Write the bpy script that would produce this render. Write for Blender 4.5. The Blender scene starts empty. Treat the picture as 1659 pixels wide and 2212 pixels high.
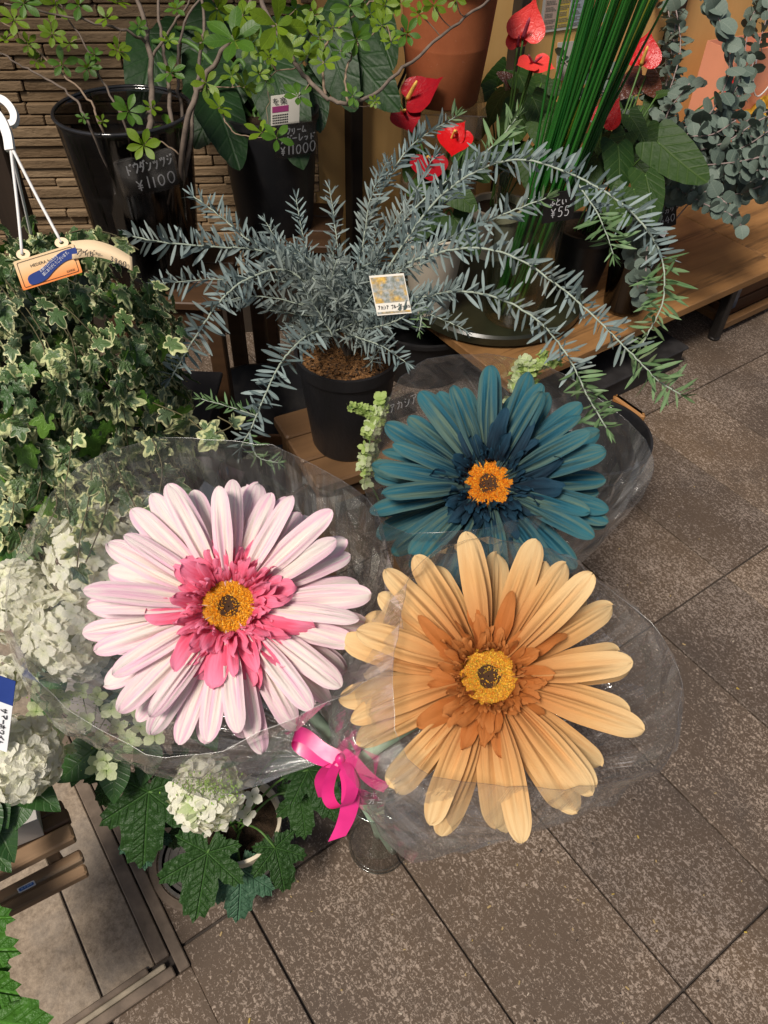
import bpy, math, random
import numpy as np
from mathutils import Vector, Matrix, Euler

rng = random.Random(7)
scene = bpy.context.scene
COL = scene.collection

# ------------------------------------------------------------------ camera
CAM_H = 1.667
PITCH = math.radians(46.12)
ROLL = math.radians(1.96)
FPX = 784.17 / 768.0            # focal length as a share of the picture width
FWD = Vector((0, math.cos(PITCH), -math.sin(PITCH)))
_R0 = Vector((1, 0, 0)); _U0 = Vector((0, math.sin(PITCH), math.cos(PITCH)))
RIGHT = _R0 * math.cos(ROLL) + _U0 * math.sin(ROLL)
UP = _U0 * math.cos(ROLL) - _R0 * math.sin(ROLL)
EYE = Vector((0, 0, CAM_H))
cam_data = bpy.data.cameras.new('camera')
cam_data.sensor_fit = 'HORIZONTAL'
cam_data.sensor_width = 36.0
cam_data.lens = 36.0 * FPX
cam_data.clip_start = 0.05
cam_data.clip_end = 200
cam = bpy.data.objects.new('camera', cam_data)
COL.objects.link(cam)
cam.matrix_world = Matrix(((RIGHT.x, UP.x, -FWD.x, EYE.x), (RIGHT.y, UP.y, -FWD.y, EYE.y),
                           (RIGHT.z, UP.z, -FWD.z, EYE.z), (0, 0, 0, 1)))
scene.camera = cam

# ------------------------------------------------------------------ sky, sun, exposure
SUN_EL, SUN_AZ = math.radians(56), math.radians(212)      # azimuth from +Y, clockwise
world = bpy.data.worlds.new('World'); scene.world = world; world.use_nodes = True
wn = world.node_tree
sky = wn.nodes.new('ShaderNodeTexSky'); sky.sky_type = 'NISHITA'; sky.sun_disc = False
sky.sun_elevation = SUN_EL; sky.sun_rotation = SUN_AZ
sky.air_density = 1.0; sky.dust_density = 4.0; sky.ozone_density = 1.0
bg = wn.nodes['Background']; bg.inputs['Strength'].default_value = 0.05
wn.links.new(sky.outputs[0], bg.inputs[0])
sun_data = bpy.data.lights.new('sun', 'SUN'); sun_data.energy = 3.0; sun_data.angle = math.radians(14)
sun_data.color = (1.0, 0.92, 0.82)
sun = bpy.data.objects.new('sun', sun_data); COL.objects.link(sun)
_sd = Vector((math.sin(SUN_AZ) * math.cos(SUN_EL), math.cos(SUN_AZ) * math.cos(SUN_EL), math.sin(SUN_EL)))
sun.rotation_euler = _sd.to_track_quat('Z', 'Y').to_euler()
scene.view_settings.view_transform = 'Standard'
scene.view_settings.look = 'None'
scene.view_settings.exposure = 0.36
scene.view_settings.gamma = 1.0
scene.cycles.max_bounces = 10
scene.cycles.transparent_max_bounces = 24
scene.cycles.caustics_reflective = False
scene.cycles.caustics_refractive = False

# ------------------------------------------------------------------ measuring helpers (survey points -> metres)
def _ray(px, py):
    return FWD + RIGHT * ((px - 829.5) / (1659 * FPX)) - UP * ((py - 1106) / (1659 * FPX))
def at(px, py, d):
    return EYE + _ray(px, py) * d
def aty(px, py, y):
    v = _ray(px, py); return EYE + v * (y / v.y)
def atz(px, py, z=0.0):
    v = _ray(px, py); return EYE + v * ((z - CAM_H) / v.z)
def project(p):
    q = p - EYE; z = q.dot(FWD)
    if z < 0.05: return (-999, -999, z)
    return (829.5 + 1659 * FPX * q.dot(RIGHT) / z, 1106 - 1659 * FPX * q.dot(UP) / z, z)

# ------------------------------------------------------------------ objects
WM = {}
def link(o, parent=None, M=None):
    COL.objects.link(o)
    M = M or Matrix.Identity(4)
    if parent is not None:
        o.parent = parent
        o.matrix_parent_inverse = WM[parent.name].inverted()
    o.matrix_basis = M
    WM[o.name] = M
    return o
def tag(o, label, cat, group=None):
    o['label'] = label; o['category'] = cat
    if group: o['group'] = group
    return o
def thing(name, label, cat, loc, group=None):
    o = bpy.data.objects.new(name, None); o.empty_display_size = 0.05
    link(o, None, Matrix.Translation(Vector(loc)))
    return tag(o, label, cat, group)

class MB:
    def __init__(s): s.v = []; s.f = []; s.uv = []; s.mi = []
    def add(s, v, f, uv=None, mi=0):
        b = len(s.v); s.v += [tuple(x) for x in v]
        s.uv += list(uv) if uv is not None else [(0.5, 0.5)] * len(v)
        s.f += [tuple(i + b for i in q) for q in f]; s.mi += [mi] * len(f)
        return s
    def addm(s, geo, M, mi=0):
        v, f, uv = geo
        return s.add([M @ Vector(x) for x in v], f, uv, mi)
    def box(s, c, size, M=None, mi=0, bev=0.0):
        x, y, z = size[0] / 2, size[1] / 2, size[2] / 2
        b = min(bev, x * .9, y * .9, z * .9)
        c = Vector(c)
        if b <= 0:
            v = [Vector((i * x, j * y, k * z)) for k in (-1, 1) for j in (-1, 1) for i in (-1, 1)]
            f = [(0, 2, 3, 1), (4, 5, 7, 6), (0, 1, 5, 4), (2, 6, 7, 3), (0, 4, 6, 2), (1, 3, 7, 5)]
        else:
            v = []; ring = []
            for (zz, ins) in ((-z, b), (-z + b, 0), (z - b, 0), (z, b)):
                X, Y = x - ins, y - ins
                k = len(v)
                v += [Vector((-X + b, -Y, zz)), Vector((X - b, -Y, zz)), Vector((X, -Y + b, zz)), Vector((X, Y - b, zz)),
                      Vector((X - b, Y, zz)), Vector((-X + b, Y, zz)), Vector((-X, Y - b, zz)), Vector((-X, -Y + b, zz))]
                ring.append(k)
            f = [tuple(reversed(range(8)))]
            for q in range(3):
                a, d = ring[q], ring[q + 1]
                f += [(a + i, a + (i + 1) % 8, d + (i + 1) % 8, d + i) for i in range(8)]
            f.append(tuple(range(ring[3], ring[3] + 8)))
        vv = [(M @ p if M else p) + c for p in v] if not (M and len(M) == 4) else [M @ (p + c) for p in v]
        return s.add(vv, f, None, mi)
    def tube(s, pts, rad, n=6, caps=True, mi=0):
        pts = [Vector(p) for p in pts]
        rads = rad if isinstance(rad, (list, tuple)) else [rad] * len(pts)
        v = []; uv = []
        ref = None
        for i, p in enumerate(pts):
            d = (pts[min(i + 1, len(pts) - 1)] - pts[max(i - 1, 0)])
            if d.length < 1e-9: d = Vector((0, 0, 1))
            d.normalize()
            if ref is None:
                ref = d.orthogonal().normalized()
            ref = (ref - d * ref.dot(d))
            ref = ref.normalized() if ref.length > 1e-6 else d.orthogonal().normalized()
            b = d.cross(ref)
            for k in range(n):
                a = 2 * math.pi * k / n
                v.append(p + (ref * math.cos(a) + b * math.sin(a)) * rads[i]); uv.append((k / n, i / max(1, len(pts) - 1)))
        f = [(i * n + k, i * n + (k + 1) % n, (i + 1) * n + (k + 1) % n, (i + 1) * n + k) for i in range(len(pts) - 1) for k in range(n)]
        if caps: f += [tuple(reversed(range(n))), tuple(range((len(pts) - 1) * n, len(pts) * n))]
        return s.add(v, f, uv, mi)
    def lathe(s, prof, c=(0, 0, 0), n=40, mi=0, close=False):
        c = Vector(c); v = []; uv = []
        for j, (r, z) in enumerate(prof):
            for k in range(n):
                a = 2 * math.pi * k / n
                v.append(c + Vector((r * math.cos(a), r * math.sin(a), z))); uv.append((k / n, j / max(1, len(prof) - 1)))
        f = [(j * n + k, j * n + (k + 1) % n, (j + 1) * n + (k + 1) % n, (j + 1) * n + k) for j in range(len(prof) - 1) for k in range(n)]
        if close: f.append(tuple(range((len(prof) - 1) * n, len(prof) * n)))
        return s.add(v, f, uv, mi)
    def mesh(s, name, mat=None, smooth=True):
        m = bpy.data.meshes.new(name)
        m.from_pydata([tuple(x) for x in s.v], [], s.f)
        l = m.uv_layers.new(name='UVMap')
        idx = np.empty(len(m.loops), dtype=np.int32); m.loops.foreach_get('vertex_index', idx)
        l.data.foreach_set('uv', np.array(s.uv, dtype=np.float32)[idx].ravel())
        for q in (mat if isinstance(mat, (list, tuple)) else [mat]):
            if q: m.materials.append(q)
        if any(s.mi): m.polygons.foreach_set('material_index', s.mi)
        if smooth: m.polygons.foreach_set('use_smooth', [True] * len(m.polygons))
        m.update()
        return m
    def build(s, name, mat, parent=None, smooth=True, label=None, sharp=None):
        o = bpy.data.objects.new(name, s.mesh(name, mat, smooth))
        link(o, parent)
        if sharp and smooth: o.data.set_sharp_from_angle(angle=math.radians(sharp))
        if label: o['label'] = label
        return o
def put(name, mesh, M, parent):
    return link(bpy.data.objects.new(name, mesh), parent, M)
def stuff(o): o['kind'] = 'stuff'; return o
def structure(o): o['kind'] = 'structure'; return o

def join_instances(items, name, mat):
    mb = MB(); cache = {}
    for me, M in items:
        if me.name not in cache:
            uv = [(0.5, 0.5)] * len(me.vertices)
            L = me.uv_layers[0].data
            for p in me.polygons:
                for li in p.loop_indices: uv[me.loops[li].vertex_index] = tuple(L[li].uv)
            cache[me.name] = ([v.co.copy() for v in me.vertices], [tuple(p.vertices) for p in me.polygons], uv)
        mb.addm(cache[me.name], M)
    return mb
def scatter(parent, name, items, rest=None, limit=300, margin=25):
    """items: (mesh, matrix[, parent]). The ones that show largest become objects of their own, the rest one mass."""
    sc = []
    for it in items:
        c = it[1].translation; x, y, z = project(c)
        inside = -margin < x < 1659 + margin and -margin < y < 2212 + margin
        sc.append(((1 if inside else 0) * it[1].to_scale().x / max(z, .1), it))
    sc.sort(key=lambda q: -q[0])
    keep = [it for s_, it in sc[:limit] if s_ > 0]; other = [it for s_, it in sc[:limit] if s_ <= 0] + [it for _, it in sc[limit:]]
    for it in keep: put(name, it[0], it[1], it[2] if len(it) > 2 else parent)
    by = {}
    for it in other: by.setdefault(it[0].materials[0].name, []).append(it[:2])
    for k, its in by.items():
        if rest: stuff(join_instances(its, rest, None).build(rest, bpy.data.materials[k], parent))

def frameM(o, x, y=None, z=None):
    """matrix with x axis along x, z near z"""
    x = Vector(x).normalized()
    if z is not None:
        z = Vector(z); z = (z - x * z.dot(x)).normalized(); y = z.cross(x)
    else:
        y = Vector(y); y = (y - x * y.dot(x)).normalized(); z = x.cross(y)
    return Matrix(((x.x, y.x, z.x, o[0]), (x.y, y.y, z.y, o[1]), (x.z, y.z, z.z, o[2]), (0, 0, 0, 1)))
def leafM(o, direction, normal, scale=1.0):
    """local y along direction, local z along normal"""
    y = Vector(direction).normalized(); z = Vector(normal); z = z - y * z.dot(y)
    z = z.normalized() if z.length > 1e-6 else y.orthogonal().normalized()
    x = y.cross(z)
    return Matrix(((x.x, y.x, z.x, o[0]), (x.y, y.y, z.y, o[1]), (x.z, y.z, z.z, o[2]), (0, 0, 0, 1))) @ Matrix.Scale(scale, 4)
def catmull(pts, n=8):
    pts = [Vector(p) for p in pts]
    if len(pts) < 3: return [pts[0].lerp(pts[-1], i / n) for i in range(n + 1)]
    P = [pts[0] * 2 - pts[1]] + pts + [pts[-1] * 2 - pts[-2]]
    out = []
    for i in range(1, len(P) - 2):
        a, b, c, d = P[i - 1], P[i], P[i + 1], P[i + 2]
        for k in range(n):
            t = k / n
            out.append(0.5 * ((2 * b) + (c - a) * t + (2 * a - 5 * b + 4 * c - d) * t * t + (3 * b - a - 3 * c + d) * t ** 3))
    out.append(P[-2].copy()); return out
def rvec(s=1.0): return Vector((rng.gauss(0, s), rng.gauss(0, s), rng.gauss(0, s)))
def U(a, b): return rng.uniform(a, b)
def resample(pts, step):
    out = [pts[0].copy()]; acc = 0
    for a, b in zip(pts, pts[1:]):
        L = (b - a).length; t = step - acc
        while t <= L:
            out.append(a.lerp(b, t / L)); t += step
        acc = (acc + L) % step if L else acc
    return out

# ------------------------------------------------------------------ materials
class NT:
    def __init__(s, name):
        s.m = bpy.data.materials.new(name); s.m.use_nodes = True; s.t = s.m.node_tree
        s.b = s.t.nodes['Principled BSDF']; s.out = s.t.nodes['Material Output']
    def n(s, kind, ins=None, **props):
        nd = s.t.nodes.new('ShaderNode' + kind)
        for k, v in props.items(): setattr(nd, k, v)
        for k, v in (ins or {}).items(): s.set(nd, k, v)
        return nd
    def set(s, nd, k, v):
        i = nd.inputs[k]
        if isinstance(v, bpy.types.NodeSocket): s.t.links.new(v, i)
        elif isinstance(v, bpy.types.Node): s.t.links.new(v.outputs[0], i)
        else:
            if isinstance(v, (tuple, list)) and len(v) == 3 and i.type == 'RGBA': v = (*v, 1)
            i.default_value = v
    def ramp(s, fac, stops, interp='LINEAR'):
        r = s.n('ValToRGB', {'Fac': fac}); r.color_ramp.interpolation = interp
        e = r.color_ramp.elements
        while len(e) < len(stops): e.new(0.5)
        for q, (p, c) in zip(e, stops):
            q.position = p; q.color = (*c, 1) if len(c) == 3 else c
        return r
    def mix(s, fac, a, b, blend='MIX'):
        nd = s.n('MixRGB', {'Fac': fac, 'Color1': a, 'Color2': b}); nd.blend_type = blend; return nd
    def math(s, op, a, b=0.0, c=None):
        nd = s.n('Math', {0: a, 1: b}); nd.operation = op
        if c is not None: s.set(nd, 2, c)
        return nd
    def coord(s, kind='Object'): return s.n('TexCoord').outputs[kind]
    def noise(s, vec, scale, detail=4, rough=.55, dist=0.0):
        return s.n('TexNoise', {'Vector': vec, 'Scale': scale, 'Detail': detail, 'Roughness': rough, 'Distortion': dist})
    def bump(s, h, strength=.3, dist=.002, normal=None):
        nd = s.n('Bump', {'Height': h, 'Strength': strength, 'Distance': dist})
        if normal: s.set(nd, 'Normal', normal)
        return nd
    def scaled(s, vec, sc, loc=(0, 0, 0)):
        return s.n('Mapping', {'Vector': vec, 'Scale': sc, 'Location': loc}).outputs[0]
    def rnd(s):
        a = s.n('ObjectInfo').outputs['Random']; g = s.n('NewGeometry').outputs['Random Per Island']
        return s.math('FRACT', s.math('ADD', a, g).outputs[0])
    def base(s, col, rough=.5, spec=.5, normal=None, metallic=0.0):
        s.set(s.b, 'Base Color', col); s.set(s.b, 'Roughness', rough); s.set(s.b, 'Specular IOR Level', spec)
        s.set(s.b, 'Metallic', metallic)
        if normal: s.set(s.b, 'Normal', normal)
        return s

def mul(c, k): return tuple(min(1, x * k) for x in c)
def m_plain(name, col, rough=.5, var=.15, scale=12, bump=.15, spec=.4, metallic=0.0, bscale=None, bdist=.001, space='Object'):
    t = NT(name); v = t.coord(space)
    n1 = t.noise(v, scale, 5); c = t.ramp(n1, [(.3, mul(col, 1 - var)), (.7, mul(col, 1 + var))])
    nb = t.noise(v, bscale or scale * 8, 4)
    t.base(c, rough, spec, t.bump(nb, bump, bdist), metallic)
    r = t.n('MapRange', {'Value': n1.outputs[0], 'From Min': .3, 'From Max': .7, 'To Min': max(0, rough - .08), 'To Max': min(1, rough + .1)})
    t.set(t.b, 'Roughness', r)
    return t.m
def m_wood(name, dark, light, rough=.5, axis='Y', scale=1.0, wear=None, spec=.35):
    t = NT(name); v = t.coord('Object')
    ad = t.n('VectorMath', {0: v, 1: t.n('CombineXYZ', {0: t.math('MULTIPLY', t.n('ObjectInfo').outputs['Random'], 37.0), 1: 0.0, 2: 0.0})})
    sc = {'X': (2, 28, 28), 'Y': (28, 2, 28), 'Z': (28, 28, 2)}[axis]
    g = t.noise(t.scaled(ad.outputs[0], tuple(k * scale for k in sc)), 1.0, 6, .62, .6)
    big = t.noise(ad.outputs[0], 4 * scale, 3)
    c = t.ramp(g, [(.28, dark), (.72, light)])
    c = t.mix(.35, c, t.ramp(big, [(.3, mul(dark, .8)), (.7, mul(light, 1.1))]))
    if wear:
        w = t.noise(t.scaled(ad.outputs[0], tuple(k * .35 for k in sc)), 1.3, 6, .7)
        c = t.mix(t.ramp(w, [(.53, (0, 0, 0)), (.63, (1, 1, 1))]), c, wear)
    t.base(c, rough, spec, t.bump(g, .25, .0012))
    return t.m
def leaf_shader(t, col, rough, spec, normal=None, trans=.25, tcol=None):
    t.base(col, rough, spec, normal)
    tr = t.n('BsdfTranslucent', {'Color': tcol if tcol is not None else col})
    if normal: t.set(tr, 'Normal', normal)
    mx = t.n('MixShader', {0: trans, 1: t.b, 2: tr})
    t.t.links.new(mx.outputs[0], t.out.inputs[0])
    return t.m
def m_leaf(name, dark, light, rough=.4, spec=.45, trans=.22, vein=.35, nveins=9, rib=None, bump=.35):
    """leaf with midrib and side veins; uv.x across 0..1, uv.y along"""
    t = NT(name); uv = t.coord('UV'); sp = t.n('SeparateXYZ', {0: uv})
    ax = t.math('ABSOLUTE', t.math('SUBTRACT', sp.outputs[0], .5).outputs[0])
    r = t.rnd()
    n1 = t.noise(t.coord('Object'), 30, 3)
    c = t.mix(t.math('MULTIPLY_ADD', r.outputs[0], .7, t.math('MULTIPLY', n1.outputs[0], .3)).outputs[0], dark, light)
    w = t.math('MULTIPLY_ADD', sp.outputs[1], nveins * 6.283, t.math('MULTIPLY', ax, -14.0))
    vs = t.math('POWER', t.math('MULTIPLY_ADD', t.math('SINE', w), .5, .5), 10.0)
    mid = t.n('MapRange', {'Value': ax.outputs[0], 'From Min': .012, 'From Max': .05, 'To Min': 1.0, 'To Max': 0.0})
    vv = t.math('MAXIMUM', mid, t.math('MULTIPLY', vs, .5))
    c = t.mix(t.math('MULTIPLY', vv, vein), c, rib or mul(light, 1.9))
    nb = t.bump(t.math('ADD', t.math('MULTIPLY', vv, -.8), t.math('MULTIPLY', n1, .4)), bump, .0015)
    return leaf_shader(t, c, rough, spec, nb, trans)
def m_film(name, veil=.05, gloss=.05, tint=(.97, .97, .97), wr=1.0):
    t = NT(name); v = t.coord('UV'); o = t.coord('Object')
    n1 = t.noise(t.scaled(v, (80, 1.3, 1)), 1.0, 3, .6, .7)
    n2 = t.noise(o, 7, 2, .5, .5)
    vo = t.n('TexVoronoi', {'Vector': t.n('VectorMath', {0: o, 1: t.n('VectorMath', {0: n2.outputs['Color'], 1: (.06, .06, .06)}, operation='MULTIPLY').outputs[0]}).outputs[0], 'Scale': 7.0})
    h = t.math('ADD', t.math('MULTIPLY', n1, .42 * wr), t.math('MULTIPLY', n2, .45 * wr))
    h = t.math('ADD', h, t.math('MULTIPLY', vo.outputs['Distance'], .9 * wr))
    nb = t.bump(h, .34, .014)
    lw = t.n('LayerWeight', {'Blend': .30, 'Normal': nb})
    fz = t.math('MULTIPLY_ADD', t.math('POWER', lw.outputs['Facing'], 1.7), .62, gloss)
    gl = t.n('BsdfGlossy', {'Color': (1, 1, 1), 'Roughness': .085, 'Normal': nb})
    tr = t.n('BsdfTransparent', {'Color': tint})
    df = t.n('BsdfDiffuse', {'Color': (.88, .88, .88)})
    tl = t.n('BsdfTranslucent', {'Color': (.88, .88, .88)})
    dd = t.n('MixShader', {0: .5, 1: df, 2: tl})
    vl = t.ramp(t.math('MULTIPLY_ADD', n1, .5, t.math('MULTIPLY', n2, .5)), [(.44, (veil * .45,) * 3), (.54, (veil * 1.1,) * 3), (.64, (veil * 3.0,) * 3)])  # film haze, with paler streaks painted in as highlights
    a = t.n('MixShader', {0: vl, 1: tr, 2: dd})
    b = t.n('MixShader', {0: fz, 1: a, 2: gl})
    t.t.links.new(b.outputs[0], t.out.inputs[0])
    return t.m
def m_glass(name, tint=(.8, .82, .8), gloss=.05, rough=.03, edge=.6):
    t = NT(name)
    lw = t.n('LayerWeight', {'Blend': .35})
    n1 = t.noise(t.coord('Object'), 9, 4)
    fz = t.math('MULTIPLY_ADD', t.math('POWER', lw.outputs['Facing'], 3.0), edge, gloss)
    gl = t.n('BsdfGlossy', {'Color': (1, 1, 1), 'Roughness': rough})
    tc = t.mix(t.math('POWER', lw.outputs['Facing'], 2.5), tint, mul(tint, .72))
    tr = t.n('BsdfTransparent', {'Color': tc})
    df = t.n('BsdfDiffuse', {'Color': (.4, .4, .4)})
    a = t.n('MixShader', {0: t.ramp(n1, [(.5, (0, 0, 0)), (.8, (.05,) * 3)]), 1: tr, 2: df})
    b = t.n('MixShader', {0: fz, 1: a, 2: gl})
    t.t.links.new(b.outputs[0], t.out.inputs[0])
    return t.m

# ------------------------------------------------------------------ leaf shapes
def lance(L=1.0, W=.2, n=6, m=4, shape='lance', bend=0.0, fold=0.0, wave=0.0, ridges=0.0, base=.12):
    v = []; uv = []; f = []
    for i in range(n + 1):
        t = i / n
        if shape == 'petal': t = 1 - (1 - t) ** 1.6
        if shape == 'lance': w = math.sin(math.pi * min(1, t * .97 + .015)) ** .8
        elif shape == 'blunt': w = math.sin(math.pi * min(1, t ** 1.12 * .96 + .02)) ** .55
        elif shape == 'obov': w = math.sin(math.pi * (t ** 1.45) * .985 + .03) ** .85
        elif shape == 'ovate': w = math.sin(math.pi * (t ** .62) * .99 + .02) ** .85
        elif shape == 'round': w = math.sqrt(max(0, 1 - (2 * t - 1) ** 2)) * .98 + .02
        elif shape == 'strap': w = min(1, t * 6 + .15) * (1 if t < .7 else math.sqrt(max(0, 1 - ((t - .7) / .3) ** 2)) * .97 + .03)
        elif shape == 'petal':
            q = min(1, t / .58); w = base + (1 - base) * (q * q * (3 - 2 * q))
            if t > .6: w *= 1 - .20 * ((t - .6) / .4) ** 1.8
            if t > .85: w *= math.sqrt(max(0.0, 1 - ((t - .85) / .15) ** 2)) * .98 + .02
        w = max(w, .02)
        for j in range(m + 1):
            s = 2 * j / m - 1
            x = s * w * W
            z = -bend * L * t * t + fold * abs(s) * w * W + wave * W * math.sin(t * 11 + s * 2) * abs(s)
            if ridges: z += ridges * W * math.cos(s * math.pi * 2.5 + .4) * math.sin(math.pi * min(1, t * .95 + .05)) ** .6
            v.append((x, t * L, z)); uv.append((.5 + s / 2, t))
    for i in range(n):
        for j in range(m):
            a = i * (m + 1) + j; f.append((a, a + 1, a + m + 2, a + m + 1))
    return v, f, uv
def polar_leaf(outline, rings=(.35, .7, .88, 1.0), cup=.0, droop=.0, crinkle=0.0, seed=0):
    """outline: list of (x, y) round the petiole point at the origin; uv = (ring, angle)"""
    r2 = random.Random(seed); v = [(0, 0, 0)]; uv = [(0, 0)]; f = []; n = len(outline)
    for k, q in enumerate(rings):
        for i, (x, y) in enumerate(outline):
            X, Y = x * q, y * q
            rr = math.hypot(X, Y)
            z = cup * rr * rr - droop * max(0, Y) ** 2 + (crinkle * math.sin(i * 2.1 + k * 1.7 + seed) * q if crinkle else 0)
            v.append((X, Y, z)); uv.append((q, i / n))
    for i in range(n): f.append((0, 1 + i, 1 + (i + 1) % n))
    for k in range(len(rings) - 1):
        for i in range(n):
            a, b = 1 + k * n, 1 + (k + 1) * n
            f.append((a + i, b + i, b + (i + 1) % n, a + (i + 1) % n))
    return v, f, uv
def geo_mesh(name, geo, mat, smooth=True):
    mb = MB(); mb.add(*geo); return mb.mesh(name, mat, smooth)

# ------------------------------------------------------------------ boards and writing
def plane_frame(TL, TR, BL):
    x = (TR - TL); y = (TL - BL)
    return BL, x, y
def write(body, TL, TR, BL, u, v, h, mat, parent, name='lettering', lift=.0012, shear=0.0, width=None, turn=0.0, bold=0.0):
    """text with its lower-left corner at (u, v) of the board (0..1), letter height h (share of the board height)"""
    o, x, y = plane_frame(TL, TR, BL)
    c = bpy.data.curves.new('w', 'FONT'); c.body = body; c.size = 1.0; c.shear = shear; c.resolution_u = 2; c.offset = bold
    ob = bpy.data.objects.new('w', c); COL.objects.link(ob)
    dg = bpy.context.evaluated_depsgraph_get()
    me = bpy.data.meshes.new_from_object(ob.evaluated_get(dg))
    bpy.data.objects.remove(ob); bpy.data.curves.remove(c)
    co = np.empty(len(me.vertices) * 3); me.vertices.foreach_get('co', co); co = co.reshape(-1, 3)
    s = h * y.length / .72
    sx = s
    if width: sx = width * x.length / max(1e-6, co[:, 0].max())
    xn, yn = x.normalized(), y.normalized(); zn = xn.cross(yn).normalized(); yn = zn.cross(xn)
    ca, sa = math.cos(turn), math.sin(turn)
    X, Y = co[:, 0] * sx, co[:, 1] * s
    X, Y = X * ca - Y * sa, X * sa + Y * ca
    P0 = o + x * u + y * v + zn * lift
    out = np.array(P0)[None] + X[:, None] * np.array(xn)[None] + Y[:, None] * np.array(yn)[None]
    me.vertices.foreach_set('co', out.ravel()); me.materials.clear(); me.materials.append(mat); me.update()
    ob = bpy.data.objects.new(name, me); return link(ob, parent)
DK = [[(.74, 1.0), (.80, .84)], [(.90, 1.04), (.96, .88)]]
KANA = {
 'ド': [[(.3, .95), (.3, .05)], [(.3, .6), (.75, .4)]] + DK, 'ト': [[(.3, .95), (.3, .05)], [(.3, .6), (.75, .4)]],
 'ウ': [[(.5, .98), (.5, .82)], [(.18, .8), (.2, .58)], [(.18, .8), (.82, .8), (.75, .45), (.4, .02)]],
 'ダ': [[(.42, .95), (.3, .65), (.1, .45)], [(.35, .8), (.72, .8), (.64, .4), (.28, .02)], [(.36, .56), (.6, .4)]] + DK,
 'ン': [[(.18, .85), (.38, .68)], [(.2, .08), (.55, .25), (.85, .75)]],
 'ツ': [[(.18, .85), (.28, .6)], [(.45, .9), (.53, .65)], [(.84, .88), (.72, .4), (.4, .04)]],
 'ッ': [[(.2, .6), (.28, .42)], [(.42, .62), (.5, .45)], [(.75, .6), (.65, .25), (.4, .02)]],
 'ジ': [[(.25, .92), (.42, .8)], [(.15, .62), (.33, .5)], [(.18, .05), (.55, .2), (.85, .6)]] + DK,
 'シ': [[(.25, .92), (.42, .8)], [(.15, .62), (.33, .5)], [(.18, .05), (.55, .2), (.85, .7)]],
 '¥': [[(.15, 1), (.5, .55)], [(.85, 1), (.5, .55), (.5, 0)], [(.2, .5), (.8, .52)], [(.2, .28), (.8, .3)]],
 '0': [[(.5, 1), (.22, .8), (.15, .45), (.3, .06), (.55, 0), (.8, .25), (.85, .65), (.72, .92), (.5, 1)]],
 '1': [[(.52, 1), (.46, 0)]], '3': [[(.2, .92), (.55, 1), (.75, .8), (.45, .55), (.8, .35), (.6, .02), (.2, .08)]],
 '4': [[(.5, 1), (.15, .4), (.9, .42)], [(.68, .75), (.6, 0)]], '5': [[(.82, 1), (.35, 1), (.28, .58), (.6, .62), (.8, .35), (.6, .04), (.2, .06)]],
 'ク': [[(.4, .95), (.15, .55)], [(.37, .8), (.8, .8), (.65, .35), (.3, .02)]], 'リ': [[(.25, .9), (.25, .4)], [(.72, .95), (.72, .4), (.45, .02)]],
 'ー': [[(.1, .5), (.9, .52)]], 'ム': [[(.45, .95), (.2, .15), (.8, .2)], [(.65, .42), (.92, .05)]],
 'ル': [[(.3, .85), (.28, .4), (.06, .05)], [(.58, .92), (.58, .1), (.95, .45)]], 'ビ': [[(.28, .9), (.28, .1), (.8, .08)], [(.7, .68), (.28, .48)]] + DK,
 'レ': [[(.3, .95), (.3, .08), (.88, .5)]], 'ユ': [[(.2, .75), (.72, .75), (.66, .2)], [(.05, .2), (.95, .2)]],
 'ュ': [[(.25, .5), (.66, .5), (.62, .1)], [(.1, .1), (.9, .1)]],
 'カ': [[(.15, .7), (.82, .7), (.76, .1), (.6, .18)], [(.45, .95), (.42, .5), (.1, .05)]],
 'ア': [[(.1, .88), (.88, .88), (.6, .55)], [(.5, .7), (.45, .3), (.2, .02)]], 'イ': [[(.78, .95), (.4, .6), (.08, .45)], [(.5, .65), (.5, .02)]],
 'ブ': [[(.12, .85), (.75, .85), (.68, .4), (.28, .02)]] + DK,
 'ふ': [[(.4, .95), (.58, .85)], [(.55, .72), (.42, .55), (.6, .35), (.5, .08), (.32, .15)], [(.08, .15), (.25, .4)], [(.74, .45), (.94, .2)]],
 'と': [[(.32, .95), (.42, .6)], [(.82, .75), (.35, .5), (.2, .25), (.4, .05), (.88, .08)]],
 'い': [[(.12, .8), (.14, .3), (.3, .08), (.38, .25)], [(.75, .75), (.88, .3)]],
 'サ': [[(.05, .65), (.95, .68)], [(.3, .92), (.3, .4)], [(.7, .95), (.68, .4), (.45, .02)]], 'マ': [[(.1, .82), (.88, .82), (.5, .4)], [(.35, .5), (.6, .2)]],
 'ホ': [[(.1, .7), (.9, .72)], [(.5, .98), (.5, .02)], [(.3, .5), (.1, .2)], [(.7, .5), (.92, .2)]], 'ワ': [[(.15, .85), (.18, .5)], [(.15, .85), (.85, .85), (.75, .4), (.4, .02)]],
 '方': [[(.5, 1), (.52, .86)], [(.1, .8), (.92, .82)], [(.42, .8), (.38, .4), (.1, .02)], [(.4, .55), (.78, .56), (.7, .08), (.55, .14)]],
 'ニ': [[(.25, .7), (.75, .72)], [(.1, .2), (.92, .22)]], 'ミ': [[(.25, .9), (.75, .75)], [(.25, .6), (.75, .45)], [(.2, .25), (.8, .05)]],
}
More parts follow.
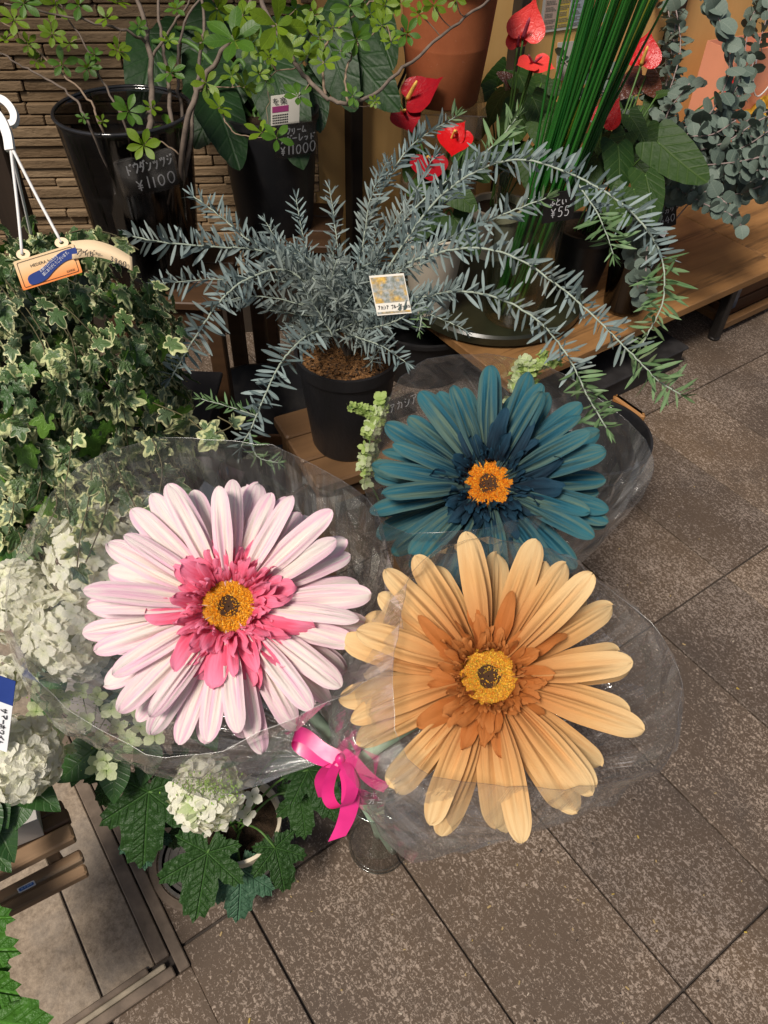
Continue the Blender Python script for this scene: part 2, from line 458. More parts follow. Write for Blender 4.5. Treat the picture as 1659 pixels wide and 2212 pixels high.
def handwrite(body, TL, TR, BL, u, v, cw, ch, mat, parent, pen=.0016, slope=0.0, name='handwriting', lift=.0012, gap=1.08):
    o, x, y = plane_frame(TL, TR, BL)
    zn = x.cross(y).normalized(); mb = MB()
    k = 0.0
    for ch_ in body:
        if ch_ == ' ': k += .7; continue
        nar = .62 if ch_ == '1' else 1.0
        jx, jy, js = U(-.06, .06), U(-.07, .07), U(.92, 1.08)
        for st in KANA[ch_]:
            pts = [o + x * (u + cw * (k + jx + a * js * nar)) + y * (v + slope * k * cw + ch * (jy + b * js)) + zn * lift for a, b in st]
            pts = catmull(pts, 4)
            L = []
            for i, p in enumerate(pts):
                d = (pts[min(i + 1, len(pts) - 1)] - pts[max(i - 1, 0)]).normalized()
                s_ = zn.cross(d).normalized() * (pen / 2 * U(.85, 1.15))
                L += [p + s_, p - s_]
            mb.add(L, [(2 * i, 2 * i + 1, 2 * i + 3, 2 * i + 2) for i in range(len(pts) - 1)])
        k += gap * (nar if nar < 1 else 1)
    return mb.build(name, mat, parent, smooth=False)
def board(mb, TL, TR, BL, th=.003, inset=0.0, rnd_=0.0, off=0.0, mi=0, nseg=5):
    """a flat board with real thickness behind the corners TL TR BL (rounded corners of radius rnd_)"""
    o, x, y = plane_frame(TL, TR, BL); xn, yn = x.normalized(), y.normalized(); zn = xn.cross(yn).normalized()
    w, h = x.length - 2 * inset, y.length - 2 * inset
    o = o + xn * inset + y.normalized() * inset + zn * off
    r = rnd_; prof = []
    if r > 0:
        for cx, cy, a0 in ((w - r, h - r, 0), (r, h - r, 90), (r, r, 180), (w - r, r, 270)):
            for k in range(nseg + 1):
                a = math.radians(a0 + 90 * k / nseg); prof.append((cx + r * math.cos(a), cy + r * math.sin(a)))
    else: prof = [(w, h), (0, h), (0, 0), (w, 0)]
    n = len(prof)
    v = [o + xn * a + yn * b for a, b in prof] + [o + xn * a + yn * b - zn * th for a, b in prof]
    f = [tuple(range(n)), tuple(reversed(range(n, 2 * n)))] + [(i, i + n, (i + 1) % n + n, (i + 1) % n) for i in range(n)]
    mb.add(v, f, [((a / w), (b / h)) for a, b in prof] * 2, mi)
    return mb
# ================================================================== THE SETTING
YAW = math.radians(-53.435)
E1 = Vector((math.cos(YAW), math.sin(YAW), 0)); E2 = Vector((-math.sin(YAW), math.cos(YAW), 0))
def eg(a, b, z=0.0): return E1 * a + E2 * b + Vector((0, 0, z))
EM3 = Matrix(((E1.x, E2.x, 0), (E1.y, E2.y, 0), (0, 0, 1)))       # local x along E1, y along E2

def m_tile():
    t = NT('speckled_stone_tile'); g = t.n('NewGeometry').outputs['Position']
    r = t.n('ObjectInfo').outputs['Random']
    off = t.n('VectorMath', {0: g, 1: t.n('CombineXYZ', {0: t.math('MULTIPLY', r, 9.0), 1: t.math('MULTIPLY', r, 5.0), 2: 0.0})}).outputs[0]
    rot = t.n('Mapping', {'Vector': off, 'Rotation': (0, 0, -YAW), 'Scale': (1, 1.0, 1)}).outputs[0]
    flake = t.noise(rot, 160, 4, .68, 1.0)
    streak = t.noise(t.scaled(rot, (45, 190, 60)), 1.0, 3, .6, 1.0)
    patch = t.noise(g, 3.4, 4, .6)
    fine = t.noise(g, 420, 2)
    m = t.math('MULTIPLY_ADD', flake, .72, t.math('MULTIPLY', streak, .28))
    m = t.math('ADD', m, t.math('MULTIPLY', t.math('SUBTRACT', patch, .5), .24))
    fl = t.ramp(m, [(.515, (0, 0, 0)), (.56, (.8,) * 3), (.62, (1, 1, 1))])
    warm = t.noise(g, 1.6, 3)
    sp = t.n('SeparateXYZ', {0: g})
    base = t.mix(t.ramp(warm, [(.35, (0, 0, 0)), (.65, (1, 1, 1))]), (.078, .058, .045), (.112, .078, .052))
    c = t.mix(t.math('MULTIPLY', fl, .72), base, (.42, .345, .29))
    c = t.mix(.35, c, t.mix(1.0, c, t.ramp(fine, [(.3, (.55,) * 3), (.7, (1.3,) * 3)]), 'MULTIPLY'))
    dirt = t.noise(g, 7, 5, .65)
    c = t.mix(t.ramp(dirt, [(.56, (0, 0, 0)), (.78, (.55,) * 3)]), c, (.05, .04, .034))
    stain = t.noise(g, 2.6, 5, .62, .6)
    c = t.mix(t.ramp(stain, [(.50, (0, 0, 0)), (.68, (.42,) * 3)]), c, (.055, .045, .04))
    tone = t.mix(1.0, c, t.ramp(r, [(0, (.82, .81, .81)), (1, (1.18, 1.13, 1.05))]), 'MULTIPLY')
    nb = t.bump(t.math('ADD', fl, t.math('MULTIPLY', patch, 1.2)), .45, .0022)
    t.base(tone, .62, .35, nb); return t.m
MT_TILE = m_tile()
MT_GROUT = m_plain('dark_grout', (.045, .036, .03), .9, .3, 30, .5)
MT_CONC = (lambda t: (t.base(
    t.mix(t.ramp(t.noise(t.coord('Object'), 5, 6, .65), [(.45, (0, 0, 0)), (.7, (.8,) * 3)]),
          t.ramp(t.noise(t.coord('Object'), 90, 5, .7), [(.3, (.17, .128, .09)), (.7, (.38, .30, .22))]), (.22, .195, .17)),
    .75, .3, t.bump(t.noise(t.coord('Object'), 150, 5, .7), .5, .002)), t.m)[1])(NT('worn_brown_concrete'))
MT_RAIL = m_plain('dull_metal_rail', (.15, .112, .082), .55, .35, 25, .3, .4)
MT_RAILL = m_plain('pale_worn_strip', (.30, .25, .18), .6, .4, 20, .3)
MT_IRON = m_plain('dull_cast_iron', (.085, .078, .07), .6, .35, 30, .4, .4)

# ground sheet out to the horizon, the paving stands 6 mm proud of it
mb = MB(); mb.add([(-40, -40, -.008), (40, -40, -.008), (40, 40, -.008), (-40, 40, -.008)], [(0, 1, 2, 3)])
ground = structure(mb.build('ground', MT_GROUT))
pav = bpy.data.objects.new('paving', None); link(pav); structure(pav)
S1, S2, O1, O2 = .60352, .29819, -1.1652, 1.8999
RAIL_E2, RAIL_E1 = -.030, -.520                                # outer corner of the threshold frame
tile_mb = MB(); tile_mb.box((0, 0, 0), (S1 - .0042, S2 - .0042, .012), bev=.0018)
tile_mesh = tile_mb.mesh('paving_tile', MT_TILE, smooth=False)
for j in range(-4, 4):
    for i in range(-12, 9):
        c = eg(O1 + (j + .5) * S1, O2 - (i + .5) * S2)
        pts = [c + E1 * (a * S1 / 2) + E2 * (b * S2 / 2) for a in (-1, 0, 1) for b in (-1, 0, 1)]
        vis = False
        for p in pts:
            x, y, z = project(p)
            if z > 0 and -160 < x < 1820 and -60 < y < 2400: vis = True
        if not vis or c.y > 3.6: continue
        e1c, e2c = O1 + (j + .5) * S1, O2 - (i + .5) * S2
        lo1, hi1, lo2, hi2 = e1c - S1 / 2 + .003, e1c + S1 / 2 - .003, e2c - S2 / 2 + .003, e2c + S2 / 2 - .003
        if hi1 <= RAIL_E1 and hi2 <= RAIL_E2: continue
        cuts = []
        if lo2 < RAIL_E2 < hi2 and lo1 < RAIL_E1:               # cut round the frame
            cuts = [(max(lo1, RAIL_E1) if hi1 > RAIL_E1 else lo1, hi1, lo2, RAIL_E2)] if hi1 > RAIL_E1 else []
            cuts.append((lo1, hi1, RAIL_E2, hi2))
        elif hi2 <= RAIL_E2 and lo1 < RAIL_E1 < hi1: cuts = [(RAIL_E1, hi1, lo2, hi2)]
        if cuts:
            for a, b, d, e in cuts:
                if b - a < .01 or e - d < .01: continue
                q = MB(); q.box((0, 0, 0), (b - a, e - d, .012), bev=.0018)
                put('paving_tile', q.mesh('paving_tile', MT_TILE, False), Matrix.Translation(eg((a + b) / 2, (d + e) / 2, -.006)) @ EM3.to_4x4(), pav)
        else:
            M = Matrix.Translation(c + Vector((0, 0, -.006 + U(-.0006, .0006)))) @ EM3.to_4x4()
            put('paving_tile', tile_mesh, M, pav)

# concrete patch inside the threshold frame, in two pours with a crack-like joint
patch = bpy.data.objects.new('concrete_floor', None); link(patch); structure(patch)
for b0, b1 in ((RAIL_E2 - .154, RAIL_E2 - .056), (RAIL_E2 - .60, RAIL_E2 - .158)):
    q = MB(); q.box((0, 0, 0), (1.2, b1 - b0, .012), bev=.002)
    put('concrete_slab', q.mesh('concrete_slab', MT_CONC, False), Matrix.Translation(eg(RAIL_E1 - .042 - .6, (b0 + b1) / 2, -.0085)) @ EM3.to_4x4(), patch)
fr = thing('threshold_frame', 'worn metal threshold frame set flush in the floor, L-shaped corner', 'threshold', eg(RAIL_E1, RAIL_E2))
for nm, c, s, m in (('rail', (RAIL_E1 - .66, RAIL_E2 - .012, .0), (1.32, .022, .014), MT_RAIL), ('rail', (RAIL_E1 - .68, RAIL_E2 - .040, -.001), (1.28, .028, .014), MT_RAIL),
                    ('rail', (RAIL_E1 - .010, RAIL_E2 - .36, .001), (.020, .66, .014), MT_RAIL), ('worn_strip', (RAIL_E1 - .0265, RAIL_E2 - .36, .002), (.010, .64, .012), MT_RAILL),
                    ('rail', (RAIL_E1 - .039, RAIL_E2 - .38, -.001), (.012, .62, .013), MT_RAIL)):
    q = MB(); q.box((0, 0, 0), s, bev=.002); put(nm, q.mesh(nm, m, False), Matrix.Translation(eg(*c)) @ EM3.to_4x4(), fr)

# manhole cover
mc = Vector((-.352, .598, 0))
man = thing('manhole_cover', 'round cast iron manhole cover with ring pattern under the cream pot', 'manhole cover', mc)
MB().lathe([(.088, -.004), (.090, .004), (.103, .005), (.106, .001), (.106, -.008)], mc, 56).build('outer_ring', MT_RAIL, man, sharp=30)
q = MB(); q.lathe([(.0001, .0022), (.060, .0022), (.0605, .0002), (.066, .0002), (.0665, .003), (.0735, .003), (.074, .0), (.079, .0), (.0795, .003), (.086, .003), (.0868, -.004)], mc, 56)
q.build('cover_plate', MT_IRON, man, sharp=30)
q = MB()
for r in (.012, .022, .032, .042, .052):
    n = max(5, int(r * 2 * math.pi / .011))
    for k in range(n):
        a = 2 * math.pi * (k + (r * 100 % 1)) / n
        q.box((0, 0, 0), (.007, .0078, .0022), M=Matrix.Translation(mc + Vector((r * math.cos(a), r * math.sin(a), .0032))) @ Matrix.Rotation(a, 4, 'Z'))
stuff(q.build('tread_studs', MT_IRON, man, smooth=False))

# ---- stacked stone wall behind the dark vase
MT_STONE = (lambda t: (lambda v, r: (t.base(
    t.mix(t.ramp(t.noise(t.scaled(v, (6, 6, 22)), 1.0, 5, .6), [(.3, (0, 0, 0)), (.7, (1, 1, 1))]),
          t.mix(r, (.14, .088, .046), (.22, .145, .078)), t.mix(r, (.22, .15, .086), (.30, .21, .125))),
    .8, .25, t.bump(t.noise(t.scaled(v, (30, 30, 80)), 1.0, 6, .65), .9, .006)), t.m))(
    t.n('NewGeometry').outputs['Position'], t.n('ObjectInfo').outputs['Random'])[1])(NT('split_stone'))
MT_DARKJ = m_plain('black_joint', (.032, .022, .014), .9, .2, 20, .2)
WA = math.radians(7.0); WX = Vector((math.cos(WA), math.sin(WA), 0)); WN = Vector((math.sin(WA), -math.cos(WA), 0))
W0 = Vector((-1.75, 2.36, 0))
wall = thing('stone_wall', 'wall of thin stacked brown stone strips behind the dark glass vase', 'wall', W0)
M3 = Matrix(((WX.x, -WN.x, 0), (WX.y, -WN.y, 0), (0, 0, 1)))
q = MB(); q.box((0, 0, 0), (1.52, .05, 1.75), M=Matrix.Translation(W0 + WX * .76 - WN * .03 + Vector((0, 0, .875))) @ M3.to_4x4())
q.build('joint_backing', MT_DARKJ, wall, False)
z = .25
r2 = random.Random(3)
while z < 1.5:
    h = r2.choice((.030, .032, .036, .026))
    x = -r2.uniform(0, .2)
    while x < 1.51:
        L = r2.uniform(.16, .42); a, b = max(0, x), min(1.515, x + L)
        if b - a > .02:
            d = r2.uniform(.014, .03)
            q = MB(); q.box((0, 0, 0), (b - a - .0035, d, h - .0034), bev=.003)
            put('stone_strip', q.mesh('stone_strip', MT_STONE, False), Matrix.Translation(W0 + WX * ((a + b) / 2) + WN * (d / 2 - .004) + Vector((0, 0, z + h / 2))) @ M3.to_4x4(), wall)
        x += L
    z += h

# ---- tan panel wall with dark posts, running off to the right behind the bench
MT_TAN = m_wood('glow_tinted_tan_panel', (.74, .42, .14), (.86, .53, .20), .55, 'Z', .5)  # warm glow of the shop lights is put into this base colour
MT_POST = m_plain('dark_brown_post', (.030, .022, .016), .5, .3, 15, .2)
PWD = E2.copy(); PWN = Vector((PWD.y, -PWD.x, 0))
PW0 = Vector((-.25, 2.56, 0))
PM = Matrix(((PWD.x, -PWN.x, 0), (PWD.y, -PWN.y, 0), (0, 0, 1))).to_4x4()
pw = thing('panel_wall', 'tan wooden panel wall with dark upright posts behind the plants', 'wall', PW0)
xs = [-.06, .115, .78, 1.6, 2.4, 3.2, 4.0, 4.8]
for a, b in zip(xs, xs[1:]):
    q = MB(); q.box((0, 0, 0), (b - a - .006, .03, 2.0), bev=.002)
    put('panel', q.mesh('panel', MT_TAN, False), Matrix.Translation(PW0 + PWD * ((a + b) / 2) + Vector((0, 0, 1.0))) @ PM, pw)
for a in (.115, .78, 1.6, 2.4):
    q = MB(); q.box((0, 0, 0), (.045, .05, 2.0), bev=.003)
    put('post', q.mesh('post', MT_POST, False), Matrix.Translation(PW0 + PWD * a + PWN * .03 + Vector((0, 0, 1.0))) @ PM, pw)

# ---- unseen board added above the frame to shade the back left
q = MB(); q.box((-1.85, 2.85, 2.15), (2.7, 2.1, .10), bev=.01)
o = q.build('shade_board', m_plain('shade_board_surface', (.10, .07, .045), .7, .2, 6, .2), None, False); tag(o, 'added unseen board that shades the stone wall and back left', 'shade board')

# ---- dark wooden upright at the left edge
MT_BEAM = m_wood('dark_brown_beam', (.020, .013, .009), (.05, .033, .022), .55, 'Z', 1)
q = MB(); p = aty(30, 300, 2.12)
q.box((p.x - .06, 2.12, .72), (.075, .06, 1.44), bev=.004); o = q.build('wooden_post', MT_BEAM, None, False)
tag(o, 'dark brown wooden upright at the left edge before the stone wall', 'post')

# ---- low wooden bench along the right
MT_BENCH = m_wood('worn_bench_top', (.19, .092, .032), (.36, .185, .068), .5, 'Y', 1.0, (.095, .048, .02))
MT_BEDGE = m_wood('bench_edge_wood', (.13, .065, .026), (.22, .12, .05), .5, 'Y', 1.2)
MT_BLKM = m_plain('black_steel', (.022, .019, .017), .45, .3, 20, .2, .4)
BF = -1.300; BB = -2.15; BZ = .262
bench = thing('low_bench', 'long low wooden display bench with worn brown top and steel legs', 'bench', eg(-1.7, 2.6))
for a, b in ((1.42, 2.738), (2.742, 4.6)):
    q = MB(); q.box((0, 0, 0), (BF - BB, b - a, .034), bev=.004)
    put('top_board', q.mesh('top_board', MT_BENCH, False), Matrix.Translation(eg((BF + BB) / 2, (a + b) / 2, BZ - .017)) @ EM3.to_4x4(), bench)
for b in (1.5, 2.53, 4.2):
    for a in (BF - .04, BB + .05):
        q = MB(); q.box((0, 0, 0), (.035, .035, BZ - .036), bev=.003)
        put('leg', q.mesh('leg', MT_BLKM, False), Matrix.Translation(eg(a, b, (BZ - .036) / 2 + .001)) @ EM3.to_4x4(), bench)
        q = MB(); q.lathe([(.0001, 0), (.022, 0), (.022, .008), (.012, .012)], eg(a, b, .0005), 16); q.build('foot', MT_BLKM, bench)
q = MB(); q.box((0, 0, 0), (BF - BB - .1, .03, .03), bev=.003)
put('cross_bar', q.mesh('cross_bar', MT_BEDGE, False), Matrix.Translation(eg((BF + BB) / 2, 2.57, .06)) @ EM3.to_4x4(), bench)
q = MB(); q.box((0, 0, 0), (.03, 1.9, .03), bev=.003)
put('stretcher', q.mesh('stretcher', MT_BEDGE, False), Matrix.Translation(eg(BF - .045, 3.5, .045)) @ EM3.to_4x4(), bench)

# crate with galvanised corners under the bench
MT_SLAT = m_wood('reddish_crate_wood', (.10, .042, .018), (.20, .095, .042), .6, 'Y', 1.3)
MT_GALV = m_plain('galvanised_steel', (.22, .24, .27), .45, .25, 40, .2, .5, .6)
crate = thing('wooden_crate', 'slatted brown crate with galvanised corner plates under the bench', 'crate', eg(-1.62, 3.05))
for zc in (.05, .115, .18):
    for a in (-1.40, -1.85):
        q = MB(); q.box((0, 0, 0), (.014, .78, .055), bev=.002); put('slat', q.mesh('slat', MT_SLAT, False), Matrix.Translation(eg(a, 3.03, zc)) @ EM3.to_4x4(), crate)
    for b in (2.635, 3.425):
        q = MB(); q.box((0, 0, 0), (.44, .014, .055), bev=.002); put('slat', q.mesh('slat', MT_SLAT, False), Matrix.Translation(eg(-1.625, b, zc)) @ EM3.to_4x4(), crate)
q = MB(); q.box((0, 0, 0), (.43, .77, .012)); put('base', q.mesh('base', MT_SLAT, False), Matrix.Translation(eg(-1.625, 3.03, .018)) @ EM3.to_4x4(), crate)
for b in (2.66, 2.93):
    q = MB(); q.box((0, 0, 0), (.006, .06, .15), bev=.002)
    pl = put('corner_plate', q.mesh('corner_plate', MT_GALV, False), Matrix.Translation(eg(-1.388, b, .13)) @ EM3.to_4x4(), crate)
    q = MB()
    for zz in (.09, .17): q.lathe([(.0001, .004), (.004, .003), (.006, 0)], (0, 0, 0), 10)
    WM[pl.name] = Matrix.Identity(4) if False else WM[pl.name]
    for zz in (.09, .17):
        w = MB(); w.lathe([(.0001, .003), (.004, .0022), (.006, 0)], (0, 0, 0), 10)
        put('rivet', w.mesh('rivet', MT_GALV), Matrix.Translation(eg(-1.385, b, zz)) @ EM3.to_4x4() @ Matrix.Rotation(math.pi / 2, 4, 'Y'), pl)

# black tray under the bench front, and a little plank stool beside it
t_ = NT('matt_black_plastic'); g_ = t_.coord('Object')
t_.base(t_.mix(t_.ramp(t_.noise(g_, 9, 7, .72), [(.46, (0, 0, 0)), (.72, (.7,) * 3)]), (.011, .011, .013), (.042, .038, .034)), .46, .4, t_.bump(t_.noise(g_, 160, 4), .25, .001))
MT_BLKP = t_.m
MT_BLKP2 = m_plain('charcoal_board', (.022, .02, .02), .6, .3, 25, .25, .4)
q = MB(); q.box((0, 0, 0), (.22, .56, .075), M=Matrix.Translation(eg(-1.40, 1.99, .0385)) @ EM3.to_4x4(), bev=.004)
q.box((0, 0, 0), (.24, .58, .012), M=Matrix.Translation(eg(-1.40, 1.99, .0825)) @ EM3.to_4x4(), bev=.004)
tag(q.build('storage_tray', MT_BLKP2, None, False), 'flat black lidded tray on the floor under the bench edge', 'tray')
MT_PLANK = m_wood('orange_plank', (.26, .115, .035), (.42, .21, .075), .45, 'X', 1.2)
ps = thing('plank_stool', 'little orange wooden plank stool on the floor behind the blue flower', 'stool', eg(-1.16, 1.65))
q = MB(); q.box((0, 0, 0), (.09, .36, .02), bev=.008); put('seat_plank', q.mesh('seat_plank', MT_PLANK, False), Matrix.Translation(eg(-1.15, 1.62, .10)) @ EM3.to_4x4(), ps)
q = MB(); q.box((0, 0, 0), (.13, .022, .03), bev=.008); put('end_bar', q.mesh('end_bar', MT_PLANK, False), Matrix.Translation(eg(-1.14, 1.80, .116)) @ EM3.to_4x4(), ps)
for b in (1.48, 1.77):
    q = MB(); q.box((0, 0, 0), (.07, .02, .09), bev=.003); put('leg', q.mesh('leg', MT_PLANK, False), Matrix.Translation(eg(-1.15, b, .045)) @ EM3.to_4x4(), ps)

# ---- two dark wooden plinths that carry the dark vase and the black planter
MT_STAND = m_wood('stand_wood', (.035, .018, .009), (.09, .045, .02), .55, 'X', 1.0)
SZ = .63
def plinth(c, w, label):
    st = thing('plant_stand', label, 'stand', (c[0], c[1], 0), 'dark wooden plant stands')
    for k in range(3):
        q = MB(); q.box((0, 0, 0), (w, w / 3 - .006, .022), bev=.003); put('slat', q.mesh('slat', MT_STAND, False), Matrix.Translation((c[0], c[1] + (k - 1) * w / 3, SZ - .012)), st)
    for x in (-1, 1):
        for y in (-1, 1):
            q = MB(); q.box((0, 0, 0), (.04, .04, SZ - .024), bev=.003); put('leg', q.mesh('leg', MT_STAND, False), Matrix.Translation((c[0] + x * (w / 2 - .03), c[1] + y * (w / 2 - .03), (SZ - .024) / 2)), st)
        q = MB(); q.box((0, 0, 0), (w - .1, .02, .05), bev=.003); put('apron', q.mesh('apron', MT_STAND, False), Matrix.Translation((c[0], c[1] + x * (w / 2 - .03), SZ - .055)), st)
plinth((-.565, 1.83), .30, 'dark wooden stand under the smoky glass vase')
plinth((-.285, 2.12), .27, 'dark wooden stand under the tall black planter')

# ---- wooden stool under the acacia pot
MT_STOOL = m_wood('honey_stool_wood', (.10, .052, .024), (.21, .115, .052), .5, 'X', 1.0)
stool = thing('wooden_stool', 'square wooden stool under the black pot of the blue-grey shrub', 'stool', (-.09, 1.40, 0))
SM = Matrix.Translation((-.09, 1.395, 0)) @ Matrix.Rotation(math.radians(28), 4, 'Z')
STZ = .475
for k in (-1, 0, 1):
    q = MB(); q.box((0, 0, 0), (.27, .086, .03), bev=.004); put('seat_slat', q.mesh('seat_slat', MT_STOOL, False), SM @ Matrix.Translation((0, k * .09, STZ - .015)), stool)
for x in (-1, 1):
    for y in (-1, 1):
        q = MB(); q.box((0, 0, 0), (.035, .035, STZ - .031), bev=.003); put('leg', q.mesh('leg', MT_STOOL, False), SM @ Matrix.Translation((x * .105, y * .105, (STZ - .031) / 2)), stool)
    q = MB(); q.box((0, 0, 0), (.018, .17, .035), bev=.003); put('rail', q.mesh('rail', MT_STOOL, False), SM @ Matrix.Translation((x * .105, 0, STZ - .075)), stool)
for y in (-1, 1):
    q = MB(); q.box((0, 0, 0), (.17, .018, .035), bev=.003); put('rail', q.mesh('rail', MT_STOOL, False), SM @ Matrix.Translation((0, y * .105, STZ - .075)), stool)

# ---- slatted wooden step at the lower left with a blue sticker
def slat_between(name, p, r, w, th, mat, parent, bev=.003):
    d = r - p; M = frameM((p + r) / 2, d, z=(0, 0, 1)); q = MB(); q.box((0, 0, 0), (d.length, w, th), bev=bev)
    return put(name, q.mesh(name, mat, False), M, parent)
MT_STEP = m_wood('weathered_step_wood', (.17, .10, .055), (.34, .22, .125), .62, 'X', 1.0, (.22, .17, .12))
MT_STEPD = m_wood('dark_step_wood', (.07, .04, .022), (.16, .095, .055), .62, 'X', 1.0)
D5 = lambda x, y, z: atz(x * .2917, 1728.2 + y * .2917, z)
stp = thing('slatted_step', 'weathered slatted wooden step with a small blue sticker at lower left', 'step stool', D5(100, 900, 0))
slat_between('slat', D5(-560, 640, .33), D5(512, 115, .33), .026, .02, MT_STEPD, stp)
slat_between('slat', D5(-540, 560, .33), D5(470, 40, .33), .018, .02, MT_STEPD, stp)
slat_between('slat', D5(-440, 745, .33), D5(545, 238, .33), .030, .022, MT_STEP, stp)
ra = slat_between('rail', D5(-330, 905, .24), D5(612, 410, .24), .021, .02, MT_STEP, stp)
slat_between('rail', D5(-330, 1015, .24), D5(645, 515, .24), .020, .02, MT_STEP, stp)
for fx, fy, tx, ty in ((578, 735, 500, 560), (40, 1010, -20, 850)):
    a = D5(fx, fy, .0); b = Vector((a.x, a.y, .226)); slat_between('leg', a + Vector((0, 0, .001)), b, .022, .022, MT_STEPD, stp)
slat_between('cross_piece', D5(340, 330, .30), D5(440, 480, .22), .022, .012, MT_STEP, stp)
MT_BLUE = m_plain('blue_sticker', (.045, .16, .50), .4, .08, 12, .02)
MT_WHITEP = m_plain('white_print', (.75, .76, .78), .6, .04, 12, .02)
a, b, c = D5(122, 657, .2508), D5(250, 592, .2508), D5(140, 692, .2508)
q = MB(); board(q, a, b, c, .0006, rnd_=.002); sk = q.build('sticker_border', MT_WHITEP, stp, False)
q = MB(); board(q, a, b, c, .0006, .0022, .0015, .0007); s2 = q.build('sticker', MT_BLUE, sk, False)
q = MB()
for k, (u_, w_) in enumerate(((.2, .13), (.38, .1), (.52, .15), (.7, .13))):
    o_, x_, y_ = plane_frame(a, b, c); A_ = o_ + x_ * u_ + y_ * (.64 + .05 * (k % 2))
    board(q, A_, A_ + x_ * w_, A_ - y_ * .3, .0004, off=.0012)
q.build('sticker_marks', m_plain('pale_blue_print', (.24, .38, .68), .5, .1, 12, .02), sk, False)
# ================================================================== THE THREE WRAPPED GERBERAS
def m_petal(name, stops, streak, streak_amt, back=None, edge=None, rough=.72):
    t = NT(name); uv = t.coord('UV'); sp = t.n('SeparateXYZ', {0: uv}); r = t.rnd()
    vv = t.math('MULTIPLY_ADD', t.math('SUBTRACT', r, .5), .12, sp.outputs[1])
    c = t.ramp(vv, stops)
    off = t.n('VectorMath', {0: uv, 1: t.n('CombineXYZ', {0: t.math('MULTIPLY', r, 31.0), 1: t.math('MULTIPLY', r, 17.0), 2: 0.0})}).outputs[0]
    st = t.noise(t.scaled(off, (3.2, .9, 1)), 1.6, 3, .55, .4)
    c = t.mix(t.math('MULTIPLY', t.ramp(st, [(.44, (0, 0, 0)), (.66, (1, 1, 1))]), streak_amt), c, streak)
    ax = t.math('ABSOLUTE', t.math('SUBTRACT', sp.outputs[0], .5))
    if edge: c = t.mix(t.math('MULTIPLY', t.ramp(ax, [(.28, (0, 0, 0)), (.5, (1, 1, 1))]), .55), c, edge)
    fib = t.noise(t.scaled(off, (60, 9, 1)), 1.0, 4, .7)
    weave = t.noise(t.coord('Object'), 900, 2)
    c = t.mix(.10, c, t.mix(1.0, c, t.ramp(fib, [(.35, (.55,) * 3), (.65, (1.25,) * 3)]), 'MULTIPLY'))
    rid = t.noise(t.scaled(off, (9, .7, 1)), 1.0, 3, .6, .3)
    h = t.math('ADD', t.math('MULTIPLY', rid, 1.6), t.math('ADD', t.math('MULTIPLY', fib, .8), t.math('MULTIPLY', weave, .25)))
    return leaf_shader(t, c, rough, .25, t.bump(h, .55, .0014), .16)
def m_pollen(name, cols):
    t = NT(name); r = t.rnd()
    t.base(t.ramp(r, cols, 'CONSTANT'), .6, .3); return t.m

def petal_mesh(name, W, mat, bend, ridges, seed, wave=0.05, base=.36, n=16, m=20, twist=0.0, tip=0.0, pointed=0.0):
    v, f, uv = lance(1.0, W, n, m, 'petal', 0, 0, 0, 0, base)
    r2 = random.Random(seed); ph = r2.uniform(-.5, .5); as_ = r2.uniform(-.14, .14)
    folds = [(r2.uniform(-.62, .62), r2.uniform(.08, .17), r2.uniform(.7, 1.5) * r2.choice((1, 1, -1)), r2.uniform(-.2, .2), r2.uniform(.8, 1.02)) for _ in range(6)]
    nick = (r2.uniform(-.7, .7), r2.uniform(.0, .05))
    out = []
    for (x, y, z), (u_, t) in zip(v, uv):
        s = (u_ - .5) * 2
        prof = math.sin(math.pi * min(1, t * .90 + .08)) ** .7
        z = 0.0
        for c_, wd, a_, dr_, end in folds:
            k_ = max(0, 1 - (t / end) ** 4); z += a_ * k_ * math.exp(-((s - c_ - dr_ * t * t) / wd) ** 2)
        z = ridges * W * (z * prof - .45 * s * s * prof)
        z += -bend * t * t + .04 * math.sin(math.pi * t) - tip * max(0, t - .7) ** 2 * 8
        z += wave * W * (math.sin(t * 7 + ph * 9) * s + .8 * math.sin(t * 16 + ph * 20 + s * 3) * s * s)
        if pointed: x *= 1 - pointed * max(0, (t - .35) / .65) ** 1.3
        yy = y - nick[1] * math.exp(-((s - nick[0]) / .3) ** 2) * max(0, t - .9) * 10 * .5
        out.append((x + as_ * t * t * .22, yy, z + twist * t * s * W))
    return geo_mesh(name, (out, f, uv), mat)

